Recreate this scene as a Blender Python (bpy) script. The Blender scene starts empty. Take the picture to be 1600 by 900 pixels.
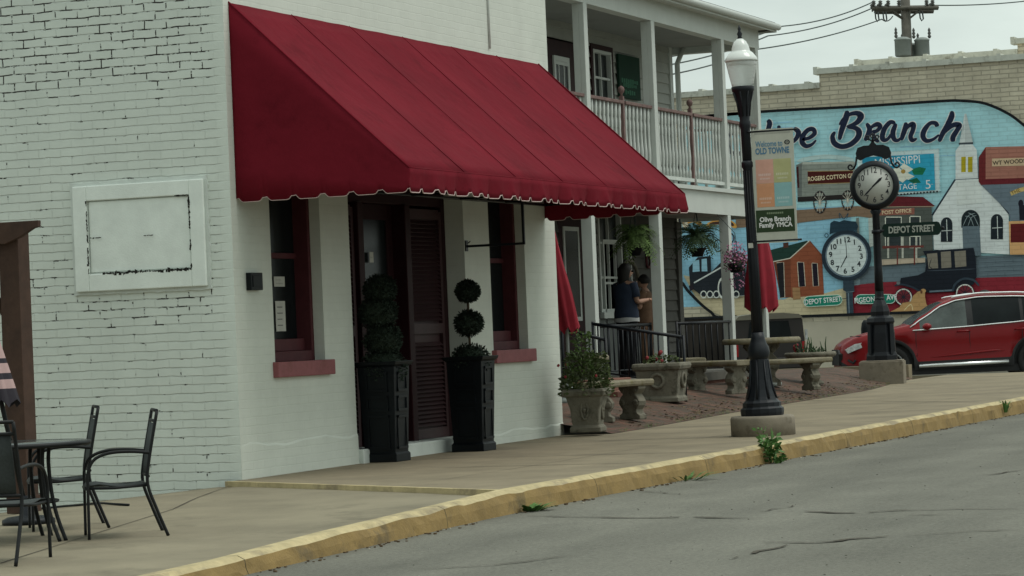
import bpy, bmesh, math, random
from mathutils import Vector, Matrix, noise as mnoise
random.seed(7)
PI = math.pi
sc = bpy.context.scene
COL = sc.collection

# ------------------------------------------------------------------ camera
FPX = 4700.0; PITCH = math.radians(0.9156); ROLL = math.radians(2.405); AF = math.radians(20.8302)
CAM = Vector((-22.96, -11.25, 1.12))
cam = bpy.data.cameras.new('camera'); cob = bpy.data.objects.new('camera', cam); COL.objects.link(cob)
cam.sensor_width = 36.0; cam.lens = 36.0 * FPX / 1600.0; cam.clip_start = 0.1; cam.clip_end = 3000
_f = Vector((math.cos(AF), math.sin(AF), 0)); _r = Vector((math.sin(AF), -math.cos(AF), 0)); _u = Vector((0, 0, 1))
_fwd = _f * math.cos(PITCH) + _u * math.sin(PITCH); _up = _u * math.cos(PITCH) - _f * math.sin(PITCH)
# the phone was held turned a little anticlockwise
_x = _r * math.cos(ROLL) + _up * (-math.sin(ROLL))
_y = _up * math.cos(ROLL) + _r * math.sin(ROLL)
cob.matrix_world = Matrix(((_x.x, _y.x, -_fwd.x, CAM.x), (_x.y, _y.y, -_fwd.y, CAM.y), (_x.z, _y.z, -_fwd.z, CAM.z), (0, 0, 0, 1)))
sc.camera = cob

# ------------------------------------------------------------------ overcast daylight
SUN_EL = 62; SUN_AZ = 168
w = bpy.data.worlds.new('World'); sc.world = w; w.use_nodes = True
nt = w.node_tree; nt.nodes.clear()
def _n(t, **k):
    n = nt.nodes.new(t)
    for a, b in k.items(): setattr(n, a, b)
    return n
out = _n('ShaderNodeOutputWorld'); bg = _n('ShaderNodeBackground'); sky = _n('ShaderNodeTexSky')
sky.sky_type = 'NISHITA'; sky.sun_disc = False; sky.sun_elevation = math.radians(SUN_EL); sky.sun_rotation = math.radians(SUN_AZ)
sky.air_density = 1.2; sky.dust_density = 4.0
tc = _n('ShaderNodeTexCoord'); mp = _n('ShaderNodeMapping'); mp.inputs['Scale'].default_value = (2.2, 2.2, 9.0)
cl = _n('ShaderNodeTexNoise'); cl.inputs['Scale'].default_value = 3.0; cl.inputs['Detail'].default_value = 6
rp = _n('ShaderNodeValToRGB'); rp.color_ramp.elements[0].position = .36; rp.color_ramp.elements[1].position = .62
rp.color_ramp.elements[0].color = (5.3, 6.1, 5.75, 1); rp.color_ramp.elements[1].color = (7.0, 7.95, 7.4, 1)
mx = _n('ShaderNodeMixRGB'); mx.inputs[0].default_value = .93
# cloud cover: brightest overhead, brighter ahead over the open street than behind the viewer
L = nt.links.new
dt = _n('ShaderNodeVectorMath', operation='DOT_PRODUCT'); dt.inputs[1].default_value = (.17, -.03, .62)
ad_ = _n('ShaderNodeMath', operation='ADD'); ad_.inputs[1].default_value = .93
vs_ = _n('ShaderNodeVectorMath', operation='SCALE')
L(tc.outputs['Generated'], dt.inputs[0]); L(dt.outputs['Value'], ad_.inputs[0]); L(ad_.outputs[0], vs_.inputs['Scale'])
L(tc.outputs['Generated'], mp.inputs[0]); L(mp.outputs[0], cl.inputs['Vector']); L(cl.outputs['Fac'], rp.inputs[0]); L(rp.outputs[0], vs_.inputs[0])
L(sky.outputs[0], mx.inputs[1]); L(vs_.outputs[0], mx.inputs[2]); L(mx.outputs[0], bg.inputs[0]); L(bg.outputs[0], out.inputs[0])
bg.inputs[1].default_value = .1
sl = bpy.data.lights.new('sun', 'SUN'); sl.energy = 1.3; sl.angle = math.radians(30); sl.color = (1, .96, .9)
so = bpy.data.objects.new('sun', sl); COL.objects.link(so)
_a = math.radians(282); _e = math.radians(SUN_EL)
so.rotation_euler = Vector((math.cos(_a) * math.cos(_e), math.sin(_a) * math.cos(_e), math.sin(_e))).to_track_quat('Z', 'Y').to_euler()
sc.view_settings.view_transform = 'Standard'; sc.view_settings.look = 'None'; sc.view_settings.gamma = 1.0
sc.view_settings.exposure = 0.0; sc.view_settings.use_curve_mapping = False

# ------------------------------------------------------------------ survey: sight lines from the camera onto real planes of the street
def ray(px, py):
    a = px - 800.0; b = py - 450.0
    return _fwd * FPX + _x * a - _y * b
def onX(px, py, x): r = ray(px, py); return CAM + r * ((x - CAM.x) / r.x)
def onY(px, py, y): r = ray(px, py); return CAM + r * ((y - CAM.y) / r.y)
def onZ(px, py, z=0.0): r = ray(px, py); return CAM + r * ((z - CAM.z) / r.z)
def scl(p): return FPX / (Vector(p) - CAM).dot(_fwd)
def zwalk(x): return .002 * max(0.0, x)
BORD = [(p.x, p.y) for p in (onZ(881, 689, .02), onZ(1000, 670, .025), onZ(1155, 643, .03), onZ(1360, 609, .05), onZ(1413, 594, .06))]
def ybord(x):
    if x <= BORD[0][0]: return BORD[0][1]
    for (a, b), (c, d) in zip(BORD, BORD[1:]):
        if x <= c: return b + (d - b) * (x - a) / (c - a)
    return BORD[-1][1]
def zpatio(x, y): return zwalk(x) + min(.24, .19 * max(0.0, y - ybord(x)))
def onG(px, py):
    z = .1
    for _ in range(40):
        p = onZ(px, py, z); z = .6 * z + .4 * zpatio(p.x, p.y)
    return onZ(px, py, z)
def zslab(x, y): return -.035 - .02 * max(0.0, -x - 2) - .085 * max(0.0, y)
def zroad(x): return -.155 + .012 * min(0.0, x + 3)

# ------------------------------------------------------------------ materials
MATS = {}
def lin(r, g=None, b=None):
    if g is None: r, g, b = r
    f = lambda c: (c / 255 / 12.92) if c <= 10 else ((c / 255 + .055) / 1.055) ** 2.4
    return (f(r), f(g), f(b))
def mat(name, col, rough=.75, var=.12, vs=4.0, bump=0.0, bs=60.0, metal=0.0, spec=.4, stain=None, ss=1.5, st=.55, coat=0.0):
    m = bpy.data.materials.new(name); m.use_nodes = True; MATS[name] = m
    N = m.node_tree.nodes; K = m.node_tree.links.new; b = N['Principled BSDF']
    b.inputs['Roughness'].default_value = rough; b.inputs['Metallic'].default_value = metal
    b.inputs['Specular IOR Level'].default_value = spec; b.inputs['Coat Weight'].default_value = coat
    t = N.new('ShaderNodeTexCoord'); n = N.new('ShaderNodeTexNoise'); n.inputs['Scale'].default_value = vs; n.inputs['Detail'].default_value = 8; n.inputs['Roughness'].default_value = .65
    K(t.outputs['Object'], n.inputs['Vector'])
    r = N.new('ShaderNodeValToRGB'); r.color_ramp.elements[0].position = .3; r.color_ramp.elements[1].position = .7
    r.color_ramp.elements[0].color = (*[max(0, c * (1 - var)) for c in col], 1); r.color_ramp.elements[1].color = (*[min(1, c * (1 + var)) for c in col], 1)
    K(n.outputs['Fac'], r.inputs[0]); last = r.outputs[0]
    if stain:
        n2 = N.new('ShaderNodeTexNoise'); n2.inputs['Scale'].default_value = ss; n2.inputs['Detail'].default_value = 10; n2.inputs['Roughness'].default_value = .7
        K(t.outputs['Object'], n2.inputs['Vector'])
        r2 = N.new('ShaderNodeValToRGB'); r2.color_ramp.elements[0].position = st; r2.color_ramp.elements[1].position = min(1, st + .12)
        K(n2.outputs['Fac'], r2.inputs[0])
        x = N.new('ShaderNodeMixRGB'); K(r2.outputs[0], x.inputs[0]); K(last, x.inputs[1]); x.inputs[2].default_value = (*stain, 1); last = x.outputs[0]
    K(last, b.inputs['Base Color'])
    if bump:
        n3 = N.new('ShaderNodeTexNoise'); n3.inputs['Scale'].default_value = bs; n3.inputs['Detail'].default_value = 6
        K(t.outputs['Object'], n3.inputs['Vector'])
        bp = N.new('ShaderNodeBump'); bp.inputs['Strength'].default_value = 1; bp.inputs['Distance'].default_value = bump
        K(n3.outputs['Fac'], bp.inputs['Height']); K(bp.outputs[0], b.inputs['Normal'])
    return m
def glass(name, tint=(.02, .025, .025), rough=.05):
    m = mat(name, tint, rough, .3, 2.0, spec=.12); return m
def brick_mat(name, axis, paint, joint, bw=.215, rh=.072, ms=.007, depth=.006, wear=0.0, var=.1, c2=None, ztop=99, smooth_edge=False, bumps=1.0, jfac=1.0):
    """brick courses; axis 'x' or 'y' = the horizontal direction of the wall"""
    m = bpy.data.materials.new(name); m.use_nodes = True; MATS[name] = m
    N = m.node_tree.nodes; K = m.node_tree.links.new; b = N['Principled BSDF']
    b.inputs['Roughness'].default_value = .8; b.inputs['Specular IOR Level'].default_value = .25
    t = N.new('ShaderNodeTexCoord'); s = N.new('ShaderNodeSeparateXYZ'); K(t.outputs['Object'], s.inputs[0])
    c = N.new('ShaderNodeCombineXYZ'); K(s.outputs['X' if axis == 'x' else 'Y'], c.inputs[0]); K(s.outputs['Z'], c.inputs[1])
    dn = N.new('ShaderNodeTexNoise'); dn.inputs['Scale'].default_value = 6; dn.inputs['Detail'].default_value = 5; K(t.outputs['Object'], dn.inputs['Vector'])
    sub = N.new('ShaderNodeVectorMath'); sub.operation = 'SUBTRACT'; K(dn.outputs['Color'], sub.inputs[0]); sub.inputs[1].default_value = (.5, .5, .5)
    sca = N.new('ShaderNodeVectorMath'); sca.operation = 'SCALE'; K(sub.outputs[0], sca.inputs[0]); sca.inputs['Scale'].default_value = .024
    add = N.new('ShaderNodeVectorMath'); K(c.outputs[0], add.inputs[0]); K(sca.outputs[0], add.inputs[1])
    br = N.new('ShaderNodeTexBrick'); K(add.outputs[0], br.inputs['Vector'])
    br.inputs['Scale'].default_value = 1; br.inputs['Brick Width'].default_value = bw; br.inputs['Row Height'].default_value = rh
    br.inputs['Mortar Size'].default_value = ms; br.inputs['Mortar Smooth'].default_value = .3; br.inputs['Bias'].default_value = 0
    c2 = c2 or [x * .965 for x in paint]
    br.inputs['Color1'].default_value = (*paint, 1); br.inputs['Color2'].default_value = (*c2, 1); br.inputs['Mortar'].default_value = (*paint, 1)
    n = N.new('ShaderNodeTexNoise'); n.inputs['Scale'].default_value = 2.2; n.inputs['Detail'].default_value = 9; n.inputs['Roughness'].default_value = .7; K(t.outputs['Object'], n.inputs['Vector'])
    rr = N.new('ShaderNodeMapRange'); rr.inputs['From Min'].default_value = .3; rr.inputs['From Max'].default_value = .7; rr.inputs['To Min'].default_value = 1 - var; rr.inputs['To Max'].default_value = 1 + var * .4
    K(n.outputs['Fac'], rr.inputs[0])
    mul = N.new('ShaderNodeVectorMath'); mul.operation = 'SCALE'; K(br.outputs['Color'], mul.inputs[0]); K(rr.outputs[0], mul.inputs['Scale'])
    # where the joints are bare of paint
    if wear > 0:
        def sm(sock, a, z2):
            q = N.new('ShaderNodeMapRange'); q.interpolation_type = 'SMOOTHSTEP'; q.inputs['From Min'].default_value = a; q.inputs['From Max'].default_value = z2; K(sock, q.inputs[0]); return q.outputs[0]
        def mth(op, a, bb):
            q = N.new('ShaderNodeMath'); q.operation = op
            for i, v in enumerate((a, bb)):
                if isinstance(v, (int, float)): q.inputs[i].default_value = v
                else: K(v, q.inputs[i])
            return q.outputs[0]
        mp = N.new('ShaderNodeMapping'); mp.inputs['Scale'].default_value = (1, 3.4, 9.0); K(t.outputs['Object'], mp.inputs[0])
        wn = N.new('ShaderNodeTexNoise'); wn.inputs['Scale'].default_value = 1.6; wn.inputs['Detail'].default_value = 7; wn.inputs['Roughness'].default_value = .75; K(mp.outputs[0], wn.inputs['Vector'])
        hi = sm(s.outputs['Z'], 3.28, 3.5)
        lo = mth('MULTIPLY', sm(s.outputs['Z'], 1.28, 1.42), mth('SUBTRACT', 1.0, sm(s.outputs['Z'], 1.85, 2.1)))
        mp9 = N.new('ShaderNodeMapping'); mp9.inputs['Scale'].default_value = (1, 7.0, 15.0); mp9.inputs['Location'].default_value = (3, 5, 1); K(t.outputs['Object'], mp9.inputs[0])
        w9 = N.new('ShaderNodeTexNoise'); w9.inputs['Scale'].default_value = 1.5; w9.inputs['Detail'].default_value = 4; K(mp9.outputs[0], w9.inputs['Vector'])
        v = mth('ADD', mth('MULTIPLY', wn.outputs['Fac'], .6), mth('MULTIPLY', w9.outputs['Fac'], .4)); v = mth('ADD', v, mth('MULTIPLY', hi, .086)); v = mth('ADD', v, mth('MULTIPLY', lo, .045))
        edge = sm(s.outputs['Y'], .04, .14); v = mth('MULTIPLY', v, edge)
        wm = sm(v, .572, .60)
        k = mth('MULTIPLY', wm, sm(br.outputs['Fac'], .12, .3))
        mj = N.new('ShaderNodeMixRGB'); K(k, mj.inputs[0]); K(mul.outputs[0], mj.inputs[1]); mj.inputs[2].default_value = (*joint, 1)
        # bed joints read in every course, perpends only here and there
        b2 = N.new('ShaderNodeTexBrick'); K(add.outputs[0], b2.inputs['Vector'])
        for k_, v_ in (('Scale', 1), ('Brick Width', 400), ('Row Height', rh), ('Mortar Size', ms * 1.1), ('Mortar Smooth', .8)): b2.inputs[k_].default_value = v_
        mp2 = N.new('ShaderNodeMapping'); mp2.inputs['Scale'].default_value = (1, 1.3, 11.0); K(t.outputs['Object'], mp2.inputs[0])
        n5 = N.new('ShaderNodeTexNoise'); n5.inputs['Scale'].default_value = 1.1; n5.inputs['Detail'].default_value = 6; K(mp2.outputs[0], n5.inputs['Vector'])
        soil = mth('MULTIPLY', mth('MULTIPLY', b2.outputs['Fac'], sm(n5.outputs['Fac'], .42, .72)), .36)
        soil = mth('MULTIPLY', mth('ADD', soil, mth('MULTIPLY', br.outputs['Fac'], .10)), edge)
        ms_ = N.new('ShaderNodeMixRGB'); K(soil, ms_.inputs[0]); K(mul.outputs[0], ms_.inputs[1]); ms_.inputs[2].default_value = (.27, .29, .26, 1)
        K(ms_.outputs[0], mj.inputs[1]); K(mj.outputs[0], b.inputs['Base Color'])
        hgt = mth('ADD', mth('MULTIPLY', b2.outputs['Fac'], .75), mth('MULTIPLY', br.outputs['Fac'], mth('ADD', mth('MULTIPLY', wm, .8), .25)))
        hgt = mth('MULTIPLY', hgt, mth('ADD', mth('MULTIPLY', edge, .8), .1))
    else:
        mj = N.new('ShaderNodeMixRGB'); q = N.new('ShaderNodeMath'); q.operation = 'MULTIPLY'; K(br.outputs['Fac'], q.inputs[0]); q.inputs[1].default_value = jfac
        K(q.outputs[0], mj.inputs[0]); K(mul.outputs[0], mj.inputs[1]); mj.inputs[2].default_value = (*joint, 1); K(mj.outputs[0], b.inputs['Base Color'])
        hgt = br.outputs['Fac']
    fn = N.new('ShaderNodeTexNoise'); fn.inputs['Scale'].default_value = 55; fn.inputs['Detail'].default_value = 4; K(t.outputs['Object'], fn.inputs['Vector'])
    h2 = N.new('ShaderNodeMath'); h2.operation = 'MULTIPLY_ADD'; K(hgt, h2.inputs[0]); h2.inputs[1].default_value = -bumps
    q = N.new('ShaderNodeMath'); q.operation = 'MULTIPLY'; K(fn.outputs['Fac'], q.inputs[0]); q.inputs[1].default_value = .18; K(q.outputs[0], h2.inputs[2])
    bp = N.new('ShaderNodeBump'); bp.inputs['Strength'].default_value = 1; bp.inputs['Distance'].default_value = depth
    K(h2.outputs[0], bp.inputs['Height']); K(bp.outputs[0], b.inputs['Normal'])
    return m
def vcol_mat(name, rough=.85, axis=None):
    """painted colours, one per face (attribute 'paint'), over a faintly uneven wall"""
    m = bpy.data.materials.new(name); m.use_nodes = True; MATS[name] = m
    N = m.node_tree.nodes; K = m.node_tree.links.new; b = N['Principled BSDF']; b.inputs['Roughness'].default_value = rough; b.inputs['Specular IOR Level'].default_value = .2
    a = N.new('ShaderNodeAttribute'); a.attribute_name = 'paint'
    t = N.new('ShaderNodeTexCoord'); n = N.new('ShaderNodeTexNoise'); n.inputs['Scale'].default_value = 2.0; n.inputs['Detail'].default_value = 10; n.inputs['Roughness'].default_value = .75; K(t.outputs['Object'], n.inputs['Vector'])
    r = N.new('ShaderNodeMapRange'); r.inputs['From Min'].default_value = .3; r.inputs['From Max'].default_value = .7; r.inputs['To Min'].default_value = .84; r.inputs['To Max'].default_value = 1.12; K(n.outputs['Fac'], r.inputs[0])
    v = N.new('ShaderNodeVectorMath'); v.operation = 'SCALE'; K(a.outputs['Color'], v.inputs[0]); K(r.outputs[0], v.inputs['Scale']); K(v.outputs[0], b.inputs['Base Color'])
    if axis:
        r.inputs['To Min'].default_value = .86; r.inputs['To Max'].default_value = 1.12
        s = N.new('ShaderNodeSeparateXYZ'); K(t.outputs['Object'], s.inputs[0]); c = N.new('ShaderNodeCombineXYZ'); K(s.outputs['Y'], c.inputs[0]); K(s.outputs['Z'], c.inputs[1])
        br = N.new('ShaderNodeTexBrick'); K(c.outputs[0], br.inputs['Vector']); br.inputs['Scale'].default_value = 1; br.inputs['Brick Width'].default_value = .4; br.inputs['Row Height'].default_value = .1; br.inputs['Mortar Size'].default_value = .012
        dk = N.new('ShaderNodeMapRange'); dk.inputs['To Min'].default_value = 1.0; dk.inputs['To Max'].default_value = .90; K(br.outputs['Fac'], dk.inputs[0]); v3 = N.new('ShaderNodeVectorMath'); v3.operation = 'SCALE'; K(v.outputs[0], v3.inputs[0]); K(dk.outputs[0], v3.inputs['Scale']); K(v3.outputs[0], b.inputs['Base Color'])
        bp = N.new('ShaderNodeBump'); bp.invert = True; bp.inputs['Distance'].default_value = .004; K(br.outputs['Fac'], bp.inputs['Height']); K(bp.outputs[0], b.inputs['Normal'])
    return m

# ------------------------------------------------------------------ mesh builder
class MB:
    def __init__(s): s.v = []; s.f = []; s.m = []; s.sm = []; s.c = []
    def add(s, vs, fs, m=0, smooth=False, col=None, mtx=None):
        o = len(s.v)
        s.v += [tuple(mtx @ Vector(p)) if mtx else tuple(p) for p in vs]
        for f in fs: s.f.append([o + i for i in f]); s.m.append(m); s.sm.append(smooth); s.c.append(col)
        return s
    def box(s, a, b, m=0, mtx=None, col=None):
        x0, y0, z0 = [min(p, q) for p, q in zip(a, b)]; x1, y1, z1 = [max(p, q) for p, q in zip(a, b)]
        v = [(x0, y0, z0), (x1, y0, z0), (x1, y1, z0), (x0, y1, z0), (x0, y0, z1), (x1, y0, z1), (x1, y1, z1), (x0, y1, z1)]
        return s.add(v, [(0, 3, 2, 1), (4, 5, 6, 7), (0, 1, 5, 4), (1, 2, 6, 5), (2, 3, 7, 6), (3, 0, 4, 7)], m, False, col, mtx)
    def cbox(s, c, d, m=0, rz=0, mtx=None):
        M = Matrix.Translation(c) @ Matrix.Rotation(rz, 4, 'Z')
        if mtx: M = mtx @ M
        return s.box([-q / 2 for q in d], [q / 2 for q in d], m, M)
    def quad(s, pts, m=0, col=None, mtx=None): return s.add(pts, [tuple(range(len(pts)))], m, False, col, mtx)
    def lathe(s, prof, c=(0, 0, 0), n=24, m=0, mtx=None, smooth=True, wob=0.0, rz=0.0, cap=True):
        v = []; f = []
        for (r, z) in prof:
            for i in range(n):
                a = 2 * PI * i / n + rz; q = 1 + wob * math.sin(3 * a + z * 9) if wob else 1
                v.append((c[0] + r * q * math.cos(a), c[1] + r * q * math.sin(a), c[2] + z))
        for j in range(len(prof) - 1):
            for i in range(n): k = (i + 1) % n; f.append((j * n + i, j * n + k, (j + 1) * n + k, (j + 1) * n + i))
        if cap: f.append(tuple(range(n - 1, -1, -1))); f.append(tuple(range((len(prof) - 1) * n, len(prof) * n)))
        return s.add(v, f, m, smooth, None, mtx)
    def tube(s, pts, r, n=8, m=0, mtx=None, closed=False):
        pts = [Vector(p) for p in pts]; k = len(pts); rs = r if isinstance(r, (list, tuple)) else [r] * k
        v = []; f = []; prev = None
        for i, p in enumerate(pts):
            t = (pts[(i + 1) % k] - pts[i - 1]) if closed else (pts[min(i + 1, k - 1)] - pts[max(i - 1, 0)])
            t = t.normalized() if t.length > 1e-9 else Vector((0, 0, 1))
            if prev is None: a = Vector((0, 0, 1)) if abs(t.z) < .9 else Vector((1, 0, 0)); u = t.cross(a).normalized()
            else: u = (prev - t * prev.dot(t)); u = u.normalized() if u.length > 1e-6 else t.orthogonal().normalized()
            prev = u; w_ = t.cross(u)
            for j in range(n): a = 2 * PI * j / n; v.append(p + (u * math.cos(a) + w_ * math.sin(a)) * rs[i])
        for i in range(k if closed else k - 1):
            for j in range(n): q = (j + 1) % n; i2 = (i + 1) % k; f.append((i * n + j, i * n + q, i2 * n + q, i2 * n + j))
        if not closed: f.append(tuple(range(n - 1, -1, -1))); f.append(tuple(range((k - 1) * n, k * n)))
        return s.add(v, f, m, True, None, mtx)
    def prism(s, poly, a, b, plane='xz', m=0, mtx=None, smooth=False, col=None):
        """extrude a 2D outline between a and b along the third axis"""
        def P(p, t): return {'xz': (p[0], t, p[1]), 'yz': (t, p[0], p[1]), 'xy': (p[0], p[1], t)}[plane]
        n = len(poly); v = [P(p, a) for p in poly] + [P(p, b) for p in poly]
        f = [tuple(range(n)), tuple(range(2 * n - 1, n - 1, -1))] + [(i, (i + 1) % n, n + (i + 1) % n, n + i)[::-1] for i in range(n)]
        return s.add(v, f, m, smooth, col, mtx)
    def ball(s, c, r, n=16, m=0, sq=(1, 1, 1), mtx=None, wob=0, seed=0):
        v = []; f = []; h = n // 2
        for j in range(h + 1):
            t = PI * j / h
            for i in range(n):
                a = 2 * PI * i / n; d = Vector((math.sin(t) * math.cos(a), math.sin(t) * math.sin(a), math.cos(t)))
                k = r * (1 + (wob * mnoise.noise(d * 3 + Vector((seed, 0, 0))) if wob else 0))
                v.append((c[0] + d.x * k * sq[0], c[1] + d.y * k * sq[1], c[2] + d.z * k * sq[2]))
        for j in range(h):
            for i in range(n): k = (i + 1) % n; f.append((j * n + i, (j + 1) * n + i, (j + 1) * n + k, j * n + k))
        return s.add(v, f, m, True, None, mtx)
    def build(s, name, mats, parent=None, bevel=0, auto=True, weld=False):
        me = bpy.data.meshes.new(name); me.from_pydata(s.v, [], s.f)
        if not isinstance(mats, (list, tuple)): mats = [mats]
        for x in mats: me.materials.append(MATS[x] if isinstance(x, str) else x)
        me.polygons.foreach_set('material_index', s.m); me.polygons.foreach_set('use_smooth', s.sm)
        if any(c is not None for c in s.c):
            at = me.color_attributes.new('paint', 'FLOAT_COLOR', 'CORNER'); i = 0
            for p, c in zip(me.polygons, s.c):
                for k in p.loop_indices: at.data[k].color = (*(c or (.5, .5, .5)), 1)
        me.validate(); me.update()
        bm = bmesh.new(); bm.from_mesh(me)
        if weld: bmesh.ops.remove_doubles(bm, verts=bm.verts, dist=1e-5)
        bmesh.ops.recalc_face_normals(bm, faces=bm.faces) if not any(c is not None for c in s.c) else None
        bm.to_mesh(me); bm.free()
        o = bpy.data.objects.new(name, me); COL.objects.link(o)
        if parent is not None: o.parent = parent
        if bevel:
            b = o.modifiers.new('bevel', 'BEVEL'); b.width = bevel; b.segments = 2; b.limit_method = 'ANGLE'; b.angle_limit = math.radians(50)
        return o
def tag(o, label=None, cat=None, group=None, kind=None):
    if label: o['label'] = label
    if cat: o['category'] = cat
    if group: o['group'] = group
    if kind: o['kind'] = kind
    return o
def thing(name, label, cat, loc=(0, 0, 0), rz=0.0, group=None):
    o = bpy.data.objects.new(name, None); COL.objects.link(o); o.location = loc; o.rotation_euler = (0, 0, rz); o.empty_display_size = .1
    return tag(o, label, cat, group)
def kids(o): return [c for c in bpy.data.objects if c.parent == o]
def dup(o, loc, rz=0.0, label=None, sz=1.0):
    def cp(a, par):
        c = a.copy(); COL.objects.link(c); c.parent = par
        for k in kids(a): cp(k, c)
        return c
    c = cp(o, None); c.location = loc; c.rotation_euler = (0, 0, rz); c.scale = (sz, sz, sz)
    if label: c['label'] = label
    return c
_tcache = {}
def text_geo(body, size=1.0, align='CENTER', sx=1.0, bold=0.0, space=1.0):
    key = (body, align, space, bold)
    if key not in _tcache:
        cu = bpy.data.curves.new('t', 'FONT'); cu.body = body; cu.size = 1.0; cu.align_x = align; cu.align_y = 'CENTER'; cu.offset = bold; cu.space_character = space; cu.resolution_u = 4
        ob = bpy.data.objects.new('t', cu); COL.objects.link(ob); bpy.context.view_layer.update()
        me = bpy.data.meshes.new_from_object(ob.evaluated_get(bpy.context.evaluated_depsgraph_get()))
        _tcache[key] = ([tuple(v.co) for v in me.vertices], [tuple(p.vertices) for p in me.polygons])
        bpy.data.objects.remove(ob); bpy.data.curves.remove(cu); bpy.data.meshes.remove(me)
    vs, fs = _tcache[key]
    return [(x * size * sx, y * size, z) for x, y, z in vs], fs
def frame_mtx(origin, right, up):
    right = Vector(right).normalized(); up = Vector(up).normalized(); n = right.cross(up)
    return Matrix(((right.x, up.x, n.x, origin[0]), (right.y, up.y, n.y, origin[1]), (right.z, up.z, n.z, origin[2]), (0, 0, 0, 1)))

# surface colours (albedo); the lower porch wall also carries its shade
mat('white_paint', (.62, .66, .62), .7, .08, 5, .002, 80, stain=(.42, .43, .38), ss=2.2, st=.68)
mat('post_paint', (.53, .56, .53), .6, .06, 3, .001, 60, stain=(.4, .41, .37), ss=3, st=.7)
mat('rose_wood', (.085, .022, .027), .6, .15, 8, .001, 50, spec=.2)
mat('sill_rose', (.26, .085, .092), .7, .12, 8, .002, 50, stain=(.22, .07, .07), ss=6)
mat('maroon_wood', (.024, .006, .008), .6, .2, 6, .001, 50, spec=.15)
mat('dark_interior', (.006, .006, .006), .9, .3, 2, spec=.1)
mat('lower_siding_shaded', (.085, .083, .076), .9, .2, 3, spec=.2)  # darker copy of the siding, with the porch shade put into its colour
mat('curtain', (.10, .105, .10), .9, .25, 6)
glass('window_glass', (.010, .013, .014), .22)
mat('concrete', (.225, .186, .124), .9, .24, 1.0, .003, 90, stain=(.165, .135, .09), ss=.9, st=.56)
mat('slab_concrete', (.225, .195, .135), .9, .22, 1.0, .003, 90, stain=(.155, .135, .092), ss=.8, st=.55)
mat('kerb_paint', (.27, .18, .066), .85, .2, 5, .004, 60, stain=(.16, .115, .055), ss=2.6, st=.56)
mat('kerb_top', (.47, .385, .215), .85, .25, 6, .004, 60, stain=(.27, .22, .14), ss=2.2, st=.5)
mat('panel_white', (.80, .85, .80), .7, .07, 5, .002, 80, stain=(.5, .52, .46), ss=3, st=.7)
mat('bare_joint', (.018, .016, .014), 1, .3, 9)
mat('kerb_concrete', (.34, .28, .17), .9, .2, 5, .004, 60)
mat('cast_stone', (.165, .152, .118), .9, .25, 7, .006, 40, stain=(.075, .07, .05), ss=6, st=.52)
mat('cast_stone_mossy', (.21, .185, .13), .9, .25, 7, .006, 40, stain=(.15, .13, .06), ss=5, st=.5)
mat('plinth_concrete', (.22, .19, .145), .9, .18, 6, .003, 60, stain=(.13, .11, .08), ss=5)
mat('black_iron', (.008, .010, .014), .45, .3, 8, spec=.3)
mat('black_plastic', (.004, .006, .008), .5, .3, 4, spec=.2)
mat('topiary_green', (.020, .032, .020), .9, .45, 30, .01, 60)
mat('stem_brown', (.07, .05, .03), .9, .3, 20)
mat('soil', (.04, .03, .02), 1, .4, 30)
mat('chair_metal', (.010, .011, .012), .5, .2, 8, spec=.25)
mat('sling_mesh', (.035, .042, .042), .8, .2, 60)
mat('table_glass', (.05, .06, .06), .12, .2, 3, spec=.8)
mat('pergola_wood', (.060, .032, .022), .8, .35, 5, .002, 30)
mat('clock_face', (.55, .56, .52), .4, .04, 3)
mat('ink', (.012, .014, .02), .6, .1, 3)
mat('white_cloth', (.66, .67, .62), .8, .06, 3)
mat('red_cloth', (.26, .012, .026), .8, .18, 5, .002, 120)
mat('lamp_globe', (.70, .73, .70), .18, .05, 3, spec=.7)
mat('shingle', (.06, .06, .06), .95, .3, 8, .004, 40)
mat('soffit', (.24, .25, .24), .8, .08, 2)
mat('siding', (.34, .35, .32), .75, .10, 2, .001, 60)
mat('rail_wood', (.17, .105, .097), .75, .3, 6)
mat('baluster_paint', (.55, .58, .55), .7, .12, 5)
mat('lattice_dark', (.032, .026, .022), .9, .3, 3)
mat('rust_brick', (.20, .09, .065), .9, .3, 8, .003, 50)
mat('skin', (.42, .24, .17), .6, .08, 10)
mat('navy_cloth', (.020, .030, .055), .9, .2, 10)
mat('black_cloth', (.008, .008, .011), .9, .2, 10)
mat('tan_cloth', (.16, .09, .055), .9, .2, 10)
mat('hair', (.008, .006, .005), .6, .3, 40)
mat('white_shirt', (.5, .5, .5), .9, .08, 10)
mat('fern', (.085, .14, .035), .8, .45, 9)
mat('fern_dark', (.04, .075, .03), .8, .4, 9)
mat('leaf', (.07, .095, .032), .8, .4, 9)
mat('weed', (.07, .16, .035), .7, .35, 9)
mat('blossom', (.42, .17, .28), .8, .3, 9)
mat('red_flower', (.24, .03, .035), .8, .3, 9)
mat('wood_pole', (.10, .095, .08), .9, .3, 5)
mat('transformer_grey', (.26, .29, .275), .6, .1, 3)
mat('insulator', (.09, .09, .085), .4, .2, 3)
mat('wire', (.02, .033, .033), .6, .1, 3)
mat('paper', (.55, .55, .5), .8, .1, 10)
mat('coping', (.55, .56, .50), .8, .2, 3, stain=(.2, .19, .15), ss=2)
vcol_mat('printed'); vcol_mat('mural_paint', axis='y')

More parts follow.
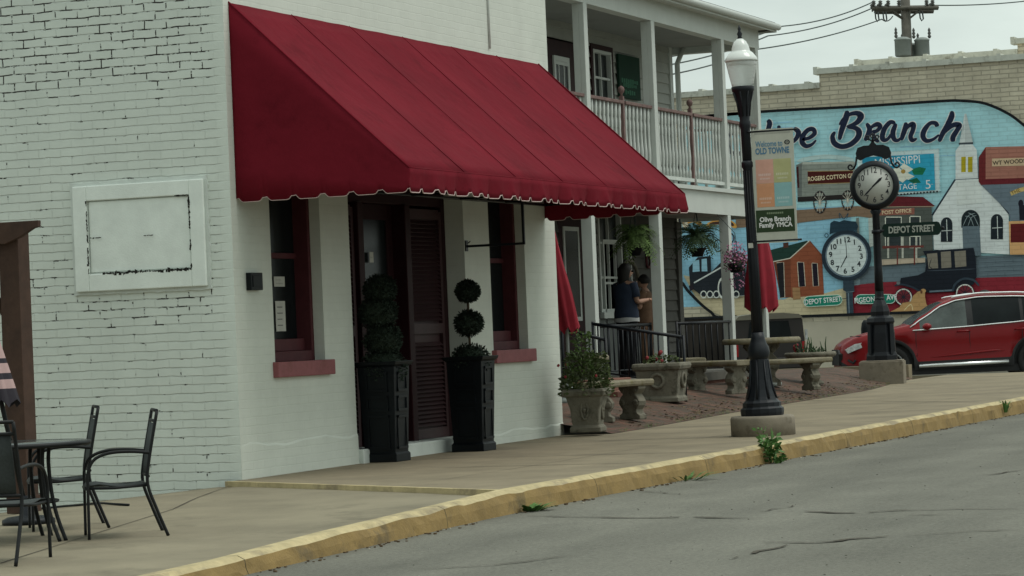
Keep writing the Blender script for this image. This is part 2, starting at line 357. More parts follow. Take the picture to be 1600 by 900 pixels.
# ================================================================== GROUND
def concrete_joint(mb, a, b, zf, w=.012, m=1):
    a = Vector(a); b = Vector(b); d = (b - a); n = Vector((-d.y, d.x)).normalized() * w / 2; k = max(2, int(d.length / .4)); pts = []
    for i in range(k + 1):
        p = a + d * i / k; pts.append((p, n * random.uniform(.6, 1.4)))
    for (p, n1), (q, n2) in zip(pts, pts[1:]):
        mb.quad([(p.x - n1.x, p.y - n1.y, zf(p.x, p.y) + .004), (q.x - n2.x, q.y - n2.y, zf(q.x, q.y) + .004), (q.x + n2.x, q.y + n2.y, zf(q.x, q.y) + .004), (p.x + n1.x, p.y + n1.y, zf(p.x, p.y) + .004)], m)
mat('joint_dark', (.07, .06, .045), 1, .3, 9)
# asphalt with its own patches, aggregate and fine wear
def asphalt():
    m = mat('asphalt', (.142, .138, .114), .92, .14, .7)
    N = m.node_tree.nodes; K = m.node_tree.links.new; b = N['Principled BSDF']; t = N['Texture Coordinate']
    base = b.inputs['Base Color'].links[0].from_socket
    f = N.new('ShaderNodeTexNoise'); f.inputs['Scale'].default_value = 34; f.inputs['Detail'].default_value = 5; f.inputs['Roughness'].default_value = .8; K(t.outputs['Object'], f.inputs['Vector'])
    r = N.new('ShaderNodeMapRange'); r.inputs['From Min'].default_value = .35; r.inputs['From Max'].default_value = .65; r.inputs['To Min'].default_value = .74; r.inputs['To Max'].default_value = 1.28; K(f.outputs['Fac'], r.inputs[0])
    v = N.new('ShaderNodeVectorMath'); v.operation = 'SCALE'; K(base, v.inputs[0]); K(r.outputs[0], v.inputs['Scale'])
    # long worn streaks in the driving direction
    mp = N.new('ShaderNodeMapping'); mp.inputs['Scale'].default_value = (.12, .9, 1); K(t.outputs['Object'], mp.inputs[0])
    g = N.new('ShaderNodeTexNoise'); g.inputs['Scale'].default_value = 1.6; g.inputs['Detail'].default_value = 8; K(mp.outputs[0], g.inputs['Vector'])
    r2 = N.new('ShaderNodeMapRange'); r2.inputs['From Min'].default_value = .35; r2.inputs['From Max'].default_value = .65; r2.inputs['To Min'].default_value = .84; r2.inputs['To Max'].default_value = 1.14; K(g.outputs['Fac'], r2.inputs[0])
    v2 = N.new('ShaderNodeVectorMath'); v2.operation = 'SCALE'; K(v.outputs[0], v2.inputs[0]); K(r2.outputs[0], v2.inputs['Scale']); K(v2.outputs[0], b.inputs['Base Color'])
    bp = N.new('ShaderNodeBump'); bp.inputs['Distance'].default_value = .006; K(f.outputs['Fac'], bp.inputs['Height']); K(bp.outputs[0], b.inputs['Normal'])
asphalt()
mat('asphalt_patch', (.131, .128, .106), .92, .12, 2, .006, 34)
mat('far_ground', (.12, .12, .1), 1, .2, .1)
g = MB(); xs = [-40, -30, -23, -18, -12, -3, 20, 32.2, 60]
for a, b in zip(xs, xs[1:]): g.quad([(a, -40, zroad(a)), (b, -40, zroad(b)), (b, -3.3, zroad(b)), (a, -3.3, zroad(a))])
g.quad([(32.2, -3.3, -.155), (60, -3.3, -.155), (60, 40, -.155), (32.2, 40, -.155)])
g.quad([(-40, -3.3, zroad(-40)), (-12.5, -3.3, zroad(-12.5)), (-12.5, 40, zroad(-12.5)), (-40, 40, zroad(-40))])
road = g.build('road', ['asphalt']); tag(road, kind='structure')
g = MB(); g.quad([(-1500, -1500, -.75), (1500, -1500, -.75), (1500, 1500, -.75), (-1500, 1500, -.75)]); tag(g.build('ground', 'far_ground'), kind='structure')
# the cracks of the road
g = MB()
def crack(pts, w=.02):
    pts = [onZ(x, y, -.16) for x, y in pts]; line = []
    for a, b in zip(pts, pts[1:]):
        n = max(3, int((b - a).length / .12))
        for i in range(n): line.append(a.lerp(b, i / n) + Vector((random.uniform(-.02, .02), random.uniform(-.035, .035), 0)))
    line.append(pts[-1]); ws = [w * random.uniform(.25, 1.25) * min(1, .2 + 4 * min(i, len(line) - 1 - i) / len(line)) for i in range(len(line))]
    for i in range(len(line) - 1):
        p, q = line[i], line[i + 1]; d = (q - p); n = Vector((-d.y, d.x, 0)).normalized()
        if random.random() < .1: continue
        g.quad([(*(p - n * ws[i]).xy, zroad(p.x) + .007), (*(q - n * ws[i + 1]).xy, zroad(q.x) + .007), (*(q + n * ws[i + 1]).xy, zroad(q.x) + .007), (*(p + n * ws[i]).xy, zroad(p.x) + .007)])
crack([(820, 808), (1000, 810), (1080, 809), (1190, 810)], .030); crack([(1190, 802), (1260, 788)], .012); crack([(1240, 800), (1330, 803), (1400, 799), (1500, 797), (1600, 796)], .030)
crack([(1190, 842), (1280, 842), (1340, 836), (1420, 832)], .032); crack([(1140, 864), (1190, 854), (1230, 845)], .018); crack([(1220, 895), (1400, 893), (1520, 886), (1600, 882)], .022)
crack([(1410, 805), (1500, 804)], .012); crack([(1540, 744), (1600, 736)], .02); crack([(640, 880), (760, 874), (900, 860)], .012)
crack([(1420, 832), (1520, 826), (1600, 824)], .016);  crack([(1470, 723), (1520, 722)], .010); crack([(870, 770), (960, 766), (1080, 775)], .009)
tag(g.build('road_cracks', 'joint_dark'), kind='structure')
g = MB()      # loose grit on the asphalt
for i in range(700):
    x = random.uniform(-9, 26); y = random.uniform(-9.5, -3.6); s_ = random.uniform(.003, .009)
    g.cbox((x, y, zroad(x) + s_ * .2), (s_ * 1.4, s_, s_ * .5), 0 if random.random() < .6 else 1, random.uniform(0, 3))
mat('grit', (.09, .085, .07), 1, .4, 30); mat('pale_grit', (.34, .33, .29), 1, .3, 30)
tag(g.build('road_grit', ['grit', 'pale_grit']), kind='stuff', label='loose grit and small stones scattered over the grey road', cat='grit')

# sidewalk between the kerb and the fronts
EDGE = -.02
g = MB(); KX = 32.2
def wpoly(xa, xb, ya, yb):
    n = max(1, int((xb - xa) / 2))
    for i in range(n):
        a = xa + (xb - xa) * i / n; b = xa + (xb - xa) * (i + 1) / n
        g.quad([(a, ya(a), zwalk(a)), (b, ya(b), zwalk(b)), (b, yb(b), zwalk(b)), (a, yb(a), zwalk(a))])
st0 = Vector((-.24, .02)); st1 = Vector((-2.55, -3.36))       # the painted step, from the wall corner to the kerb
g.quad([(st0.x, st0.y, 0), (st1.x, st1.y, 0), (0, -3.36, 0), (0, .02, 0)])
wpoly(0, 8.2, lambda x: -3.36, lambda x: .05); wpoly(8.2, KX, lambda x: -3.36, lambda x: ybord(x))
n_ = Vector((st1.y - st0.y, -(st1.x - st0.x))).normalized()
g.quad([(st0.x, st0.y, 0), (st1.x, st1.y, 0), (st1.x, st1.y, -.2), (st0.x, st0.y, -.2)])
for p in ((1.2,), (2.9,), (6.1,), (9.2,), (12.4,), (15.6,), (18.8,), (22.0,), (25.2,)):
    concrete_joint(g, (p[0], -3.35), (p[0] + .05, ybord(p[0]) if p[0] > 8 else -.02), lambda x, y: zwalk(x), .022)
concrete_joint(g, (-1.6, -2.15), (33, -2.5), lambda x, y: zwalk(x), .006)
q = onZ(1262, 630), onZ(1530, 632); concrete_joint(g, q[0].xy, q[1].xy, lambda x, y: zwalk(x), .03)
g.quad([(KX, -3.36, .064), (KX, 2.5, .064), (KX, 2.5, -.3), (KX, -3.36, -.3)])
sidewalk = g.build('sidewalk', ['concrete', 'joint_dark']); tag(sidewalk, kind='structure')
g = MB()     # painted lip of the step
w2 = n_ * .05
def lip(a, b, z0, z1, o=0):
    g.quad([(a.x + w2.x, a.y + w2.y, z0), (b.x + w2.x, b.y + w2.y, z0), (b.x - w2.x, b.y - w2.y, z1), (a.x - w2.x, a.y - w2.y, z1)])
for i in range(24):
    a = st0.lerp(st1, i / 24); b = st0.lerp(st1, (i + 1) / 24); s_ = -n_ if (n_.x > 0) else n_
    o1 = .022 + .006 * math.sin(i * 2.3); o2 = .022 + .006 * math.sin((i + 1) * 2.3)
    A = [(a.x + s_.x * o1, a.y + s_.y * o1), (b.x + s_.x * o2, b.y + s_.y * o2), (b.x - s_.x * .03, b.y - s_.y * .03), (a.x - s_.x * .03, a.y - s_.y * .03)]
    g.quad([(*p, .005) for p in A]); g.quad([(*A[0], .005), (*A[1], .005), (*A[1], -.1), (*A[0], -.1)])
tag(g.build('step_edge', 'kerb_top'), kind='structure')
# lower corner slab
g = MB(); NX, NY = 26, 34; P = {}
for i in range(NX + 1):
    for j in range(NY + 1):
        y = -3.38 + (15.4) * j / NY
        xr = (st0.x + (st1.x - st0.x) * (y - st0.y) / (st1.y - st0.y) + .01) if y < st0.y else .01
        x = -12.6 + (xr + 12.6) * i / NX; P[i, j] = (x, y, zslab(x, y))
for i in range(NX):
    for j in range(NY): g.quad([P[i, j], P[i + 1, j], P[i + 1, j + 1], P[i, j + 1]])
a, b, c_ = onZ(378, 757, -.03), onZ(270, 797, -.06), onZ(0, 872, -.1)
concrete_joint(g, (-.2, 0), b.xy, zslab, .012); concrete_joint(g, b.xy, c_.xy, zslab, .012)
a, b = onZ(0, 851, -.1), onZ(120, 845, -.09); concrete_joint(g, a.xy, b.xy, zslab, .012)
tag(g.build('corner_slab', ['slab_concrete', 'joint_dark']), kind='structure')
# kerb
def ztop(x):
    T = [(-12.6, -.18), (-7.3, -.105), (-5.7, -.055), (-4.7, -.035), (-2.6, .012), (3, .008), (33, .066)]
    for (a, b), (c, d) in zip(T, T[1:]):
        if x <= c: return b + (d - b) * (x - a) / (c - a)
    return T[-1][1]
g = MB(); xk = -12.6; k = 0
while xk < KX:
    ln = random.choice([2.4, 2.9, 3.1]); xe = min(KX, xk + ln); n = max(2, int((xe - xk) / .12)); rows = []
    for i in range(n + 1):
        x = xk + .006 + (xe - xk - .012) * i / n; zt = ztop(x); zr = zroad(x) - .03
        no = lambda s_: mnoise.noise(Vector((x * 2.2, s_, 3))) * .016 + mnoise.noise(Vector((x * 7, s_ + 5, 3))) * .008
        rows.append([(x, -3.345, zt + .003), (x, -3.43 + no(1), zt + .004 + no(2) * .3), (x, -3.475 + no(3), zt - .022 + no(4)), (x, -3.492 + no(5), zt - .075), (x, -3.505 + no(6) * 1.3, zr)])
    for r1, r2 in zip(rows, rows[1:]):
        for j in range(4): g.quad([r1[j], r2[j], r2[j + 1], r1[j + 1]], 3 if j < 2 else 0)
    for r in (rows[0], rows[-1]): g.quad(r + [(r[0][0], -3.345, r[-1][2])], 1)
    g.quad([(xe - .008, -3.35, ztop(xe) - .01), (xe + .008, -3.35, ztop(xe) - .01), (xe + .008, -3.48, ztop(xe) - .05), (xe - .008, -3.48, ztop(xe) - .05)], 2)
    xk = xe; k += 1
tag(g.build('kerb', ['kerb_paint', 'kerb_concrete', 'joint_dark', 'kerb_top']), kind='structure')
# dirt and crumbs in the gutter, grass tufts
mat('debris', (.10, .065, .035), 1, .5, 30); mat('chip', (.5, .46, .38), .9, .2, 30)
g = MB()
for i in range(520):
    x = random.uniform(-9, 30); d = abs(random.gauss(0, .05)); y = -3.52 - d; s_ = random.uniform(.006, .018); z = zroad(x) + .002
    if mnoise.noise(Vector((x * .8, 0, 0))) < -.25: continue
    g.cbox((x, y, z + s_ * .2), (s_ * 1.5, s_, s_ * .5), 0 if random.random() < .93 else 1, random.uniform(0, 3))
tag(g.build('gutter_debris', ['debris', 'chip']), kind='stuff', label='crumbs and leaf litter along the foot of the yellow kerb', cat='debris')
def tuft(name, label, c, h, n, r, m='weed', leafw=.012, cat='weed', flat=0.0):
    g = MB()
    for i in range(n):
        a = random.uniform(0, 2 * PI); rr = r * random.random() ** .5 * .5; hh = h * random.uniform(.4, 1); ln = r * random.uniform(.4, 1)
        p0 = Vector((c[0] + rr * math.cos(a), c[1] + rr * math.sin(a), c[2])); p2 = p0 + Vector((ln * math.cos(a), ln * math.sin(a), hh * (1 - flat)))
        p1 = (p0 + p2) / 2 + Vector((0, 0, hh * .25)); n_ = Vector((-math.sin(a), math.cos(a), 0)) * leafw * random.uniform(.6, 1.4)
        g.quad([p0 - n_ * .4, p0 + n_ * .4, p1 + n_, p1 - n_]); g.quad([p1 - n_, p1 + n_, p2 + n_ * .1, p2 - n_ * .1])
    return tag(g.build(name, m), label, cat)
def leafy(g, c, h, spread, n, size, m=0, seed=0):
    for i in range(n):
        a = random.uniform(0, 2 * PI); t = random.random(); r = spread * (random.random() ** .6) * (1 - .35 * t)
        p = Vector((c[0] + r * math.cos(a), c[1] + r * math.sin(a), c[2] + h * t)); s_ = size * random.uniform(.5, 1.2)
        d = Vector((math.cos(a + random.uniform(-.8, .8)), math.sin(a + random.uniform(-.8, .8)), random.uniform(-.5, .8))).normalized(); u = d.orthogonal().normalized(); v = d.cross(u)
        q = random.uniform(0, PI); u2 = u * math.cos(q) + v * math.sin(q)
        g.quad([p, p + d * s_ * .5 + u2 * s_ * .28, p + d * s_, p + d * s_ * .5 - u2 * s_ * .28], m)
wp = onZ(1197, 728, -.15); wp.x = onY(1204, 715, -3.53).x
g = MB(); leafy(g, (wp.x, -3.53, -.15), .24, .11, 150, .08); leafy(g, (wp.x - .15, -3.5, -.15), .34, .07, 40, .05)
for i in range(9): a = random.uniform(0, 6.28); g.tube([(wp.x, -3.53, -.15), (wp.x + .1 * math.cos(a), -3.5 + .06 * math.sin(a), random.uniform(.05, .2))], .004, 4)
tag(g.build('weed', 'weed'), 'tall leafy green weed growing out of a kerb joint below the street lamp', 'weed')
def at_kerb(px):
    p = onY(px, 700, -3.5); return (p.x, -3.54, zroad(p.x))
tuft('weed', 'low grassy weed in the gutter below the black planters', at_kerb(818), .06, 60, .16, leafw=.012)
tuft('weed', 'thin grass growing under the kerb between the planters and the street lamp', at_kerb(1062), .07, 45, .3, leafw=.01)
tuft('weed', 'small dry weed on the kerb at the far right', (onY(1568, 628, -3.5).x, -3.52, -.1), .16, 22, .10, leafw=.010)
g = MB()
for x in [a * .12 + 8.3 for a in range(150)]:
    if mnoise.noise(Vector((x * 1.3, 2, 0))) > -.05:
        for i in range(6):
            a = random.uniform(0, 2 * PI); y = ybord(x) + .02 + random.uniform(-.02, .05); h = random.uniform(.015, .06); p = Vector((x + random.uniform(-.08, .08), y, zwalk(x)))
            g.quad([p, p + Vector((.012, 0, 0)), p + Vector((.03 * math.cos(a), .03 * math.sin(a), h))])
tag(g.build('grass', 'weed'), 'short grass in the seam between brick patio and pavement', 'grass', kind='stuff')

# brick patio
def patio_mat():
    m = brick_mat('patio_brick', 'x', (.155, .070, .050), (.085, .062, .040), .2, .1, .014, .006, 0, .75, (.085, .062, .048))
    N = m.node_tree.nodes; K = m.node_tree.links.new
    t = N['Texture Coordinate']; c = [n for n in N if n.bl_idname == 'ShaderNodeCombineXYZ'][0]; s = [n for n in N if n.bl_idname == 'ShaderNodeSeparateXYZ'][0]
    K(s.outputs['Y'], c.inputs[1])
patio_mat()
g = MB(); NX, NY = 40, 12; P = {}
for i in range(NX + 1):
    x = 7.9 + (29.5 - 7.9) * i / NX
    for j in range(NY + 1): y = ybord(x) + (5.2 - ybord(x)) * (j / NY) ** 1.6; P[i, j] = (x, y, zpatio(x, y) + (.012 if j else .004))
for i in range(NX):
    for j in range(NY): g.quad([P[i, j], P[i + 1, j], P[i + 1, j + 1], P[i, j + 1]])
tag(g.build('brick_patio', 'patio_brick'), kind='structure')
mat('leaf_litter', (.12, .085, .045), 1, .5, 30)
g = MB()
for i in range(2600):
    x = random.uniform(8.3, 29); y = ybord(x) + abs(random.gauss(0, .35)) + .02; s_ = random.uniform(.015, .05)
    if mnoise.noise(Vector((x * 1.1, y * 2.5, 4))) < -.08 or y > 1.9: continue
    a = random.uniform(0, 6.28); z = zpatio(x, y) + .016; p = Vector((x, y, z)); d = Vector((math.cos(a), math.sin(a), random.uniform(-.1, .3))) * s_; u = Vector((-math.sin(a), math.cos(a), random.uniform(0, .3))) * s_ * .5
    g.quad([p, p + d * .5 + u, p + d, p + d * .5 - u])
tag(g.build('leaf_litter', 'leaf_litter'), kind='stuff', label='dry brown leaf litter strewn along the edge of the brick patio', cat='leaf litter')
g = MB()
a = onG(1413, 592); g.box((29.5, a.y, -.3), (29.75, 12, zpatio(29.5, 3) + .02)); g.box((29.75, 2.5, -.3), (32.2, 12, .06))
tag(g.build('patio_kerb', 'concrete'), kind='structure')

# ================================================================== CORNER SHOP (white painted brick)
brick_mat('side_brick', 'y', (.72, .77, .71), (.055, .05, .045), .215, .0745, .006, .010, wear=1, var=.09, bumps=.8)
brick_mat('front_brick', 'x', (.66, .69, .625), (.42, .44, .40), .215, .0745, .006, .0022, var=.09, jfac=.06, bumps=.35, c2=(.645, .675, .61))
shop = thing('corner_shop', 'white painted brick shop at the street corner with the red awning', 'building', (0, 0, 0))
ZT = 5.3
def wall_y(g, y0, y1, x0, x1, z0, z1, holes, m=0, mr=0):
    """wall in an xz plane (front face y0, thickness to y1) with rectangular holes (xa,xb,za,zb)"""
    X = sorted({x0, x1, *[h[0] for h in holes], *[h[1] for h in holes]}); Z = sorted({z0, z1, *[h[2] for h in holes], *[h[3] for h in holes]})
    ins = lambda a, b: any(h[0] <= a < h[1] and h[2] <= b < h[3] for h in holes)
    for xa, xb in zip(X, X[1:]):
        for za, zb in zip(Z, Z[1:]):
            if not ins(xa, za): g.quad([(xa, y0, za), (xb, y0, za), (xb, y0, zb), (xa, y0, zb)], m)
    for (a, b, c, d) in holes:
        g.quad([(a, y0, c), (a, y1, c), (a, y1, d), (a, y0, d)], mr); g.quad([(b, y0, c), (b, y0, d), (b, y1, d), (b, y1, c)], mr)
        g.quad([(a, y0, c), (b, y0, c), (b, y1, c), (a, y1, c)], mr); g.quad([(a, y0, d), (a, y1, d), (b, y1, d), (b, y0, d)], mr)
W1 = (.75, 1.80, .98, 2.75); W2 = (6.0, 7.03, .98, 2.75); DR = (2.44, 5.30, -.05, 2.85)
g = MB(); wall_y(g, 0, .30, 0, 8.0, -.3, ZT, [W1, W2, DR])
g.quad([(8.0, 0, -.3), (8.0, 9, -.3), (8.0, 9, ZT), (8.0, 0, ZT)]); g.quad([(0, 9, -.3), (8, 9, -.3), (8, 9, ZT), (0, 9, ZT)]); g.quad([(0, 0, ZT), (8, 0, ZT), (8, 9, ZT), (0, 9, ZT)], 0)
# rough low ledge where the render meets the pavement
for xa, xb in ((0.0, 2.44), (5.30, 8.0)):
    n = 14
    for i in range(n):
        a = xa + (xb - xa) * i / n; b = xa + (xb - xa) * (i + 1) / n; h = lambda x: (.27 if xa < 1 else .12) + .02 * math.sin(x * 5) + mnoise.noise(Vector((x * 3, 0, 0))) * .03
        e = lambda x: -.009 * min(1, (x - xa) / .5 + .02)
        g.quad([(a, e(a) - .003, -.1), (b, e(b) - .003, -.1), (b, e(b), h(b)), (a, e(a), h(a))]); g.quad([(a, e(a), h(a)), (b, e(b), h(b)), (b, .003, h(b) + .025), (a, .003, h(a) + .025)])
g.build('front_wall', 'front_brick', shop)
g = MB(); g.quad([(0, 0, -.6), (0, 9, -1.2), (0, 9, ZT), (0, 0, ZT)]); g.build('side_wall', 'side_brick', shop)
g = MB(); g.box((-.05, -.05, ZT), (8.05, 9.05, ZT + .12)); g.build('coping', 'coping', shop)
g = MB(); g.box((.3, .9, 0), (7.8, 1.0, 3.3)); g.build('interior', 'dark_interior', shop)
def shop_window(W):
    xa, xb, za, zb = W; f = MB()
    for (a, b) in ((xa, xa + .055), (xb - .055, xb)): f.box((a, .10, za), (b, .28, zb))
    f.box((xa, .10, zb - .06), (xb, .28, zb)); f.box((xa + .055, .10, za), (xb - .055, .28, za + .09)); f.box((xa + .055, .17, za + .09), (xb - .055, .28, za + .2))
    f.box((xa + .055, .22, 1.9), (xb - .055, .262, 1.95))
    o = f.build('window', 'rose_wood', shop, .006)
    g = MB(); g.box((xa + .05, .245, za + .1), (xb - .05, .257, zb - .05)); g.build('pane', 'window_glass', o)
    g = MB(); g.box((xa - .05, -.055, za - .135), (xb + .10, .10, za)); g.build('sill', 'sill_rose', o, .008)
shop_window(W1); shop_window(W2)
# doorway: recessed leaf between louvred panels
dx = lambda px: onY(px, 520, .3).x
g = MB(); g.box((2.44, -.06, -.08), (5.30, .3, .135)); g.build('door_step', 'white_paint', shop, .012)
fr = MB(); fr.box((2.44, .2, .135), (2.52, .34, 2.85)); fr.box((5.2, .2, .135), (5.30, .34, 2.85)); fr.box((2.52, .2, 2.45), (5.2, .34, 2.85))
for x in (3.02, 4.17): fr.box((x, .16, .135), (x + .13, .36, 2.45))
frame = fr.build('door_frame', 'maroon_wood', shop, .008)
mat('louvre_paint', (.040, .012, .015), .6, .2, 6, .001, 50)
def louvre(xa, xb, y, name='louvred_shutter'):
    g = MB()
    for a, b in ((xa, xa + .06), (xb - .06, xb)): g.box((a, y - .02, .14), (b, y + .02, 2.4))
    for z in (.14, 1.18, 2.32): g.box((xa + .06, y - .02, z), (xb - .06, y + .02, z + .1))
    z = .26
    while z < 2.3:
        if not (1.1 < z < 1.3):
            g.quad([(xa + .06, y - .022, z), (xb - .06, y - .022, z), (xb - .06, y + .015, z + .035), (xa + .06, y + .015, z + .035)])
            g.quad([(xa + .06, y + .015, z + .035), (xb - .06, y + .015, z + .035), (xb - .06, y + .012, z + .04), (xa + .06, y + .012, z + .04)])
        z += .042
    g.quad([(xa + .05, y + .018, .2), (xb - .05, y + .018, .2), (xb - .05, y + .018, 2.35), (xa + .05, y + .018, 2.35)])
    return g.build(name, 'louvre_paint', shop)
louvre(2.53, 3.0, .22); louvre(4.33, 5.19, .22)
g = MB(); g.box((3.15, .30, .14), (4.17, .345, .9)); g.box((3.15, .30, .9), (3.30, .345, 2.45)); g.box((4.02, .30, .9), (4.17, .345, 2.45)); g.box((3.3, .30, 2.3), (4.02, .345, 2.45)); door = g.build('door', 'maroon_wood', shop, .006)
g = MB(); g.box((3.3, .315, .9), (4.02, .325, 2.3)); g.build('pane', 'window_glass', door)
g = MB(); g.tube([(4.09, .29, 1.0), (4.09, .25, 1.0), (4.09, .25, 1.14), (4.09, .29, 1.14)], .01); g.build('handle', 'black_iron', door)
# small things on the shop
def notice(px, py, w, h, y, label, lines=0):
    p = onY(px, py, y); g = MB(); g.box((p.x - w / 2, y - .004, p.z - h / 2), (p.x + w / 2, y, p.z + h / 2), 0)
    for i in range(lines): z = p.z + h / 2 - h * (i + 1) / (lines + 1); g.box((p.x - w * .35, y - .006, z - h * .012), (p.x + w * random.uniform(.1, .35), y - .004, z + h * .012), 1)
    return tag(g.build('paper_notice', ['paper', 'ink']), label, 'notice')
notice(438, 494, .20, .27, .24, 'white paper notice low in the left shop window', 4)
notice(436, 440, .22, .09, .24, 'small lettered sticker above the paper notice in the left shop window', 2)
notice(580, 402, .09, .10, .29, 'little white card stuck on the dark shop door', 1)
p = onY(393, 440, 0); g = MB(); g.box((p.x - .11, -.05, p.z - .075), (p.x + .12, -.001, p.z + .075), 0); g.box((p.x - .08, -.056, p.z - .05), (p.x + .09, -.05, p.z + .05), 0)
tag(g.build('wall_box', 'black_plastic', None, .006), 'small black box fixed to the white front wall left of the first window', 'utility box')
# the old framed sign panel on the side wall
pan = thing('wall_sign_panel', 'blank white framed sign panel on the side wall beside the corner', 'sign', (0, 0, 0))
ya, yb, za, zb = .235, 1.49, 1.655, 2.565
def ragged(g, ya, yb, za, zb, x0, x1, m=0, k=26, amp=.006):
    out = []
    C4 = [(ya, za), (yb, za), (yb, zb), (ya, zb)]
    for (a, b), (c, d) in zip(C4, C4[1:] + C4[:1]):
        for i in range(k): out.append((a + (c - a) * i / k + random.uniform(-amp, amp), b + (d - b) * i / k + random.uniform(-amp, amp)))
    g.prism(out, x0, x1, 'yz', m)
g = MB(); ragged(g, ya - .03, yb + .035, za - .03, zb + .03, -.018, .0); g.build('plaster_border', 'white_paint', pan)
ring = MB(); i_ = (ya + .135, yb - .135, za + .15, zb - .13)
ring.box((-.052, ya, za), (-.019, i_[0], zb)); ring.box((-.052, i_[1], za), (-.019, yb, zb)); ring.box((-.052, i_[0], za), (-.019, i_[1], i_[2])); ring.box((-.052, i_[0], i_[3]), (-.019, i_[1], zb))
ring.build('frame', 'panel_white', pan, .008)
g = MB()
g.box((-.030, i_[0] + .012, i_[2] + .014), (-.019, i_[1] - .012, i_[3] - .01)); g.build('board', 'panel_white', pan, .004)
g = MB()      # where the paint has flaked along the joint of the board
def flakes(a, b, dens, w=.018):
    a = Vector(a); b = Vector(b); n = int((b - a).length / .022); u = (b - a).normalized(); v = Vector((-u.y, u.x))
    on = True
    for i in range(n):
        if random.random() < .18: on = random.random() < dens
        if not on: continue
        c = a + (b - a) * (i + .5) / n; L_ = .013 * random.uniform(.6, 1.2); W_ = w * random.uniform(.5, 1.3)
        q = [c - u * L_ - v * W_ * random.random(), c + u * L_ - v * W_ * random.random(), c + u * L_ + v * W_ * random.random(), c - u * L_ + v * W_ * random.random()]
        g.quad([(-.0535, p.x, p.y) for p in q])
flakes((i_[0], i_[2]), (i_[1], i_[2]), .82, .020); flakes((i_[0], i_[2]), (i_[0], i_[3]), .6, .013); flakes((i_[1], i_[2]), (i_[1], i_[3]), .7, .012); flakes((i_[0], i_[3]), (i_[1], i_[3]), .42, .010); flakes((i_[1] - .0, 2.115), (i_[0] + .35, 2.11), .5, .010)
g.build('flaked_paint', 'bare_joint', pan)

# ================================================================== AWNING
aw = thing('awning', 'dark red canvas awning with a scalloped valance over the shop front', 'awning', (0, 0, 0))
AX0, AX1, AY, AZT, AZF, AZB = .11, 7.70, -1.6, 4.06, 2.555, 2.355
RED = (.148, .010, .019)
def canvas(name, col):
    m = mat(name, col, .85, .14, 1.3, .010, 5, spec=.06, stain=[c * .78 for c in col], ss=1.6, st=.55)
    return m
canvas('canvas_red', RED)
mat('trim_cream', (.55, .42, .40), .8, .1, 10)
g = MB(); NP = 6; NS = 14; per = 10; G = {}
for i in range(NP * per + 1):
    x = AX0 + (AX1 - AX0) * i / (NP * per); u = (i % per) / per
    for j in range(NS + 1):
        t = j / NS; sag = .032 * math.sin(PI * u) ** .8 * math.sin(PI * min(1, t * 1.0)) + .012 * math.sin(PI * t)
        wr = .007 * mnoise.noise(Vector((x * 2.2, t * 2.2, 1))) + .006 * mnoise.noise(Vector((x * 6, t * 2, 5))) * t + .010 * max(0, t - .8) * math.sin(x * 19 + 2 * math.sin(x * 5))
        G[i, j] = (x, AY * t, AZT + (AZF - AZT) * t - sag + wr)
I = lambda i, j: i * (NS + 1) + j
vs = [G[i, j] for i in range(NP * per + 1) for j in range(NS + 1)]
g.add(vs, [(I(i, j), I(i, j + 1), I(i + 1, j + 1), I(i + 1, j)) for i in range(NP * per) for j in range(NS)], 0, True)
top = g.build('canopy', 'canvas_red', aw)
so_ = top.modifiers.new('s', 'SOLIDIFY'); so_.thickness = .004
g = MB()      # stitched seams over the ribs
for k in range(NP + 1):
    x = AX0 + (AX1 - AX0) * k / NP
    g.tube([(x, AY * t / 8, AZT + (AZF - AZT) * t / 8 - .006 * math.sin(PI * t / 8) + .004) for t in range(9)], x and .0035 if 0 < k < NP else .008, 6)
g.tube([(AX0 + (AX1 - AX0) * k / 40, AY, AZF + .002) for k in range(41)], .008, 6)
g.build('seam', 'canvas_red', aw)
def scallop_line(L_, pitch):
    n = max(1, round(L_ / pitch)); p = L_ / n; pts = []
    for k in range(n):
        b = k * p; pts += [(b, .030), (b + p * .10, .034), (b + p * .20, .006), (b + p * .26, 0), (b + p * .78, 0), (b + p * .86, .006), (b + p * .94, .030)]
    pts.append((L_, .030)); return pts
def valance(name, f, L_, ztop, zb, waves):
    """f(s) -> (x,y) outwards offset function"""
    g = MB(); pts = scallop_line(L_, .262); v = []; n = len(pts)
    for (s, h) in pts:
        for r in range(5):
            t = r / 4; z = ztop(s) + (zb + h - ztop(s)) * t; w_ = waves * t * (math.sin(s * 7.3) + .6 * math.sin(s * 17 + 1)) ; x, y = f(s, w_); v.append((x, y, z))
    g.add(v, [(i * 5 + r, (i + 1) * 5 + r, (i + 1) * 5 + r + 1, i * 5 + r + 1) for i in range(n - 1) for r in range(4)], 0, True)
    o = g.build(name, 'canvas_red', aw); md = o.modifiers.new('s', 'SOLIDIFY'); md.thickness = .004
    t = MB(); P_ = []
    for (s, h) in pts: x, y = f(s, waves * (math.sin(s * 7.3) + .6 * math.sin(s * 17 + 1))); P_.append((x, y, zb + h - .002))
    t.tube(P_, .0045, 6); t.build('trim', 'trim_cream', o)
valance('valance', lambda s, w_: (AX0 + s, AY - .006 + w_), AX1 - AX0, lambda s: AZF, AZB, .022)
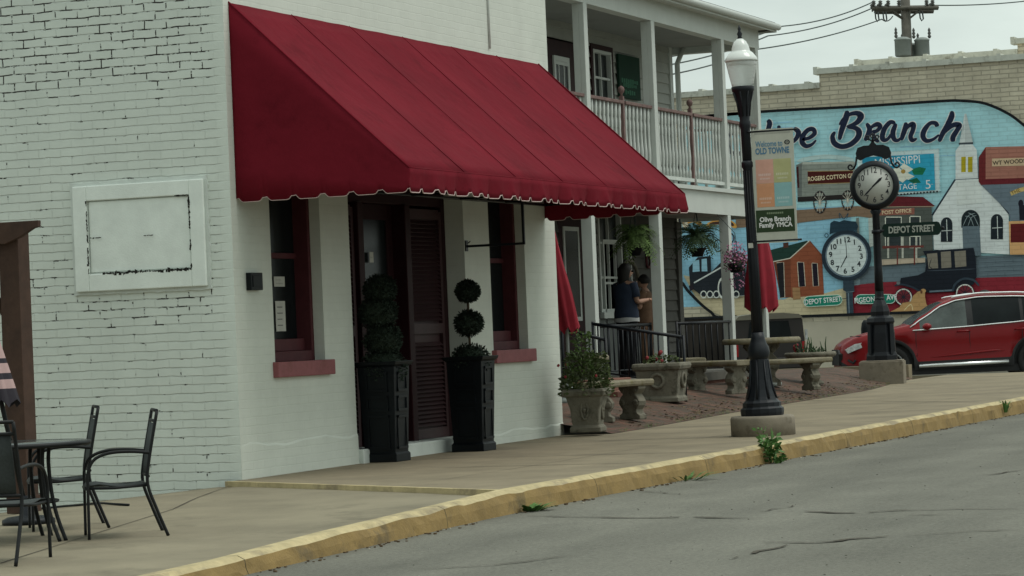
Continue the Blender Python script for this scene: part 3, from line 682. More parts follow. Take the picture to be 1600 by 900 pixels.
def side(x, name):
    g = MB(); pts = scallop_line(-AY, .262); v = []; n = len(pts)
    for (s, h) in pts:
        for r in range(7): t = r / 6; zt = AZT + (AZF - AZT) * (s / -AY) - .004; v.append((x + .004 * math.sin(s * 6 + t * 3) * t, -s, zt + (AZB + h - zt) * t))
    g.add(v, [(i * 7 + r, (i + 1) * 7 + r, (i + 1) * 7 + r + 1, i * 7 + r + 1) for i in range(n - 1) for r in range(6)], 0, True)
    o = g.build(name, 'canvas_red', aw); md = o.modifiers.new('s', 'SOLIDIFY'); md.thickness = .004
    t = MB(); t.tube([(x + .004 * math.sin(s * 6 + 3), -s, AZB + h - .002) for s, h in pts], .0045, 6); t.build('trim', 'trim_cream', o)
side(AX0, 'side_panel'); side(AX1, 'side_panel')
g = MB(); g.tube([(AX0 + .02, AY + .03, AZF - .03), (AX1 - .02, AY + .03, AZF - .03)], .014); g.tube([(AX0 + .02, -.02, AZT - .05), (AX1 - .02, -.02, AZT - .05)], .014); g.tube([(AX0 + .02, -.02, AZF - .03), (AX1 - .02, -.02, AZF - .03)], .014)
for k in range(NP + 1):
    x = min(max(AX0 + (AX1 - AX0) * k / NP, AX0 + .02), AX1 - .02); g.tube([(x, -.02, AZT - .06), (x, AY + .03, AZF - .045)], .012); g.tube([(x, -.02, AZF - .03), (x, AY + .03, AZF - .03)], .010)
g.build('awning_frame', 'black_iron', aw)
# iron sign bracket between the doorway and the second window
p0 = onY(728, 385, -.0); g = MB(); x = p0.x
g.box((x - .012, -.64, p0.z - .012), (x + .012, 0, p0.z + .012)); g.box((x - .012, -.64, p0.z - .01), (x + .012, -.616, AZF - .05)); g.box((x - .03, -.012, p0.z - .05), (x + .03, -.001, p0.z + .06)); g.tube([(x, -.02, p0.z + .03), (x, -.05, p0.z + .05)], .006)
tag(g.build('sign_bracket', 'black_iron'), 'empty black iron sign bracket hanging under the awning right of the doorway', 'bracket')
# thin conduit high on the front
p = onY(762, 30, 0); g = MB(); g.tube([(p.x, -.012, 4.12), (p.x, -.012, ZT)], .012); tag(g.build('conduit', 'white_paint'), 'thin white pipe running up the front wall above the awning', 'pipe')

# ================================================================== BLACK PLANTERS WITH TOPIARY
def planter(p, label):
    t = thing('tall_planter', label, 'planter', (p.x, p.y, zwalk(p.x)), 0, 'black planters either side of the doorway')
    g = MB(); w0, w1, h = .155, .185, .93
    def sq(hw, z): return [(-hw, -hw, z), (hw, -hw, z), (hw, hw, z), (-hw, hw, z)]
    L_ = [sq(.17, 0), sq(.17, .07), sq(w0, .09), sq(w1, h - .05), sq(.208, h - .03), sq(.218, h), sq(.19, h), sq(.17, h - .06)]
    v = [q for l in L_ for q in l]; f = [tuple(k * 4 + i for i in (0, 1, 2, 3))[::-1] for k in (0,)]
    for k in range(len(L_) - 1):
        for i in range(4): j = (i + 1) % 4; f.append((k * 4 + i, k * 4 + j, k * 4 + 4 + j, k * 4 + 4 + i))
    f.append((28, 29, 30, 31)); g.add(v, f, 0); g.build('planter_box', 'black_plastic', t, .006)
    g = MB()      # raised mouldings on the faces
    for rz in (0, PI / 2, PI, -PI / 2):
        M = Matrix.Rotation(rz, 4, 'Z')
        for (za, zb) in ((.13, .42), (.48, .60), (.66, .82)):
            for z in (za, zb): g.cbox((0, -(w0 + (w1 - w0) * z / h) - .008, z), (.22, .018, .022), 0, 0, M)
            for sx in (-.10, .10): g.box((sx - .01, -(w0 + (w1 - w0) * za / h) - .014, za), (sx + .01, -(w0 + (w1 - w0) * zb / h) + .004, zb), 0, M)
    g.build('moulding', 'black_plastic', t)
    g = MB(); g.cbox((0, 0, h - .05), (.33, .33, .02)); g.build('soil', 'soil', t)
    return t
def fuzz(c, r, n, sq=(1, 1, 1), s=.022):
    g = MB(); g.ball(c, r * .93, 20, 0, sq, wob=.05, seed=c[2])
    for i in range(n):
        z = random.uniform(-1, 1); a = random.uniform(0, 2 * PI); q = math.sqrt(1 - z * z); d = Vector((q * math.cos(a), q * math.sin(a), z))
        p = Vector(c) + Vector((d.x * sq[0], d.y * sq[1], d.z * sq[2])) * r * random.uniform(.86, 1.07); t1 = (d + Vector((random.uniform(-1, 1), random.uniform(-1, 1), random.uniform(-1, 1))) * .9).normalized(); u = t1.orthogonal().normalized(); k = s * random.uniform(.6, 1.3)
        g.quad([p, p + t1 * k * .5 + u * k * .3, p + t1 * k, p + t1 * k * .5 - u * k * .3])
    return g
pa = onZ(605, 722); pb = onZ(741, 706)
def topi_balls(p, balls, label, twist=False):
    t = thing('topiary', label, 'topiary', (p.x, p.y, zwalk(p.x) + .88)); g = MB(); g.tube([(0, 0, -.02), (.01, .005, .5), (0, 0, balls[0][0])], .014); g.build('stem', 'stem_brown', t)
    for z, r, sx in balls: fuzz((0, sx, z), r, 1500, (1, 1, .92), .030).build('clipped_ball', 'topiary_green', t)
    return t
planter(pa, 'tall square black planter left of the doorway under the spiral topiary'); planter(pb, 'tall square black planter right of the doorway under the three ball topiary')
topi_balls(pb, [(.69, .106, 0), (.375, .127, 0), (-.0, .18, 0)], 'clipped topiary of three separate green balls in the right planter')
t = topi_balls(pa, [(.72, .14, .0), (.50, .165, .03), (.25, .16, -.01), (-.02, .20, 0)], 'bushy topiary of crowded balls and a spiral in the left planter')
g = MB()
for k in range(160):
    a = k * .12; z = .15 + k * .0042; r = .15 - k * .0003
    c = Vector((r * math.cos(a), r * math.sin(a), z))
    for i in range(7):
        q = c + Vector([random.uniform(-.035, .035) for _ in range(3)]); d = Vector([random.uniform(-1, 1) for _ in range(3)]).normalized(); u = d.orthogonal(); g.quad([q, q + d * .015 + u * .008, q + d * .03, q + d * .015 - u * .008])
g.build('spiral_growth', 'topiary_green', t)

# ================================================================== HOUSE WITH THE TWO-STOREY PORCH
PF, PW = 2.0, 3.4
HX0 = 8.4; HX1 = 23.0
house = thing('porch_house', 'white clapboard house with a two storey porch beyond the awning', 'building', (0, 0, 0))
zfl = .46
zd1 = onY(1100, 292, PF).z; zd0 = onY(1100, 331, PF).z - .02       # deck edge
zbt = onY(1121, 60, PF).z                                           # underside of the eave beam
zr1 = onY(1040, 170, PF).z; zr0 = onY(1040, 279, PF).z
PX = [onY(914.5, 120, PF).x, onY(1019.5, 120, PF).x, onY(1128, 120, PF).x, onY(1181, 120, PF).x]
HX1 = PX[3] + .2
cx_ = onY(1050, 200, PW).x; HW1 = min(HX1, cx_)
# clapboards, each lapping over the one below
def siding(g, x0, x1, y, z0, z1, holes, step=.165):
    z = z0
    while z < z1 - .01:
        zt = min(z + step, z1); zm = (z + zt) / 2; segs = [(x0, x1)]
        for (a, b, c, d) in holes:
            if c < zm < d:
                ns = []
                for (p, q) in segs:
                    if b <= p or a >= q: ns.append((p, q)); continue
                    if a > p: ns.append((p, a))
                    if b < q: ns.append((b, q))
                segs = ns
        for (p, q) in segs:
            g.quad([(p, y - .030, z), (q, y - .030, z), (q, y - .004, zt), (p, y - .004, zt)]); g.quad([(p, y - .030, z), (q, y - .030, z), (q, y - .002, z - .002), (p, y - .002, z - .002)])
        z = zt
wq = lambda px, py: onY(px, py, PW)
UD = (wq(846, 100).x, wq(904, 100).x, zd1 + .02, wq(880, 66).z)       # upper door surround
UW = (wq(923, 100).x, wq(951, 100).x, wq(938, 165).z, wq(938, 80).z)
LW = (wq(932, 400).x, wq(968, 400).x, wq(950, 488).z, wq(950, 352).z + .25)
LD = (wq(872, 400).x, wq(908, 400).x, zfl, wq(890, 360).z + .25)
LW2 = (19.3, 20.6, 1.2, 2.5)
g = MB(); siding(g, HX0, HW1, PW, zd1, 5.9, [UD, UW])
g.quad([(HX0, PW + .12, .0), (HW1, PW + .12, 0), (HW1, PW + .12, 5.9), (HX0, PW + .12, 5.9)], 1)
g.quad([(HW1, PW - .02, 0), (HW1, 11, 0), (HW1, 11, 5.9), (HW1, PW - .02, 5.9)]); g.quad([(HX0, PW, 0), (HX0, 11, 0), (HX0, 11, 5.9), (HX0, PW, 5.9)])
g.build('wall', ['siding', 'dark_interior'], house)
g = MB(); siding(g, HX0, HW1, PW, .1, zd1 - .1, [LW, LD, LW2]); g.build('lower_wall', 'lower_siding_shaded', house)
g = MB(); g.box((HW1 - .11, PW - .045, zd1), (HW1 + .03, PW + .1, 5.9)); g.build('corner_board', 'post_paint', house); g = MB(); g.box((HW1 - .16, PW - .06, zfl), (HW1 + .03, PW + .12, zd0)); g.build('corner_board', 'lower_siding_shaded', house)  # lower corner board takes the same shade-darkened colour as the lower wall
def winframe(W, cols, rows, name='window', fr='post_paint', surround=None, y=PW, t=.045):
    a, b, c, d = W; f = MB()
    f.box((a, y - .05, c), (a + t, y + .05, d)); f.box((b - t, y - .05, c), (b, y + .05, d)); f.box((a + t, y - .05, c), (b - t, y + .05, c + t)); f.box((a + t, y - .05, d - t), (b - t, y + .05, d))
    for i in range(1, cols): x = a + (b - a) * i / cols; f.box((x - .012, y - .02, c + t), (x + .012, y + .02, d - t))
    for i in range(1, rows): z = c + (d - c) * i / rows; f.box((a + t, y - .03, z - .016), (b - t, y + .018, z + .016))
    o = f.build(name, fr, house); g = MB(); g.box((a + t, y + .022, c + t), (b - t, y + .03, d - t)); g.build('pane', 'window_glass', o)
    if surround:
        g = MB(); g.box((a - .09, y - .045, c - .02), (a - .002, y + .04, d + .08)); g.box((b + .002, y - .045, c - .02), (b + .09, y + .04, d + .08)); g.box((a - .002, y - .045, d + .002), (b + .002, y + .04, d + .08)); g.build('casing', surround, o)
    return o
winframe(UW, 2, 2, surround='maroon_wood')
# upper doorway: maroon surround with a white framed light
g = MB(); g.box((UD[0], PW - .03, UD[2]), (UD[1], PW + .06, UD[3])); ud = g.build('upper_door', 'maroon_wood', house)
V = (wq(860, 100).x, wq(884, 100).x, wq(880, 152).z - .3, wq(872, 89).z)
f = MB()
f.box((V[0], PW - .06, V[2]), (V[0] + .07, PW - .032, V[3])); f.box((V[1] - .07, PW - .06, V[2]), (V[1], PW - .032, V[3])); f.box((V[0] + .07, PW - .06, V[3] - .07), (V[1] - .07, PW - .032, V[3])); f.box((V[0] + .07, PW - .06, V[2] + .75), (V[1] - .07, PW - .032, V[2] + .8))
for i in (1, 2): x = V[0] + (V[1] - V[0]) * i / 3; f.box((x - .015, PW - .05, V[2]), (x + .015, PW - .032, V[3]))
f.build('glazing_bars', 'post_paint', ud); g = MB(); g.box((V[0] + .02, PW - .045, V[2]), (V[1] - .02, PW - .0315, V[3] - .02)); g.build('pane', 'window_glass', ud)
winframe(LW, 2, 3, surround=None, t=.05); winframe(LW2, 2, 2)
g = MB(); g.box((LW[0] - .1, PW - .12, LW[2] - .09), (LW[1] + .1, PW - .05, LW[2])); g.build('window_sill', 'post_paint', house)
g = MB(); g.box((LD[0], PW - .02, LD[2]), (LD[1], PW + .06, LD[3])); ld = g.build('porch_door', 'maroon_wood', house)
f = MB(); a, b = LD[0] + .16, LD[1] - .16; f.box((a, PW - .04, 1.3), (a + .06, PW - .022, LD[3] - .2)); f.box((b - .06, PW - .04, 1.3), (b, PW - .022, LD[3] - .2)); f.box((a + .06, PW - .04, LD[3] - .26), (b - .06, PW - .022, LD[3] - .2)); f.box((a + .06, PW - .04, 1.3), (b - .06, PW - .022, 1.36)); f.build('glazing_bars', 'post_paint', ld)
g = MB(); g.box((a + .03, PW - .035, 1.33), (b - .03, PW - .021, LD[3] - .23)); g.build('pane', 'window_glass', ld)
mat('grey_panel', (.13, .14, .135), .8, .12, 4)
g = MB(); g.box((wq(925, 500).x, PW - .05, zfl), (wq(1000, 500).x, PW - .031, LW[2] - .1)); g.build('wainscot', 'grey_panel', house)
# decks, beams and ceilings
g = MB(); g.box((HX0, PF - .06, zfl - .12), (HX1, PW, zfl)); g.build('porch_floor', 'wood_pole', house)
g = MB(); g.box((HX0, PF, .0), (HX1, PF + .1, zfl - .12)); g.box((HX1 - .1, PF + .1, 0), (HX1, PW, zfl - .12)); g.build('porch_base', 'rust_brick', house)
g = MB(); g.box((HX0, PF, zd0), (HX1, PF + .06, zd1 - .06)); g.box((HX1 - .06, PF + .06, zd0), (HX1, PW, zd1 - .06)); g.box((HX0, PF - .05, zd1 - .058), (HX1 + .05, PW, zd1)); g.build('balcony_deck', 'post_paint', house)
g = MB(); g.box((HX0, PF + .06, zd0 + .06), (HX1 - .06, PW, zd0 + .09)); g.build('porch_ceiling', 'soffit', house)
g = MB(); g.box((HX0, PF - .01, zbt), (HX1 + .02, PF + .17, zbt + .3)); g.box((HX1 - .16, PF + .17, zbt), (HX1 + .02, PW + 2, zbt + .3)); g.build('eave_beam', 'post_paint', house)
g = MB(); g.box((HX0, PF + .17, zbt + .1), (HX1 - .16, PW, zbt + .13)); g.build('balcony_ceiling', 'soffit', house)
ze = onY(1222, 44, PF - .2).z; xe = HX1 + .28
roof = MB()
sec = [(PF - .22, ze - .07), (PF - .22, ze + .05), (PW + 4.5, ze + 2.1), (PW + 4.5, ze + 1.9), (PF + .1, ze - .07)]
roof.prism(sec, HX0, xe, 'yz')
rf = roof.build('roof', 'shingle', house)
g = MB(); g.box((HX0, PF - .22, zbt + .3), (xe - .02, PF + .3, zbt + .33)); g.box((HX0, PF - .24, ze - .11), (xe + .01, PF - .223, ze + .03)); g.box((xe + .002, PF - .22, ze - .11), (xe + .02, PW + .8, ze + .04))
g.tube([(HX0, PF - .27, ze - .03), (xe, PF - .27, ze - .03)], .055, 8); g.box((HX1 + .02, PF - .2, zbt + .3), (xe, PW + 2, zbt + .33)); g.box((HX0, PF - .15, zbt + .332), (xe - .05, PF - .08, max(zbt + .34, ze - .1)))
g.build('eave', 'post_paint', rf)
for i, x in enumerate([PX[0] - 2.9] + PX):
    g = MB(); g.box((x, PF, zfl), (x + .15, PF + .15, zd0)); g.box((x, PF + .062, zd1), (x + .15, PF + .152, zbt)); g.box((x, PF - .012, zd1), (x + .15, PF + .062, zbt))
    g.box((x - .02, PF - .02, zfl), (x + .17, PF + .17, zfl + .12)); g.build('porch_post', 'post_paint', house, .006)
g = MB(); x = wq(1054, 200).x; g.tube([(x, PW - .09, zd1 + .02), (x, PW - .09, zbt - .15), (x + .02, PW - .2, zbt + .1)], .045, 8); g.build('downspout', 'post_paint', house)
# balcony railing, bay by bay
def bal_prof(h):
    return [(.026, 0), (.026, .10 * h), (.016, .16 * h), (.026, .22 * h), (.030, .34 * h), (.020, .5 * h), (.017, .62 * h), (.024, .74 * h), (.017, .80 * h), (.026, .86 * h), (.026, h)]
rb = zr0 + .05; rt = zr1 - .03
g0 = MB(); g0.lathe(bal_prof(rt - rb), (0, 0, 0), 8); bal = g0.build('baluster', 'baluster_paint'); first = True
def bay(x0, x1, y0, y1):
    global first
    r = MB(); n = max(2, int(round(math.hypot(x1 - x0, y1 - y0) / .165)))
    dx_, dy_ = (1, 0) if abs(x1 - x0) > abs(y1 - y0) else (0, 1); q = .045
    if dx_: r.box((x0, y0 - .05, rt), (x1, y0 + .05, zr1 + .015)); r2 = (x0, y0 - q, zr0 - .0), (x1, y0 + q, rb)
    else: r.box((x0 - .05, y0, rt), (x0 + .05, y1, zr1 + .015)); r2 = (x0 - q, y0, zr0), (x0 + q, y1, rb)
    o = r.build('balcony_rail', 'rail_wood', house, .006); b_ = MB(); b_.box(*r2); b_.build('bottom_rail', 'baluster_paint', o)
    for i in range(n):
        t = (i + .5) / n; c = bal if first else bal.copy()
        if not first: COL.objects.link(c)
        first = False; c.parent = o; c.location = (x0 + (x1 - x0) * t, y0 + (y1 - y0) * t, rb)
yr = PF + .07
nw = [onY(973, 200, yr).x, onY(1079, 200, yr).x]
stops = [PX[0] - 2.75, PX[0]] ; 
for a, b in ((PX[0] - 2.75, PX[0]), (PX[0] + .15, nw[0] - .05), (nw[0] + .05, PX[1]), (PX[1] + .15, nw[1] - .05), (nw[1] + .05, PX[2]), (PX[2] + .15, PX[3])): bay(a, b, yr, yr)
bay(HX1 - .1, HX1 - .1, PF + .16, PW - .05)
for x in nw:
    g = MB(); g.box((x - .03, yr - .03, zd1), (x + .03, yr + .03, zr1 + .08)); g.lathe([(.025, 0), (.015, .03), (.04, .06), (.05, .09), (.04, .125), (.0, .15)], (x, yr, zr1 + .08), 12); g.build('newel', 'rail_wood', house)
# green sign on the balcony wall
a = wq(960, 100); b = wq(995, 158); c = wq(977, 88)
gs = MB(); gs.box((a.x, PW - .07, b.z), (b.x, PW - .035, c.z), 0, None, (.012, .040, .026))
W_ = b.x - a.x
for k, (z, l) in enumerate(((.40, .8), (.30, .66), (.14, .5))):
    zz = b.z + (c.z - b.z) * z; n = int(l * 11)
    for i in range(n):
        x = a.x + W_ * (.5 - l / 2 + l * i / n); hh = random.uniform(.02, .04); gs.quad([(x, PW - .073, zz - hh), (x + W_ * l / n * .7, PW - .073, zz - hh), (x + W_ * l / n * .7, PW - .073, zz + hh), (x, PW - .073, zz + hh)], 0, (.05, .16, .10))
tag(gs.build('balcony_sign', 'printed'), 'dark green sign board on the upstairs porch wall beside the window', 'sign')

# porch steps and iron rails
SX0, SX1 = 13.7, 15.2
g = MB()
for k in range(3): g.box((SX0, PF - .06 - .32 * (3 - k), 0), (SX1, PF - .06 - .32 * (2 - k), .155 * (k + 1) - .02 + .06))
stp = g.build('porch_steps', 'rust_brick', house, .01)
def iron_rail(p, q, posts=True, nb=5, drop=.8, name='iron_railing', label='', group=None):
    t = thing(name, label, 'railing', (0, 0, 0), 0, group); p = Vector(p); q = Vector(q); g = MB(); g.tube([p, q], .022, 8); g.build('handrail', 'black_iron', t); g = MB(); g.tube([p - Vector((0, 0, .62)), q - Vector((0, 0, .62))], .012, 6); g.build('bottom_rail', 'black_iron', t)
    for e, dz in ((p, drop), (q, drop + .02)): g = MB(); g.tube([e + Vector((0, 0, .03)), e - Vector((0, 0, dz))], .019, 8); g.build('post', 'black_iron', t)
    for i in range(nb):
        e = p.lerp(q, (i + .5) / nb); g = MB(); g.tube([e, e - Vector((0, 0, .62))], .012, 6); g.build('baluster', 'black_iron', t)
    return t
e0 = onG(1072, 629); eh = onY(1067, 527, e0.y)
h0 = onX(926, 506, e0.x)
iron_rail((e0.x, h0.y, h0.z), (e0.x, e0.y, eh.z), nb=9, drop=.84, label='black iron stair railing sloping down in front of the standing woman')
b0 = onX(946, 531, 13.75); b1 = onX(878, 514, 13.75)
iron_rail((13.75, b1.y, b1.z), (13.75, b0.y, b0.z), nb=4, drop=.8, label='black iron stair railing half hidden behind the flowering corner urn')
zz = onY(1100, 504, PF + .05).z
a = onY(1056, 504, PF + .05).x; b = onY(1142, 504, PF + .05).x
iron_rail((a, PF + .04, zz), (b, PF + .04, zz), nb=9, drop=zz - zfl, label='level black iron porch railing in front of the dark board fence')
a2 = onY(930, 500, PF + .05).x; b2 = onY(1035, 500, PF + .05).x
iron_rail((a2 + .3, PF + .2, zz), (b2 - .1, PF + .2, zz), nb=13, drop=zz - zfl, label='level black iron porch railing between the two white posts by the woman')

# ================================================================== MURAL BUILDING
WX = 45.0
brick_mat('tan_brick', 'y', (.66, .60, .47), (.27, .24, .19), .42, .105, .013, .008, var=.25, c2=(.58, .52, .40), jfac=.6)
mat('beige_render', (.55, .50, .40), .9, .08, 1.2, .002, 40)
mb = thing('mural_building', 'long tan brick building with a painted town mural beyond the street corner', 'building', (0, 0, 0))
wy = lambda px, py: (onX(px, py, WX).y, onX(px, py, WX).z)
yL = 16.5; yR = -8.0
top_pts = [wy(1060, 158), wy(1184, 143), wy(1279, 133), wy(1280, 119), wy(1346, 108), wy(1600, 93)]
z1 = (top_pts[0][1] + top_pts[2][1]) / 2; z2 = sum(p[1] for p in top_pts[3:]) / 3; ys = top_pts[3][0]
g = MB()
zb_ = wy(1330, 500)[1]
g.quad([(WX, yL, zb_), (WX, ys, zb_), (WX, ys, z1), (WX, yL, z1)]); g.quad([(WX, ys, zb_), (WX, yR, zb_), (WX, yR, z2), (WX, ys, z2)])
g.quad([(WX + .3, ys, z1 - .1), (WX, ys, z1 - .1), (WX, ys, z2), (WX + .3, ys, z2)])
g.quad([(WX, yR, -.2), (WX + 14, yR, -.2), (WX + 14, yR, z2), (WX, yR, z2)]); g.quad([(WX, yL, -.2), (WX + 14, yL, -.2), (WX + 14, yL, z1), (WX, yL, z1)]); g.quad([(WX, yL, z1 - .1), (WX, yR, z1 - .1), (WX + 14, yR, z1 - .1), (WX + 14, yL, z1 - .1)])
g.build('brick_wall', 'tan_brick', mb)
g = MB(); g.quad([(WX, yL, -.3), (WX, yR, -.3), (WX, yR, zb_), (WX, yL, zb_)]); g.build('rendered_base', 'beige_render', mb)
def coping(y0, y1, z, x0=WX):
    g = MB(); y = y0; g.box((x0 - .07, y1, z), (x0 + .32, y0, z + .13))
    while y > y1 + .1: g.box((x0 - .085, y - .05, z - .004), (x0 + .335, y + .05, z + .17)); y -= .86
    return g.build('coping', 'coping', mb)
coping(yL, ys, z1 - .001); coping(ys + .07, yR, z2)
# taller wall behind, stepping up again
q1 = onX(1345, 98, WX + 4); q2 = onX(1590, 77, WX + 4); q3 = onX(1590, 62, WX + 4)
g = MB(); zz1 = (q1.z + q2.z) / 2 - .1; g.quad([(WX + 4, q1.y, 2), (WX + 4, q2.y, 2), (WX + 4, q2.y, zz1), (WX + 4, q1.y, zz1)]); g.quad([(WX + 4, q2.y, 2), (WX + 4, yR, 2), (WX + 4, yR, q3.z - .1), (WX + 4, q2.y, q3.z - .1)]); g.quad([(WX + 4, q1.y, 2), (WX + 9, q1.y, 2), (WX + 9, q1.y, zz1), (WX + 4, q1.y, zz1)])
g.build('rear_wall', 'tan_brick', mb); coping(q1.y + .1, q2.y, zz1, WX + 4); coping(q2.y + .1, yR, q3.z - .1, WX + 4)

# the mural: flat paint, a few millimetres of layers
mu = MB(); LAY = [0]
kf = 1.7
def pc(r, g_, b): c = lin(r, g_, b); return tuple(min(.88, v * kf) for v in c)
def fill(pts, col, up=True, lay=None):
    LAY[0] += 1; x = WX - .004 - (LAY[0] if lay is None else lay) * .00025
    mu.quad([(x, *wy(px, py)) for px, py in pts], 0, pc(*col))
def CA(pts, x0=1180, y0=140): return [(x0 + q[0] / 4.5, y0 + q[1] / 4.5, *q[2:]) for q in pts]
CB = lambda p: CA(p, 1380, 140)
CC = lambda p: CA(p, 1180, 320)
CD = lambda p: CA(p, 1380, 320)
def disc(cx, cy, rx, ry=None, col=(0, 0, 0), n=32, a0=0, a1=360):
    ry = ry or rx; fill([(cx + rx * math.cos(math.radians(a0 + (a1 - a0) * i / n)), cy + ry * math.sin(math.radians(a0 + (a1 - a0) * i / n))) for i in range(n + (a1 - a0 != 360))], col)
def ringp(cx, cy, rx, ry, w, col, n=36):
    LAY[0] += 1; x = WX - .004 - LAY[0] * .00025
    for i in range(n):
        a, b = 2 * PI * i / n, 2 * PI * (i + 1) / n
        mu.quad([(x, *wy(cx + rx * k * math.cos(t), cy + ry * k * math.sin(t))) for k, t in ((1, a), (1, b), (1 - w / rx, b), (1 - w / rx, a))], 0, pc(*col))
def catmull(p, n=6):
    out = []
    for i in range(len(p) - 1):
        a = p[max(i - 1, 0)]; b = p[i]; c = p[i + 1]; d = p[min(i + 2, len(p) - 1)]
        for k in range(n):
            t = k / n; out.append(tuple(.5 * ((2 * b[j]) + (-a[j] + c[j]) * t + (2 * a[j] - 5 * b[j] + 4 * c[j] - d[j]) * t * t + (-a[j] + 3 * b[j] - 3 * c[j] + d[j]) * t ** 3) for j in range(len(b))))
    return out + [p[-1]]
def stroke(p, w, col, taper=True, smooth=True, w0=.35):
    """p: pixel points, optional third value = width factor"""
    p = [(q[0], q[1], q[2] if len(q) > 2 else 1.0) for q in p]
    if smooth and len(p) > 2: p = catmull(p)
    LAY[0] += 1; x = WX - .004 - LAY[0] * .00025; n = len(p); Lp = []; Rp = []
    for i, q in enumerate(p):
        a = p[max(i - 1, 0)]; b = p[min(i + 1, n - 1)]; dx, dy = b[0] - a[0], b[1] - a[1]; l = math.hypot(dx, dy) or 1
        k = w / 2 * q[2] * (1 if not taper else min(1, w0 + i / 3.0, w0 + (n - 1 - i) / 3.0)); Lp.append((q[0] - dy / l * k, q[1] + dx / l * k)); Rp.append((q[0] + dy / l * k, q[1] - dx / l * k))
    for i in range(n - 1): mu.quad([(x, *wy(*Lp[i])), (x, *wy(*Lp[i + 1])), (x, *wy(*Rp[i + 1])), (x, *wy(*Rp[i]))], 0, pc(*col))
S_PX = scl((WX, 4, 2))
def wtext(body, px, py, hpx, col, sx=1.0, rot=0.0, bold=.02, align='CENTER'):
    LAY[0] += 1; x = WX - .004 - LAY[0] * .00025; o = wy(px, py); vs, fs = text_geo(body, hpx / S_PX * 1.35, align, sx, bold)
    c, s_ = math.cos(rot), math.sin(rot)
    mu.add([(x, o[0] - (a * c - b * s_), o[1] + (a * s_ + b * c)) for a, b, _ in vs], fs, 0, False, pc(*col))
BL, NAVY, SKY = (22, 24, 27), (27, 33, 52), (144, 183, 206)
outline = [(1078, 186), (1190, 175), (1340, 167), (1470, 158.5), (1505, 158), (1540, 162), (1575, 177), (1600, 195), (1640, 230), (1662, 290), (1662, 482), (1600, 483), (1400, 489), (1260, 494), (1136, 497), (1112, 487), (1088, 466), (1070, 444), (1066, 420), (1064, 210)]
fill(outline, SKY); fill([(1066, 330), (1200, 326), (1330, 322), (1330, 470), (1066, 480)], (124, 166, 186)); LAY[0] += 1
# thin streaks of brushed cloud
for i in range(26):
    px = random.uniform(1180, 1480); py = random.uniform(182, 250); stroke([(px, py), (px + 12, py - 1), (px + random.uniform(20, 60), py - random.uniform(1, 4))], random.uniform(.6, 1.8), (152, 188, 203) if i % 2 else (128, 168, 188))
for i in range(14): px = random.uniform(1240, 1300); py = random.uniform(350, 440); stroke([(px, py), (px + 30, py - 2)], 1, (150, 186, 200))
stroke([(1246, 252), (1275, 246), (1300, 245), (1335, 250)], 7, (158, 178, 178))
# ground band, road, street
fill([(1150, 335), (1250, 328), (1340, 322), (1380, 325), (1380, 343), (1340, 338), (1290, 343), (1250, 348), (1230, 352), (1150, 356)], (112, 92, 76))
fill([(1068, 430), (1100, 436), (1140, 445), (1190, 470), (1205, 468), (1225, 468), (1240, 462), (1290, 458), (1326, 448), (1326, 493), (1262, 494), (1136, 497), (1112, 487), (1088, 466)], (172, 160, 132))
fill([(1326, 446), (1380, 441), (1529, 434), (1600, 432), (1662, 430), (1662, 482), (1600, 483), (1400, 489), (1326, 491.5)], (118, 36, 46))
fill([(1340, 419), (1380, 414), (1459, 402), (1529, 400), (1600, 398), (1662, 396), (1662, 431), (1600, 432), (1529, 434), (1380, 441), (1340, 444)], (88, 100, 108))
for k in range(5): stroke([(1530, 404 + k * 7), (1570, 402 + k * 7), (1600, 401 + k * 7)], .8, (60, 68, 76))
fill([(1326, 447), (1344, 445), (1344, 419), (1326, 420)], (112, 128, 136))
# the small board house
HB = (122, 68, 48)
fill(CC([(130, 400), (250, 370), (260, 650), (180, 655)]), (100, 56, 40)); fill(CC([(250, 368), (385, 250), (470, 350), (485, 630), (255, 655)]), HB)
fill(CC([(108, 318), (365, 252), (378, 262), (248, 372), (125, 405)]), (30, 52, 46)); fill(CC([(198, 268), (234, 264), (236, 298), (200, 306)]), (70, 44, 38))
stroke(CC([(120, 402), (246, 376), (384, 252)]), 1.6, (176, 172, 160), smooth=False, taper=False); stroke(CC([(384, 252), (474, 366)]), 1.4, (50, 36, 34), smooth=False)
for q in ([(300, 405), (340, 405), (352, 572), (312, 576)], [(402, 412), (436, 412), (446, 570), (412, 572)]): stroke(CC(q + q[:1]), 2.2, (170, 160, 145), smooth=False, taper=False); fill(CC(q), (28, 24, 34))
q = [(152, 410), (200, 404), (208, 650), (176, 655)]; stroke(CC(q[:1] + q[1:]), 2.0, (170, 160, 145), smooth=False, taper=False); fill(CC(q), (28, 28, 32)); fill(CC([(262, 582), (315, 582), (322, 662), (268, 668)]), (140, 108, 76)); stroke(CC([(262, 610), (320, 610)]), 1, (80, 60, 44), smooth=False)
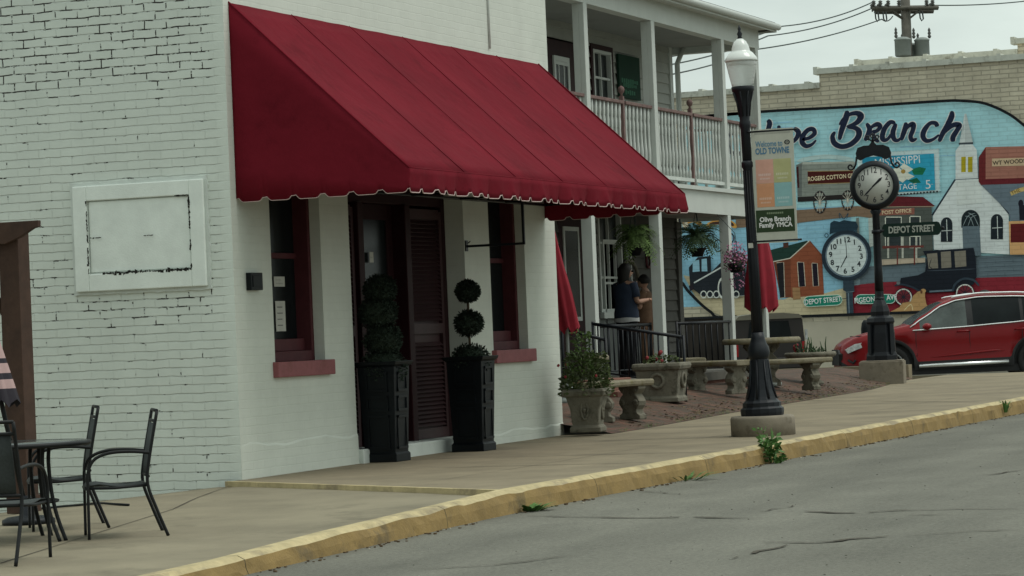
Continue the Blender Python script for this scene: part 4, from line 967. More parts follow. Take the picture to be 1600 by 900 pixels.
# cotton wagon
fill(CA([(290, 530), (335, 510), (700, 505), (720, 745), (310, 755)]), (118, 122, 116)); fill(CA([(335, 510), (700, 505), (700, 520), (335, 526)]), (148, 150, 142)); fill(CA([(290, 530), (330, 520), (330, 750), (300, 752)]), (92, 96, 94)); fill(CA([(290, 545), (306, 540), (312, 690), (298, 692)]), (58, 26, 28))
for y in (560, 670, 700, 725): stroke(CA([(335, y), (690, y - 8)]), .8, (84, 88, 86), smooth=False)
fill(CA([(300, 755), (690, 735), (690, 768), (300, 790)]), (36, 32, 32)); fill(CA([(370, 575), (690, 570), (690, 655), (372, 665)]), (64, 24, 22)); stroke(CA([(370, 575), (690, 570)]), .8, (150, 130, 90), smooth=False, taper=False); stroke(CA([(372, 665), (690, 655)]), .8, (150, 130, 90), smooth=False, taper=False)
wtext('ROGERS COTTON GIN', 1300, 277.3, 7.0, (196, 176, 146), .80, .02)
for cx_w, cy_w, rx, ry in ((1281.5, 316, 10.5, 18), (1325, 313, 10, 16)):
    ringp(cx_w, cy_w, rx, ry, 1.9, (40, 36, 38)); disc(cx_w, cy_w, 2.2, 3, (40, 36, 38))
    for k in range(12): a = k * PI / 6; stroke([(cx_w, cy_w), (cx_w + (rx - 1) * math.cos(a), cy_w + (ry - 1) * math.sin(a))], .7, (176, 170, 158) if cy_w else 0, smooth=False, taper=False)
# stamp
sx0, sy0, sx1, sy1 = 1345, 238, 1466, 302
LAY[0] += 1
fill([(1340, 240), (1468, 232), (1470, 299), (1342, 309)], (172, 188, 190))
for i in range(26):
    t = i / 25; disc(1340 + 128 * t, 240 - 8 * t, 1.5, None, SKY, 8); disc(1342 + 128 * t, 309 - 10 * t, 1.5, None, (30, 26, 32), 8)
for i in range(14): t = i / 13; disc(1469 + t, 232 + 66 * t, 1.5, None, SKY, 8)
fill([(1348, 246), (1460, 240), (1462, 297), (1350, 303)], (36, 120, 148)); fill([(1400, 243.5), (1460, 240), (1462, 297), (1430, 299)], (44, 136, 164))
wtext('MISSISSIPPI', 1403, 252.5, 13.5, (200, 208, 205), .88, .03, .0); wtext('POSTAGE', 1408, 293, 9.5, (200, 208, 205), .95, .03, 0); wtext('5', 1451, 289, 15, (200, 208, 205), 1, 0, 0); stroke([(1455, 288), (1459, 288)], 1.2, (200, 208, 205), smooth=False)
fill(CB([(200, 560), (260, 545), (305, 555), (280, 600), (220, 600)]), (24, 96, 66)); fill(CB([(180, 640), (240, 620), (270, 655), (215, 660)]), (22, 84, 60))
for q in ([(120, 545), (150, 520), (215, 560), (170, 590)], [(110, 600), (160, 580), (225, 610), (180, 635)], [(90, 580), (140, 560), (160, 600), (110, 630)], [(100, 630), (140, 600), (170, 630), (140, 655)], [(70, 560), (110, 540), (140, 575), (100, 600)]): fill(CB(q), (198, 196, 178))
disc(1412, 268, 3.5, None, (150, 120, 60), 10)
# church
CW = (186, 193, 191)
fill(CB([(575, 170), (588, 170), (635, 372), (540, 376)]), (160, 166, 166)); fill(CB([(575, 170), (580, 170), (578, 372), (540, 376)]), (178, 184, 184)); fill(CB([(535, 375), (636, 370), (636, 384), (535, 388)]), (60, 66, 72))
fill(CB([(512, 430), (545, 388), (632, 386), (662, 425), (670, 625), (512, 640)]), CW)
for a in (552, 600): fill(CB([(a, 474), (a + 32, 472), (a + 32, 580), (a, 582)]), (150, 136, 30))
stroke(CB([(600, 474), (600, 578)]), .7, (90, 82, 30), smooth=False)
fill(CB([(512, 628), (688, 622), (885, 880), (890, 1160), (360, 1125), (352, 885)]), CW); fill(CB([(515, 640), (690, 630), (700, 800), (520, 815)]), (186, 190, 188))
stroke(CB([(348, 885), (510, 632)]), 2.6, (34, 42, 54), smooth=False, taper=False); stroke(CB([(688, 628), (888, 872)]), 2.6, (34, 42, 54), smooth=False, taper=False); stroke(CB([(505, 634), (690, 624)]), 1.2, (80, 88, 94), smooth=False, taper=False); stroke(CB([(520, 816), (700, 800)]), 1, (110, 116, 118), smooth=False)
for k in range(12): y = 850 + k * 24; stroke(CB([(370, y), (560, y - 2)]), .5, (150, 156, 156), smooth=False); stroke(CB([(690, y), (880, y + 4)]), .5, (150, 156, 156), smooth=False)
def arch(x0, x1, yt, yb, col):
    cxa = (x0 + x1) / 2; r = (x1 - x0) / 2; fill([(x0, yb), (x0, yt + r)] + [(cxa - r * math.cos(PI * k / 12), yt + r - r * 1.15 * math.sin(PI * k / 12)) for k in range(1, 12)] + [(x1, yt + r), (x1, yb)], col)
arch(1471, 1489, 341, 378, (28, 34, 40)); arch(1549, 1568, 336, 374, (28, 34, 40)); arch(1503, 1532, 330, 356, (26, 34, 38))
for (a, b, c, d) in ((1480, 343, 1481, 377), (1559, 338, 1560, 373)): stroke([(a, b), (c, d)], 1.1, (176, 182, 180), smooth=False, taper=False); stroke([(a - 8, (b + d) / 2 + 1), (a + 8, (b + d) / 2)], 1.1, (176, 182, 180), smooth=False, taper=False)
fill(CD([(560, 152), (682, 150), (692, 356), (568, 360)]), (84, 96, 104))
for q in ([(565, 150), (600, 80), (650, 60)], [(600, 150), (625, 90), (660, 75)], [(675, 150), (640, 80), (600, 55)], [(640, 150), (615, 90), (580, 80)]): stroke(CD(q), .8, (130, 142, 146))
# brick box building and the grey front on the right
fill([(1530, 246), (1541, 230), (1541, 280), (1530, 284)], (92, 34, 36)); fill([(1541, 230), (1664, 227), (1664, 278), (1541, 281)], (142, 96, 84)); fill([(1530, 284), (1541, 280), (1664, 276), (1664, 286), (1534, 290)], (88, 30, 36))
for k in range(8): stroke([(1542, 234 + k * 6), (1600, 232.5 + k * 6), (1662, 231 + k * 6)], .5, (128, 84, 74), taper=False)
fill([(1551, 248), (1664, 245), (1664, 258), (1551, 260)], (172, 150, 124)); wtext('WT WOODS', 1578, 253.5, 6.6, (40, 30, 28), 1.0, .02)
fill([(1534, 289), (1664, 285), (1664, 345), (1580, 345), (1577, 332)], (92, 104, 114)); stroke([(1580, 303), (1592, 298), (1606, 294)], 6.5, (170, 148, 96), taper=False); wtext('THE', 1588, 299.5, 6, (110, 86, 44), 1.0, .35)
disc(1596, 318, 4, 6, (24, 24, 34), 12); fill([(1593, 322), (1603, 320), (1606, 344), (1594, 344)], (24, 24, 34))
fill([(1577, 346), (1664, 343), (1664, 397), (1579, 398)], (186, 144, 100)); fill([(1580, 350), (1664, 347), (1664, 378), (1580, 379)], (84, 26, 28))
# post office
fill(CD([(-60, 10), (345, 5), (355, 330), (100, 420), (-60, 430)]), (72, 76, 72)); fill(CB([(-60, 830), (20, 818), (95, 750), (285, 755), (368, 818), (350, 828)]), (84, 28, 34)); stroke(CB([(-60, 835), (20, 826), (360, 822)]), 1.2, (140, 130, 110), smooth=False, taper=False)
fill([(1372, 327), (1430, 325), (1430, 335), (1372, 337)], (120, 76, 66)); wtext('POST OFFICE', 1402, 331, 6, (190, 170, 140), 1, .02)
for (a, b, c, d) in ((24, 90, 130, 180), (196, 85, 262, 170), (24, 225, 130, 300), (196, 225, 262, 300)): q = [(a, b), (c, b), (c, d), (a, d)]; stroke(CD(q + q[:1]), 3.2, (190, 190, 178), smooth=False, taper=False); fill(CD(q), (44, 50, 52))
for x in (40, 142, 238): stroke(CD([(x, 225), (x, 375)]), 3.0, (160, 160, 150), smooth=False, taper=False)
fill(CD([(0, 290), (290, 285), (290, 300), (0, 308)]), (96, 50, 46)); fill(CD([(-10, 385), (300, 372), (300, 405), (-10, 425)]), (160, 146, 130))
for x in (100, 220): fill(CD([(x, 285), (x + 10, 285), (x + 10, 420), (x, 422)]), (96, 50, 46))
fill(CC([(715, 95), (735, 90), (745, 400), (720, 420)]), (100, 106, 102)); fill(CC([(800, 95), (830, 90), (835, 290), (808, 300)]), (150, 156, 152))
# old motor car
K = (24, 28, 36)
fill(CD([(285, 325), (560, 308), (640, 302), (655, 370), (662, 500), (640, 560), (500, 610), (330, 620), (250, 600), (120, 560), (130, 515), (250, 495), (300, 470), (312, 380)]), K)
for q in ([(312, 345), (385, 338), (392, 445), (325, 450)], [(410, 332), (480, 326), (485, 440), (415, 446)], [(505, 328), (585, 322), (590, 432), (512, 440)]): fill(CD(q), (112, 106, 96))
stroke(CD([(345, 380), (330, 430), (350, 448)]), 1, (40, 40, 44)); stroke(CD([(315, 465), (500, 458), (655, 450)]), 1, (64, 72, 82)); stroke(CD([(330, 610), (500, 600)]), 2.6, (86, 98, 108), smooth=False, taper=False)
for cx_w, cy_w, r in ((1413.0, 464, 13.0), (1509, 458, 14.0)):
    disc(cx_w, cy_w, r + 1.2, None, K); disc(cx_w, cy_w, r - 1, None, (96, 36, 44)); ringp(cx_w, cy_w, r, r, 1.9, (185, 185, 180)); disc(cx_w, cy_w, 2.6, None, (30, 32, 40), 12)
    for k in range(10): a = k * PI / 5; stroke([(cx_w, cy_w), (cx_w + (r - 1) * math.cos(a), cy_w + (r - 1) * math.sin(a))], 1.0, (36, 34, 42), smooth=False, taper=False)
stroke(CD([(85, 570), (130, 560), (200, 575), (260, 605), (300, 615)]), 3, (40, 48, 58)); stroke(CD([(495, 610), (510, 560), (570, 520), (640, 530), (680, 570)]), 3.4, (46, 56, 66)); disc(1405, 442, 3, None, (90, 96, 100), 12)
# lying dog
DG = (158, 124, 84)
fill(CD([(50, 755), (120, 720), (140, 690), (200, 680), (215, 640), (250, 610), (300, 600), (300, 650), (310, 700), (335, 730), (280, 750), (150, 752), (80, 762)]), DG); disc(1444, 454.5, 4.2, 3.4, DG, 12); disc(1441, 456, 1.8, 2.8, (92, 62, 42), 10); stroke(CD([(150, 745), (200, 700), (215, 745)]), 1.2, (196, 176, 136)); stroke(CD([(35, 770), (330, 752)]), 2.4, (34, 26, 30), smooth=False)
# steam engine behind the porch post
fill([(1078, 418), (1092, 402), (1112, 400), (1113, 425), (1130, 408), (1150, 400), (1166, 402), (1168, 462), (1120, 466), (1098, 462), (1080, 448)], (30, 34, 40)); fill([(1084, 408), (1094, 406), (1095, 424), (1084, 425)], (120, 156, 172)); fill([(1098, 405), (1106, 404), (1107, 424), (1098, 424)], (120, 156, 172))
stroke([(1086, 442), (1130, 417)], 2.2, (170, 174, 172), smooth=False, taper=False)
for x in (1101, 1111, 1121, 1152): ringp(x, 460, 5, 6, 1.4, (176, 178, 172)); 
ringp(1131, 450, 8, 17, 2, (176, 178, 172)); stroke([(1098, 466), (1165, 462)], 1.5, (176, 178, 172), smooth=False)
stroke([(1068, 350), (1085, 344), (1098, 352)], 7, (176, 130, 66)); stroke([(1106, 354), (1118, 348), (1140, 347), (1152, 356)], 7.5, (176, 130, 66)); stroke([(1110, 352), (1118, 349), (1140, 348), (1148, 353)], 4.5, (60, 40, 34)); disc(1073, 352, 5, 5, (190, 180, 160), 10)
ringp(1112, 372, 6, 8, 1.6, (34, 40, 52)); ringp(1124, 384, 7, 10, 1.4, (34, 40, 52)); ringp(1144, 372, 5, 8, 1.6, (34, 40, 52)); fill([(1078, 447), (1084, 442), (1086, 452), (1080, 455)], (34, 30, 36))
# painted street clock
fill(CC([(625, 535), (700, 532), (705, 612), (650, 615), (658, 770), (700, 772), (700, 615), (640, 610)][:4] + [(625, 600)]), (44, 56, 66)); fill(CC([(645, 612), (692, 610), (700, 772), (652, 774)]), (44, 56, 66)); stroke(CC([(662, 620), (668, 768)]), 1.4, (96, 110, 122), smooth=False, taper=False); stroke(CC([(630, 616), (700, 610)]), 1.2, (130, 142, 150), smooth=False)
fill(CC([(530, 210), (535, 130), (560, 112), (600, 120), (630, 108), (680, 116), (715, 118), (730, 150), (718, 190), (640, 195), (560, 195)]), (32, 50, 62)); stroke(CC([(600, 95), (600, 60), (630, 100), (660, 60), (650, 100)]), 1.2, (40, 62, 76)); ringp(1293, 368, 3.4, 3.6, 1.4, (50, 74, 88)); ringp(1338, 362, 2.6, 2.8, 1.2, (50, 74, 88))
ringp(1324.3, 399.5, 39.0, 39.5, 8.6, (34, 44, 54), 48); ringp(1324.3, 399.5, 33, 33.5, 1.6, (96, 110, 122), 48); disc(1324.3, 399.2, 31, 31.5, (176, 184, 184), 48)
for k in range(1, 13): a = math.radians(30 * k + 3); wtext(str(k), 1323.5 + 24.5 * math.sin(a) * .98, 399.5 - 24.5 * math.cos(a), 8.5, (40, 44, 48), 1, .03, .03)
stroke([(1325.0, 403), (1323, 377)], 2.4, (28, 32, 38), smooth=False); stroke([(1325, 400), (1316, 417)], 3.2, (28, 32, 38), smooth=False); stroke([(1325, 398), (1315, 418)], 1.4, (28, 32, 38), smooth=False)
def plate(x0, x1, y0, y1, sl_, tx, tsx=1):
    for d, c in ((1.0, (170, 190, 180)), (0, (22, 106, 88))):
        h = (y1 - y0) / 2; pts = []
        for cxx, s0 in ((x1 - h, -90), (x0 + h, 90)):
            for k in range(7): a = math.radians(s0 + 180 * k / 6); xx = cxx + (h + d) * math.cos(a); yy = (y0 + y1) / 2 + (h + d) * math.sin(a) + sl_ * (xx - x0); pts.append((xx, yy))
        fill(pts, c)
    wtext(tx, (x0 + x1) / 2, (y0 + y1) / 2 + sl_ * (x1 - x0) / 2, 8.5, (190, 206, 198), tsx, .05)
plate(1258, 1317, 464, 479, -.055, 'DEPOT STREET', .78); plate(1339, 1400, 461, 474, -.01, 'PIGEON       AVE', .82); stroke([(1317, 467), (1327, 466)], 3, (44, 56, 66), smooth=False)
# the big script lettering
WHT = (192, 214, 220)
def script(p, w=6.6):
    stroke(p, w + 2.4, WHT); 
SC = [
 ([(1150, 205, .8), (1140, 214), (1140, 232, 1.1), (1152, 242, .9), (1168, 232), (1174, 214, 1.1), (1166, 203, .8), (1154, 206, .6)], 6.5),
 (CA([(95, 215, .9), (110, 240, 1.2), (95, 300, 1), (90, 345, .9), (120, 365, .6)]), 6.5),
 ([(1216, 208, .8), (1213, 218, 1.1), (1213, 226, .9), (1220, 228, .6)], 6),
 (CA([(205, 290, .7), (225, 300, 1.1), (240, 350, 1), (262, 380, .8)]), 6), (CA([(262, 380, .7), (300, 340, 1), (312, 300, 1.2), (280, 272, .9)]), 6.5),
 (CA([(338, 352, .6), (385, 342, .8), (425, 310, 1), (415, 280, 1), (380, 285, 1), (345, 325, 1.1), (338, 370, 1.2), (365, 398, 1), (405, 388, .7), (437, 355, .45)]), 6.6),
 (CA([(650, 150, .8), (652, 180, 1.3), (632, 240, 1.25), (612, 300, 1.1), (600, 355, .8)]), 6.8),
 (CA([(570, 298, .6), (552, 330, 1), (565, 378, 1.2), (615, 402, 1.1), (675, 388, 1.1), (725, 345, 1.2), (738, 300, 1.3), (712, 272, 1), (655, 268, .5)]), 6.8),
 (CA([(600, 250, .5), (625, 210, .6), (672, 176, .8), (725, 168, 1.1), (752, 188, 1.35), (728, 228, 1.1), (690, 250, .8), (650, 262, .5)]), 6.8),
 (CA([(790, 238, .8), (812, 280, 1.2), (795, 330, 1.1), (778, 360, .8)]), 6.4), (CA([(795, 300, .5), (830, 262, .8), (868, 245, 1.1), (888, 262, 1), (862, 292, .9), (838, 298, .8), (842, 330, 1), (862, 360, .9), (880, 362, .6)]), 6.2),
 (CB([(92, 240, .8), (60, 230, 1), (22, 268, 1.1), (2, 320, 1.2), (6, 352, 1.1), (35, 352, .8), (68, 312, .7)]), 6.4), (CB([(98, 240, .9), (76, 300, 1.2), (84, 348, 1.1), (110, 358, .8), (140, 335, .5)]), 6.4),
 (CB([(162, 232, .7), (166, 260, 1.2), (146, 320, 1.1), (134, 358, .8)]), 6.4), (CB([(148, 310, .5), (185, 258, .9), (218, 245, 1.2), (218, 280, 1.1), (200, 330, 1.1), (212, 358, 1), (245, 345, .5)]), 6.2),
 (CB([(388, 262, 1.1), (375, 238, 1), (335, 240, .9), (295, 290, 1.2), (288, 335, 1.2), (315, 362, 1), (360, 350, .7), (400, 318, .5)]), 6.4),
 (CB([(490, 152, .8), (488, 190, 1.3), (460, 250, 1.2), (425, 310, 1.1), (400, 368, .9)]), 6.6), (CB([(420, 325, .5), (465, 275, .9), (508, 248, 1.1), (545, 252, 1.1), (525, 290, 1.1), (498, 335, 1.2), (498, 368, 1.1)]), 6.4)]
for p, w_ in SC: stroke(p, w_ + 2.6, WHT, w0=.5)
for p, w_ in SC: stroke(p, w_ + .3, NAVY, w0=.5)
disc(1219, 199, 3, 3, NAVY, 10)
stroke(outline + outline[:2], 4.4, BL, taper=False)
mural = mu.build('mural', 'mural_paint', mb)

# ================================================================== STREET LAMP WITH BANNER
lp = onZ(1195, 680, .013); LX, LY = lp.x, lp.y + .015; LZ = .013
g = MB(); g.lathe([(.325, -.05), (.325, .17), (.315, .195), (.29, .20)], (LX, LY, LZ), 40, wob=.006); plinth = g.build('lamp_plinth', 'plinth_concrete'); tag(plinth, 'round concrete plinth under the street lamp by the yellow kerb', 'plinth')
lamp = thing('street_lamp', 'black fluted street lamp with a glass acorn globe on the pavement', 'street lamp', (LX, LY, LZ + .2))
g = MB()
g.lathe([(.215, 0), (.22, .03), (.22, .07), (.195, .09), (.195, .13), (.165, .155), (.15, .19), (.128, .26), (.110, .36), (.100, .48), (.092, .58)], n=16, rz=PI / 16, smooth=False)
g.lathe([(.088, .56), (.105, .60), (.112, .64), (.105, .69), (.085, .73), (.070, .78), (.062, .84)], n=24)
for k in range(8): a = 2 * PI * k / 8; g.tube([(.155 * math.cos(a), .155 * math.sin(a), .17), (.118 * math.cos(a), .118 * math.sin(a), .32), (.094 * math.cos(a), .094 * math.sin(a), .56)], [.014, .010, .007], 6)
g.build('base', 'black_iron', lamp)
g = MB(); g.lathe([(.056, .80), (.054, 1.6), (.048, 2.50), (.060, 2.52), (.060, 2.56), (.050, 2.58)], n=20)
for k in range(12): a = 2 * PI * k / 12; g.tube([(.054 * math.cos(a), .054 * math.sin(a), .86), (.048 * math.cos(a), .048 * math.sin(a), 2.48)], .005, 5)
g.build('pole', 'black_iron', lamp)
g = MB(); g.lathe([(.048, 2.56), (.048, 2.90), (.058, 2.93), (.058, 2.97), (.051, 2.99), (.055, 3.05), (.066, 3.14), (.080, 3.21), (.098, 3.27), (.112, 3.29), (.118, 3.33), (.11, 3.335)], n=24)
for k in range(8): a = 2 * PI * k / 8; g.tube([(.054 * math.cos(a), .054 * math.sin(a), 3.03), (.072 * math.cos(a), .072 * math.sin(a), 3.17), (.105 * math.cos(a), .105 * math.sin(a), 3.28)], .008, 5)
g.build('capital', 'black_iron', lamp)
def globe_mat():
    m = bpy.data.materials.new('acorn_glass'); m.use_nodes = True; MATS['acorn_glass'] = m; b = m.node_tree.nodes['Principled BSDF']; N = m.node_tree.nodes; K = m.node_tree.links.new
    b.inputs['Base Color'].default_value = (.80, .83, .80, 1); b.inputs['Roughness'].default_value = .12; b.inputs['Transmission Weight'].default_value = .5; b.inputs['IOR'].default_value = 1.25
    t = N.new('ShaderNodeTexCoord'); w_ = N.new('ShaderNodeTexWave'); w_.bands_direction = 'Z'; w_.inputs['Scale'].default_value = 22; K(t.outputs['Object'], w_.inputs[0]); bp = N.new('ShaderNodeBump'); bp.inputs['Distance'].default_value = .0015; K(w_.outputs['Fac'], bp.inputs['Height']); K(bp.outputs[0], b.inputs['Normal'])
globe_mat()
g = MB(); g.lathe([(.108, 3.33), (.116, 3.37), (.135, 3.46), (.152, 3.55), (.158, 3.59)], n=32); gl = g.build('glass_globe', 'acorn_glass', lamp)
g = MB(); g.lathe([(.163, 3.588), (.166, 3.60), (.158, 3.625), (.120, 3.675), (.098, 3.69), (.094, 3.70), (.086, 3.74), (.062, 3.79), (.040, 3.81), (.03, 3.82)], n=32); g.build('glass_cap', 'lamp_globe', lamp)
g = MB(); g.lathe([(.035, 3.81), (.02, 3.84), (.028, 3.87), (.012, 3.90), (.018, 3.92), (.004, 3.96)], n=12); g.build('finial', 'black_iron', lamp)
lamp.rotation_euler = (math.radians(-1.0), 0, 0)
g = MB(); g.cbox((-.056, -.0, 1.72), (.006, .05, .05)); g.build('tag_plate', 'paper', lamp)
# banner
b0 = onY(1176, 203, LY - .07); ztp = onX(1208, 201, LX).z; zbt_ = onX(1214, 379, LX).z; y_l = onX(1177, 290, LX).y; y_r = onX(1243, 290, LX).y; BW_ = y_l - y_r; BH = ztp - zbt_
bn = thing('street_banner', 'white town banner with coloured squares hanging from the street lamp', 'banner', (LX, LY, 0))
g = MB()
for z in (ztp - .02, zbt_ + .02): g.tube([(0, 0, z), (0, y_r - LY - .04, z)], .011, 8); g.tube([(-.075, 0, z), (.075, 0, z)], .012, 6)
g.build('banner_arm', 'black_iron', bn)
g = MB(); NR = 12; M = frame_mtx((-.006, y_l - LY, zbt_), (0, -1, 0), (0, 0, 1))
def bx_(u0, u1, v0, v1, col, o=.0): g.quad([(u0 * BW_, v0 * BH, o), (u1 * BW_, v0 * BH, o), (u1 * BW_, v1 * BH, o), (u0 * BW_, v1 * BH, o)], 0, pcb(*col), M)
def pcb(r, g_, b): c = lin(r, g_, b); return tuple(min(.85, v * 1.6) for v in c)
g.prism([(0, 0), (BW_, 0), (BW_, BH), (0, BH)], -.004, 0, 'xy', 0, M, False, pcb(160, 162, 152))
bx_(.08, .93, .955, .975, (140, 142, 134), .001)
def bt(body, u, v, h, col, sx=1, bold=.02): vs, fs = text_geo(body, h * BH * 1.35, 'CENTER', sx, bold); g.add([(x + u * BW_, y + v * BH, .0035) for x, y, z in vs], fs, 0, False, pcb(*col), M)
bt('Welcome to', .42, .868, .052, (86, 118, 140), .68); bt('OLD TOWNE', .49, .805, .055, (74, 108, 134), .68, .035)
for i, (u, v, c) in enumerate(((.29, .63, (178, 138, 124)), (.71, .63, (152, 152, 112)), (.29, .42, (176, 128, 98)), (.71, .42, (118, 154, 156)))):
    bx_(u - .208, u + .208, v - .104, v + .104, c, .002)
    for k in range(5): bx_(u - .208, u + .208, v + .104 - .05 * k / 5, v + .10 - .05 * k / 5, tuple(min(255, q + 14 - 3 * k) for q in c), .0025)
    for k, l in enumerate(((.15, .02), (.12, .014))[:2]):
        n = 7
        for j in range(n): bx_(u - l[0] + 2 * l[0] * j / n, u - l[0] + 2 * l[0] * (j + .7) / n, v - .03 - k * .035 - l[1] / 2, v - .03 - k * .035 + l[1] / 2, tuple(min(255, int(q * .6 + 80)) for q in c), .003)
bx_(.04, .95, .095, .29, (44, 58, 40), .002)
n = 9
for j in range(n): bx_(.3 + .4 * j / n, .3 + .4 * (j + .7) / n, .252, .268, (110, 122, 100), .003)
bt('Olive Branch', .495, .205, .043, (198, 202, 192), .93, .035); bt('Family YMCA', .495, .155, .043, (198, 202, 192), .93, .035)
for k in range(16):   # round emblem
    a0, a1 = 2 * PI * k / 16, 2 * PI * (k + 1) / 16; c = (.85 * BW_, .875 * BH)
    g.quad([(c[0] + r * math.cos(a), c[1] + r * .8 * math.sin(a), .003) for r, a in ((.030, a0), (.030, a1), (.019, a1), (.019, a0))], 0, pcb(30, 36, 40), M)
g.quad([(c[0] - .014, c[1] - .004, .0035), (c[0] + .014, c[1] - .004, .0035), (c[0] + .014, c[1] + .005, .0035), (c[0] - .014, c[1] + .005, .0035)], 0, pcb(30, 36, 40), M)
g.build('banner_cloth', 'printed', bn)

# ================================================================== STREET CLOCK
cp = onG(1380, 597); CX, CY, CZ = cp.x, cp.y, cp.z; s_c = scl(cp)
k_ = 1 / s_c        # metres per pixel at the clock
zc = lambda py: onX(1372, py, CX).z - CZ
ck = thing('street_clock', 'black post clock with a white dial and ornate top on a concrete block', 'clock', (CX, CY, CZ), math.radians(10))
g = MB(); h0_ = zc(563)
g.box((-.36, -.37, -.1), (.36, .37, h0_ - .02)); g.box((-.34, -.35, h0_ - .02), (.34, .35, h0_)); g.build('concrete_block', 'plinth_concrete', ck, .02)
g = MB(); z = lambda py: zc(py)
g.lathe([(.27, z(563)), (.275, z(556)), (.25, z(550)), (.24, z(520)), (.225, z(508)), (.25, z(503)), (.235, z(497)), (.16, z(493)), (.17, z(487)), (.14, z(478)), (.085, z(468)), (.075, z(455)), (.07, z(440))], n=8, rz=PI / 8, smooth=False)
for k in range(4): a = PI / 2 * k + PI / 4; g.cbox((.235 * math.cos(a), .235 * math.sin(a), z(530)), (.06, .06, z(505) - z(552)), 0, a)
g.build('pedestal', 'black_iron', ck)
g = MB(); g.lathe([(.075, z(455)), (.068, z(420)), (.062, z(335)), (.10, z(330)), (.07, z(326))], n=16); g.lathe([(.085, -.03), (.085, .03)], (0, 0, z(467)), 16); g.lathe([(.085, -.03), (.085, .03)], (0, 0, z(362)), 16); g.build('post', 'black_iron', ck)
RC = 38.5 * k_ ; zcl = z(289.5)
DM = Matrix.Translation((-.10, 0, zcl)) @ Matrix.Rotation(-PI / 2, 4, 'Y')      # local z -> -x
def dlathe(prof, m=0): return prof
g = MB(); FM = frame_mtx((0, 0, zcl), (0, -1, 0), (0, 0, 1))
g.lathe([(RC * .765, .09), (RC * .77, .125), (RC * .80, .135), (RC * .86, .12), (RC * .97, .10), (RC, .06), (RC, -.06), (RC * .97, -.10), (RC * .86, -.12), (RC * .80, -.135), (RC * .77, -.125), (RC * .765, -.09)], n=48, mtx=FM, cap=False); g.lathe([(RC * .72, -.09), (RC * .72, .09)], n=48, mtx=FM); g.build('clock_case', 'black_iron', ck)
g = MB(); g.lathe([(RC * .765, .11), (RC * .765, .116)], n=48, mtx=FM); g.lathe([(RC * .765, -.116), (RC * .765, -.11)], n=48, mtx=FM); dial = g.build('dial', 'clock_face', ck)
g = MB()
for side_ in (1, -1):
    F2 = frame_mtx((0, 0, zcl), (0, -side_, 0), (0, 0, 1))
    for k in range(1, 13):
        a = math.radians(30 * k); vs, fs = text_geo(str(k), .135, 'CENTER', .85, .01); g.add([(x + RC * .60 * math.sin(a), y + RC * .60 * math.cos(a), .119) for x, y, _ in vs], fs, 0, False, None, F2)
g.build('numerals', 'ink', dial)
g = MB()
for side_ in (1, -1):
    F2 = frame_mtx((0, 0, zcl), (0, -side_, 0), (0, 0, 1))
    for ang, l, w_ in ((48, .52, .022), (225, .70, .014)):
        a = math.radians(ang); d = Vector((math.sin(a), math.cos(a), 0)); n = Vector((d.y, -d.x, 0)); L_ = RC * l * .9
        g.quad([tuple(v + Vector((0, 0, .121))) for v in (-d * .04 - n * w_ * .5, -d * .04 + n * w_ * .5, d * L_ * .72 + n * w_, d * L_, d * L_ * .72 - n * w_)], 0, None, F2)
g.build('hand', 'ink', dial)
# cresting above the dial
g = MB(); u = k_
pl = [(-26, 43), (-27, 52), (-24, 60), (-14, 63), (-6, 63), (-2, 68), (2, 68), (6, 63), (16, 63), (25, 59), (28, 50), (27, 43), (18, 40), (12, 44), (0, 47), (-12, 44), (-20, 40)]
g.prism([(a * u, b * u) for a, b in pl], -.03, .03, 'xy', 0, FM)
def curl(cx, cy, r0, r1, a0, a1, w_=.015): g.tube([(cx * u + (r0 + (r1 - r0) * t) * u * math.cos(math.radians(a0 + (a1 - a0) * t)), cy * u + (r0 + (r1 - r0) * t) * u * math.sin(math.radians(a0 + (a1 - a0) * t)), 0) for t in [i / 14 for i in range(15)]], w_, 6, 0, FM)
for s_ in (1, -1):
    g.tube([(s_ * 26 * u, 46 * u, 0), (s_ * 28 * u, 34 * u, 0), (s_ * 31 * u, 29 * u, 0)], .017, 6, 0, FM); curl(s_ * 36, 31, 5.5, 2.0, 180 if s_ > 0 else 0, 560 if s_ > 0 else -380)
    g.tube([(0, 68 * u, 0), (s_ * 4 * u, 72 * u, 0), (s_ * 9 * u, 73 * u, 0)], .014, 6, 0, FM); curl(s_ * 8, 76, 3.4, 1.2, -90, 270 if s_ < 0 else -450, .012)
g.tube([(0, 66 * u, 0), (0, 84 * u, 0)], [.02, .004], 6, 0, FM); curl(0, 78, 3, 3, 0, 360, .010); g.build('cresting', 'black_iron', ck)
# the street name plate on the clock post
zs_ = z(361)
sg = thing('street_name_sign', 'dark green DEPOT STREET name plate fixed to the clock post', 'street sign', (CX, CY, CZ + zs_), math.radians(8))
g = MB(); M = frame_mtx((-.01, -.09, 0), (0, -1, 0), (0, 0, 1)); Ws = 92 * k_; Hs = 21 * k_; r = Hs / 2
out = [(r * .55 + r * math.cos(math.radians(a)) * .55, r * math.sin(math.radians(a))) for a in range(90, 271, 30)] + [(Ws - r * .55 + r * math.cos(math.radians(a)) * .55, r * math.sin(math.radians(a))) for a in range(-90, 91, 30)]
g.prism(out, -.012, .012, 'xy', 0, M, False, (.012, .030, .024))
for sd in (1, -1):
    F2 = M if sd > 0 else frame_mtx((-.01, -.09 - Ws, 0), (0, 1, 0), (0, 0, 1)); vs, fs = text_geo('DEPOT STREET', .155, 'CENTER', .74, .03); g.add([(x + Ws * .5, y, .0135) for x, y, _ in vs], fs, 0, False, (.42, .44, .40), F2)
g.build('name_plate', 'printed', sg)
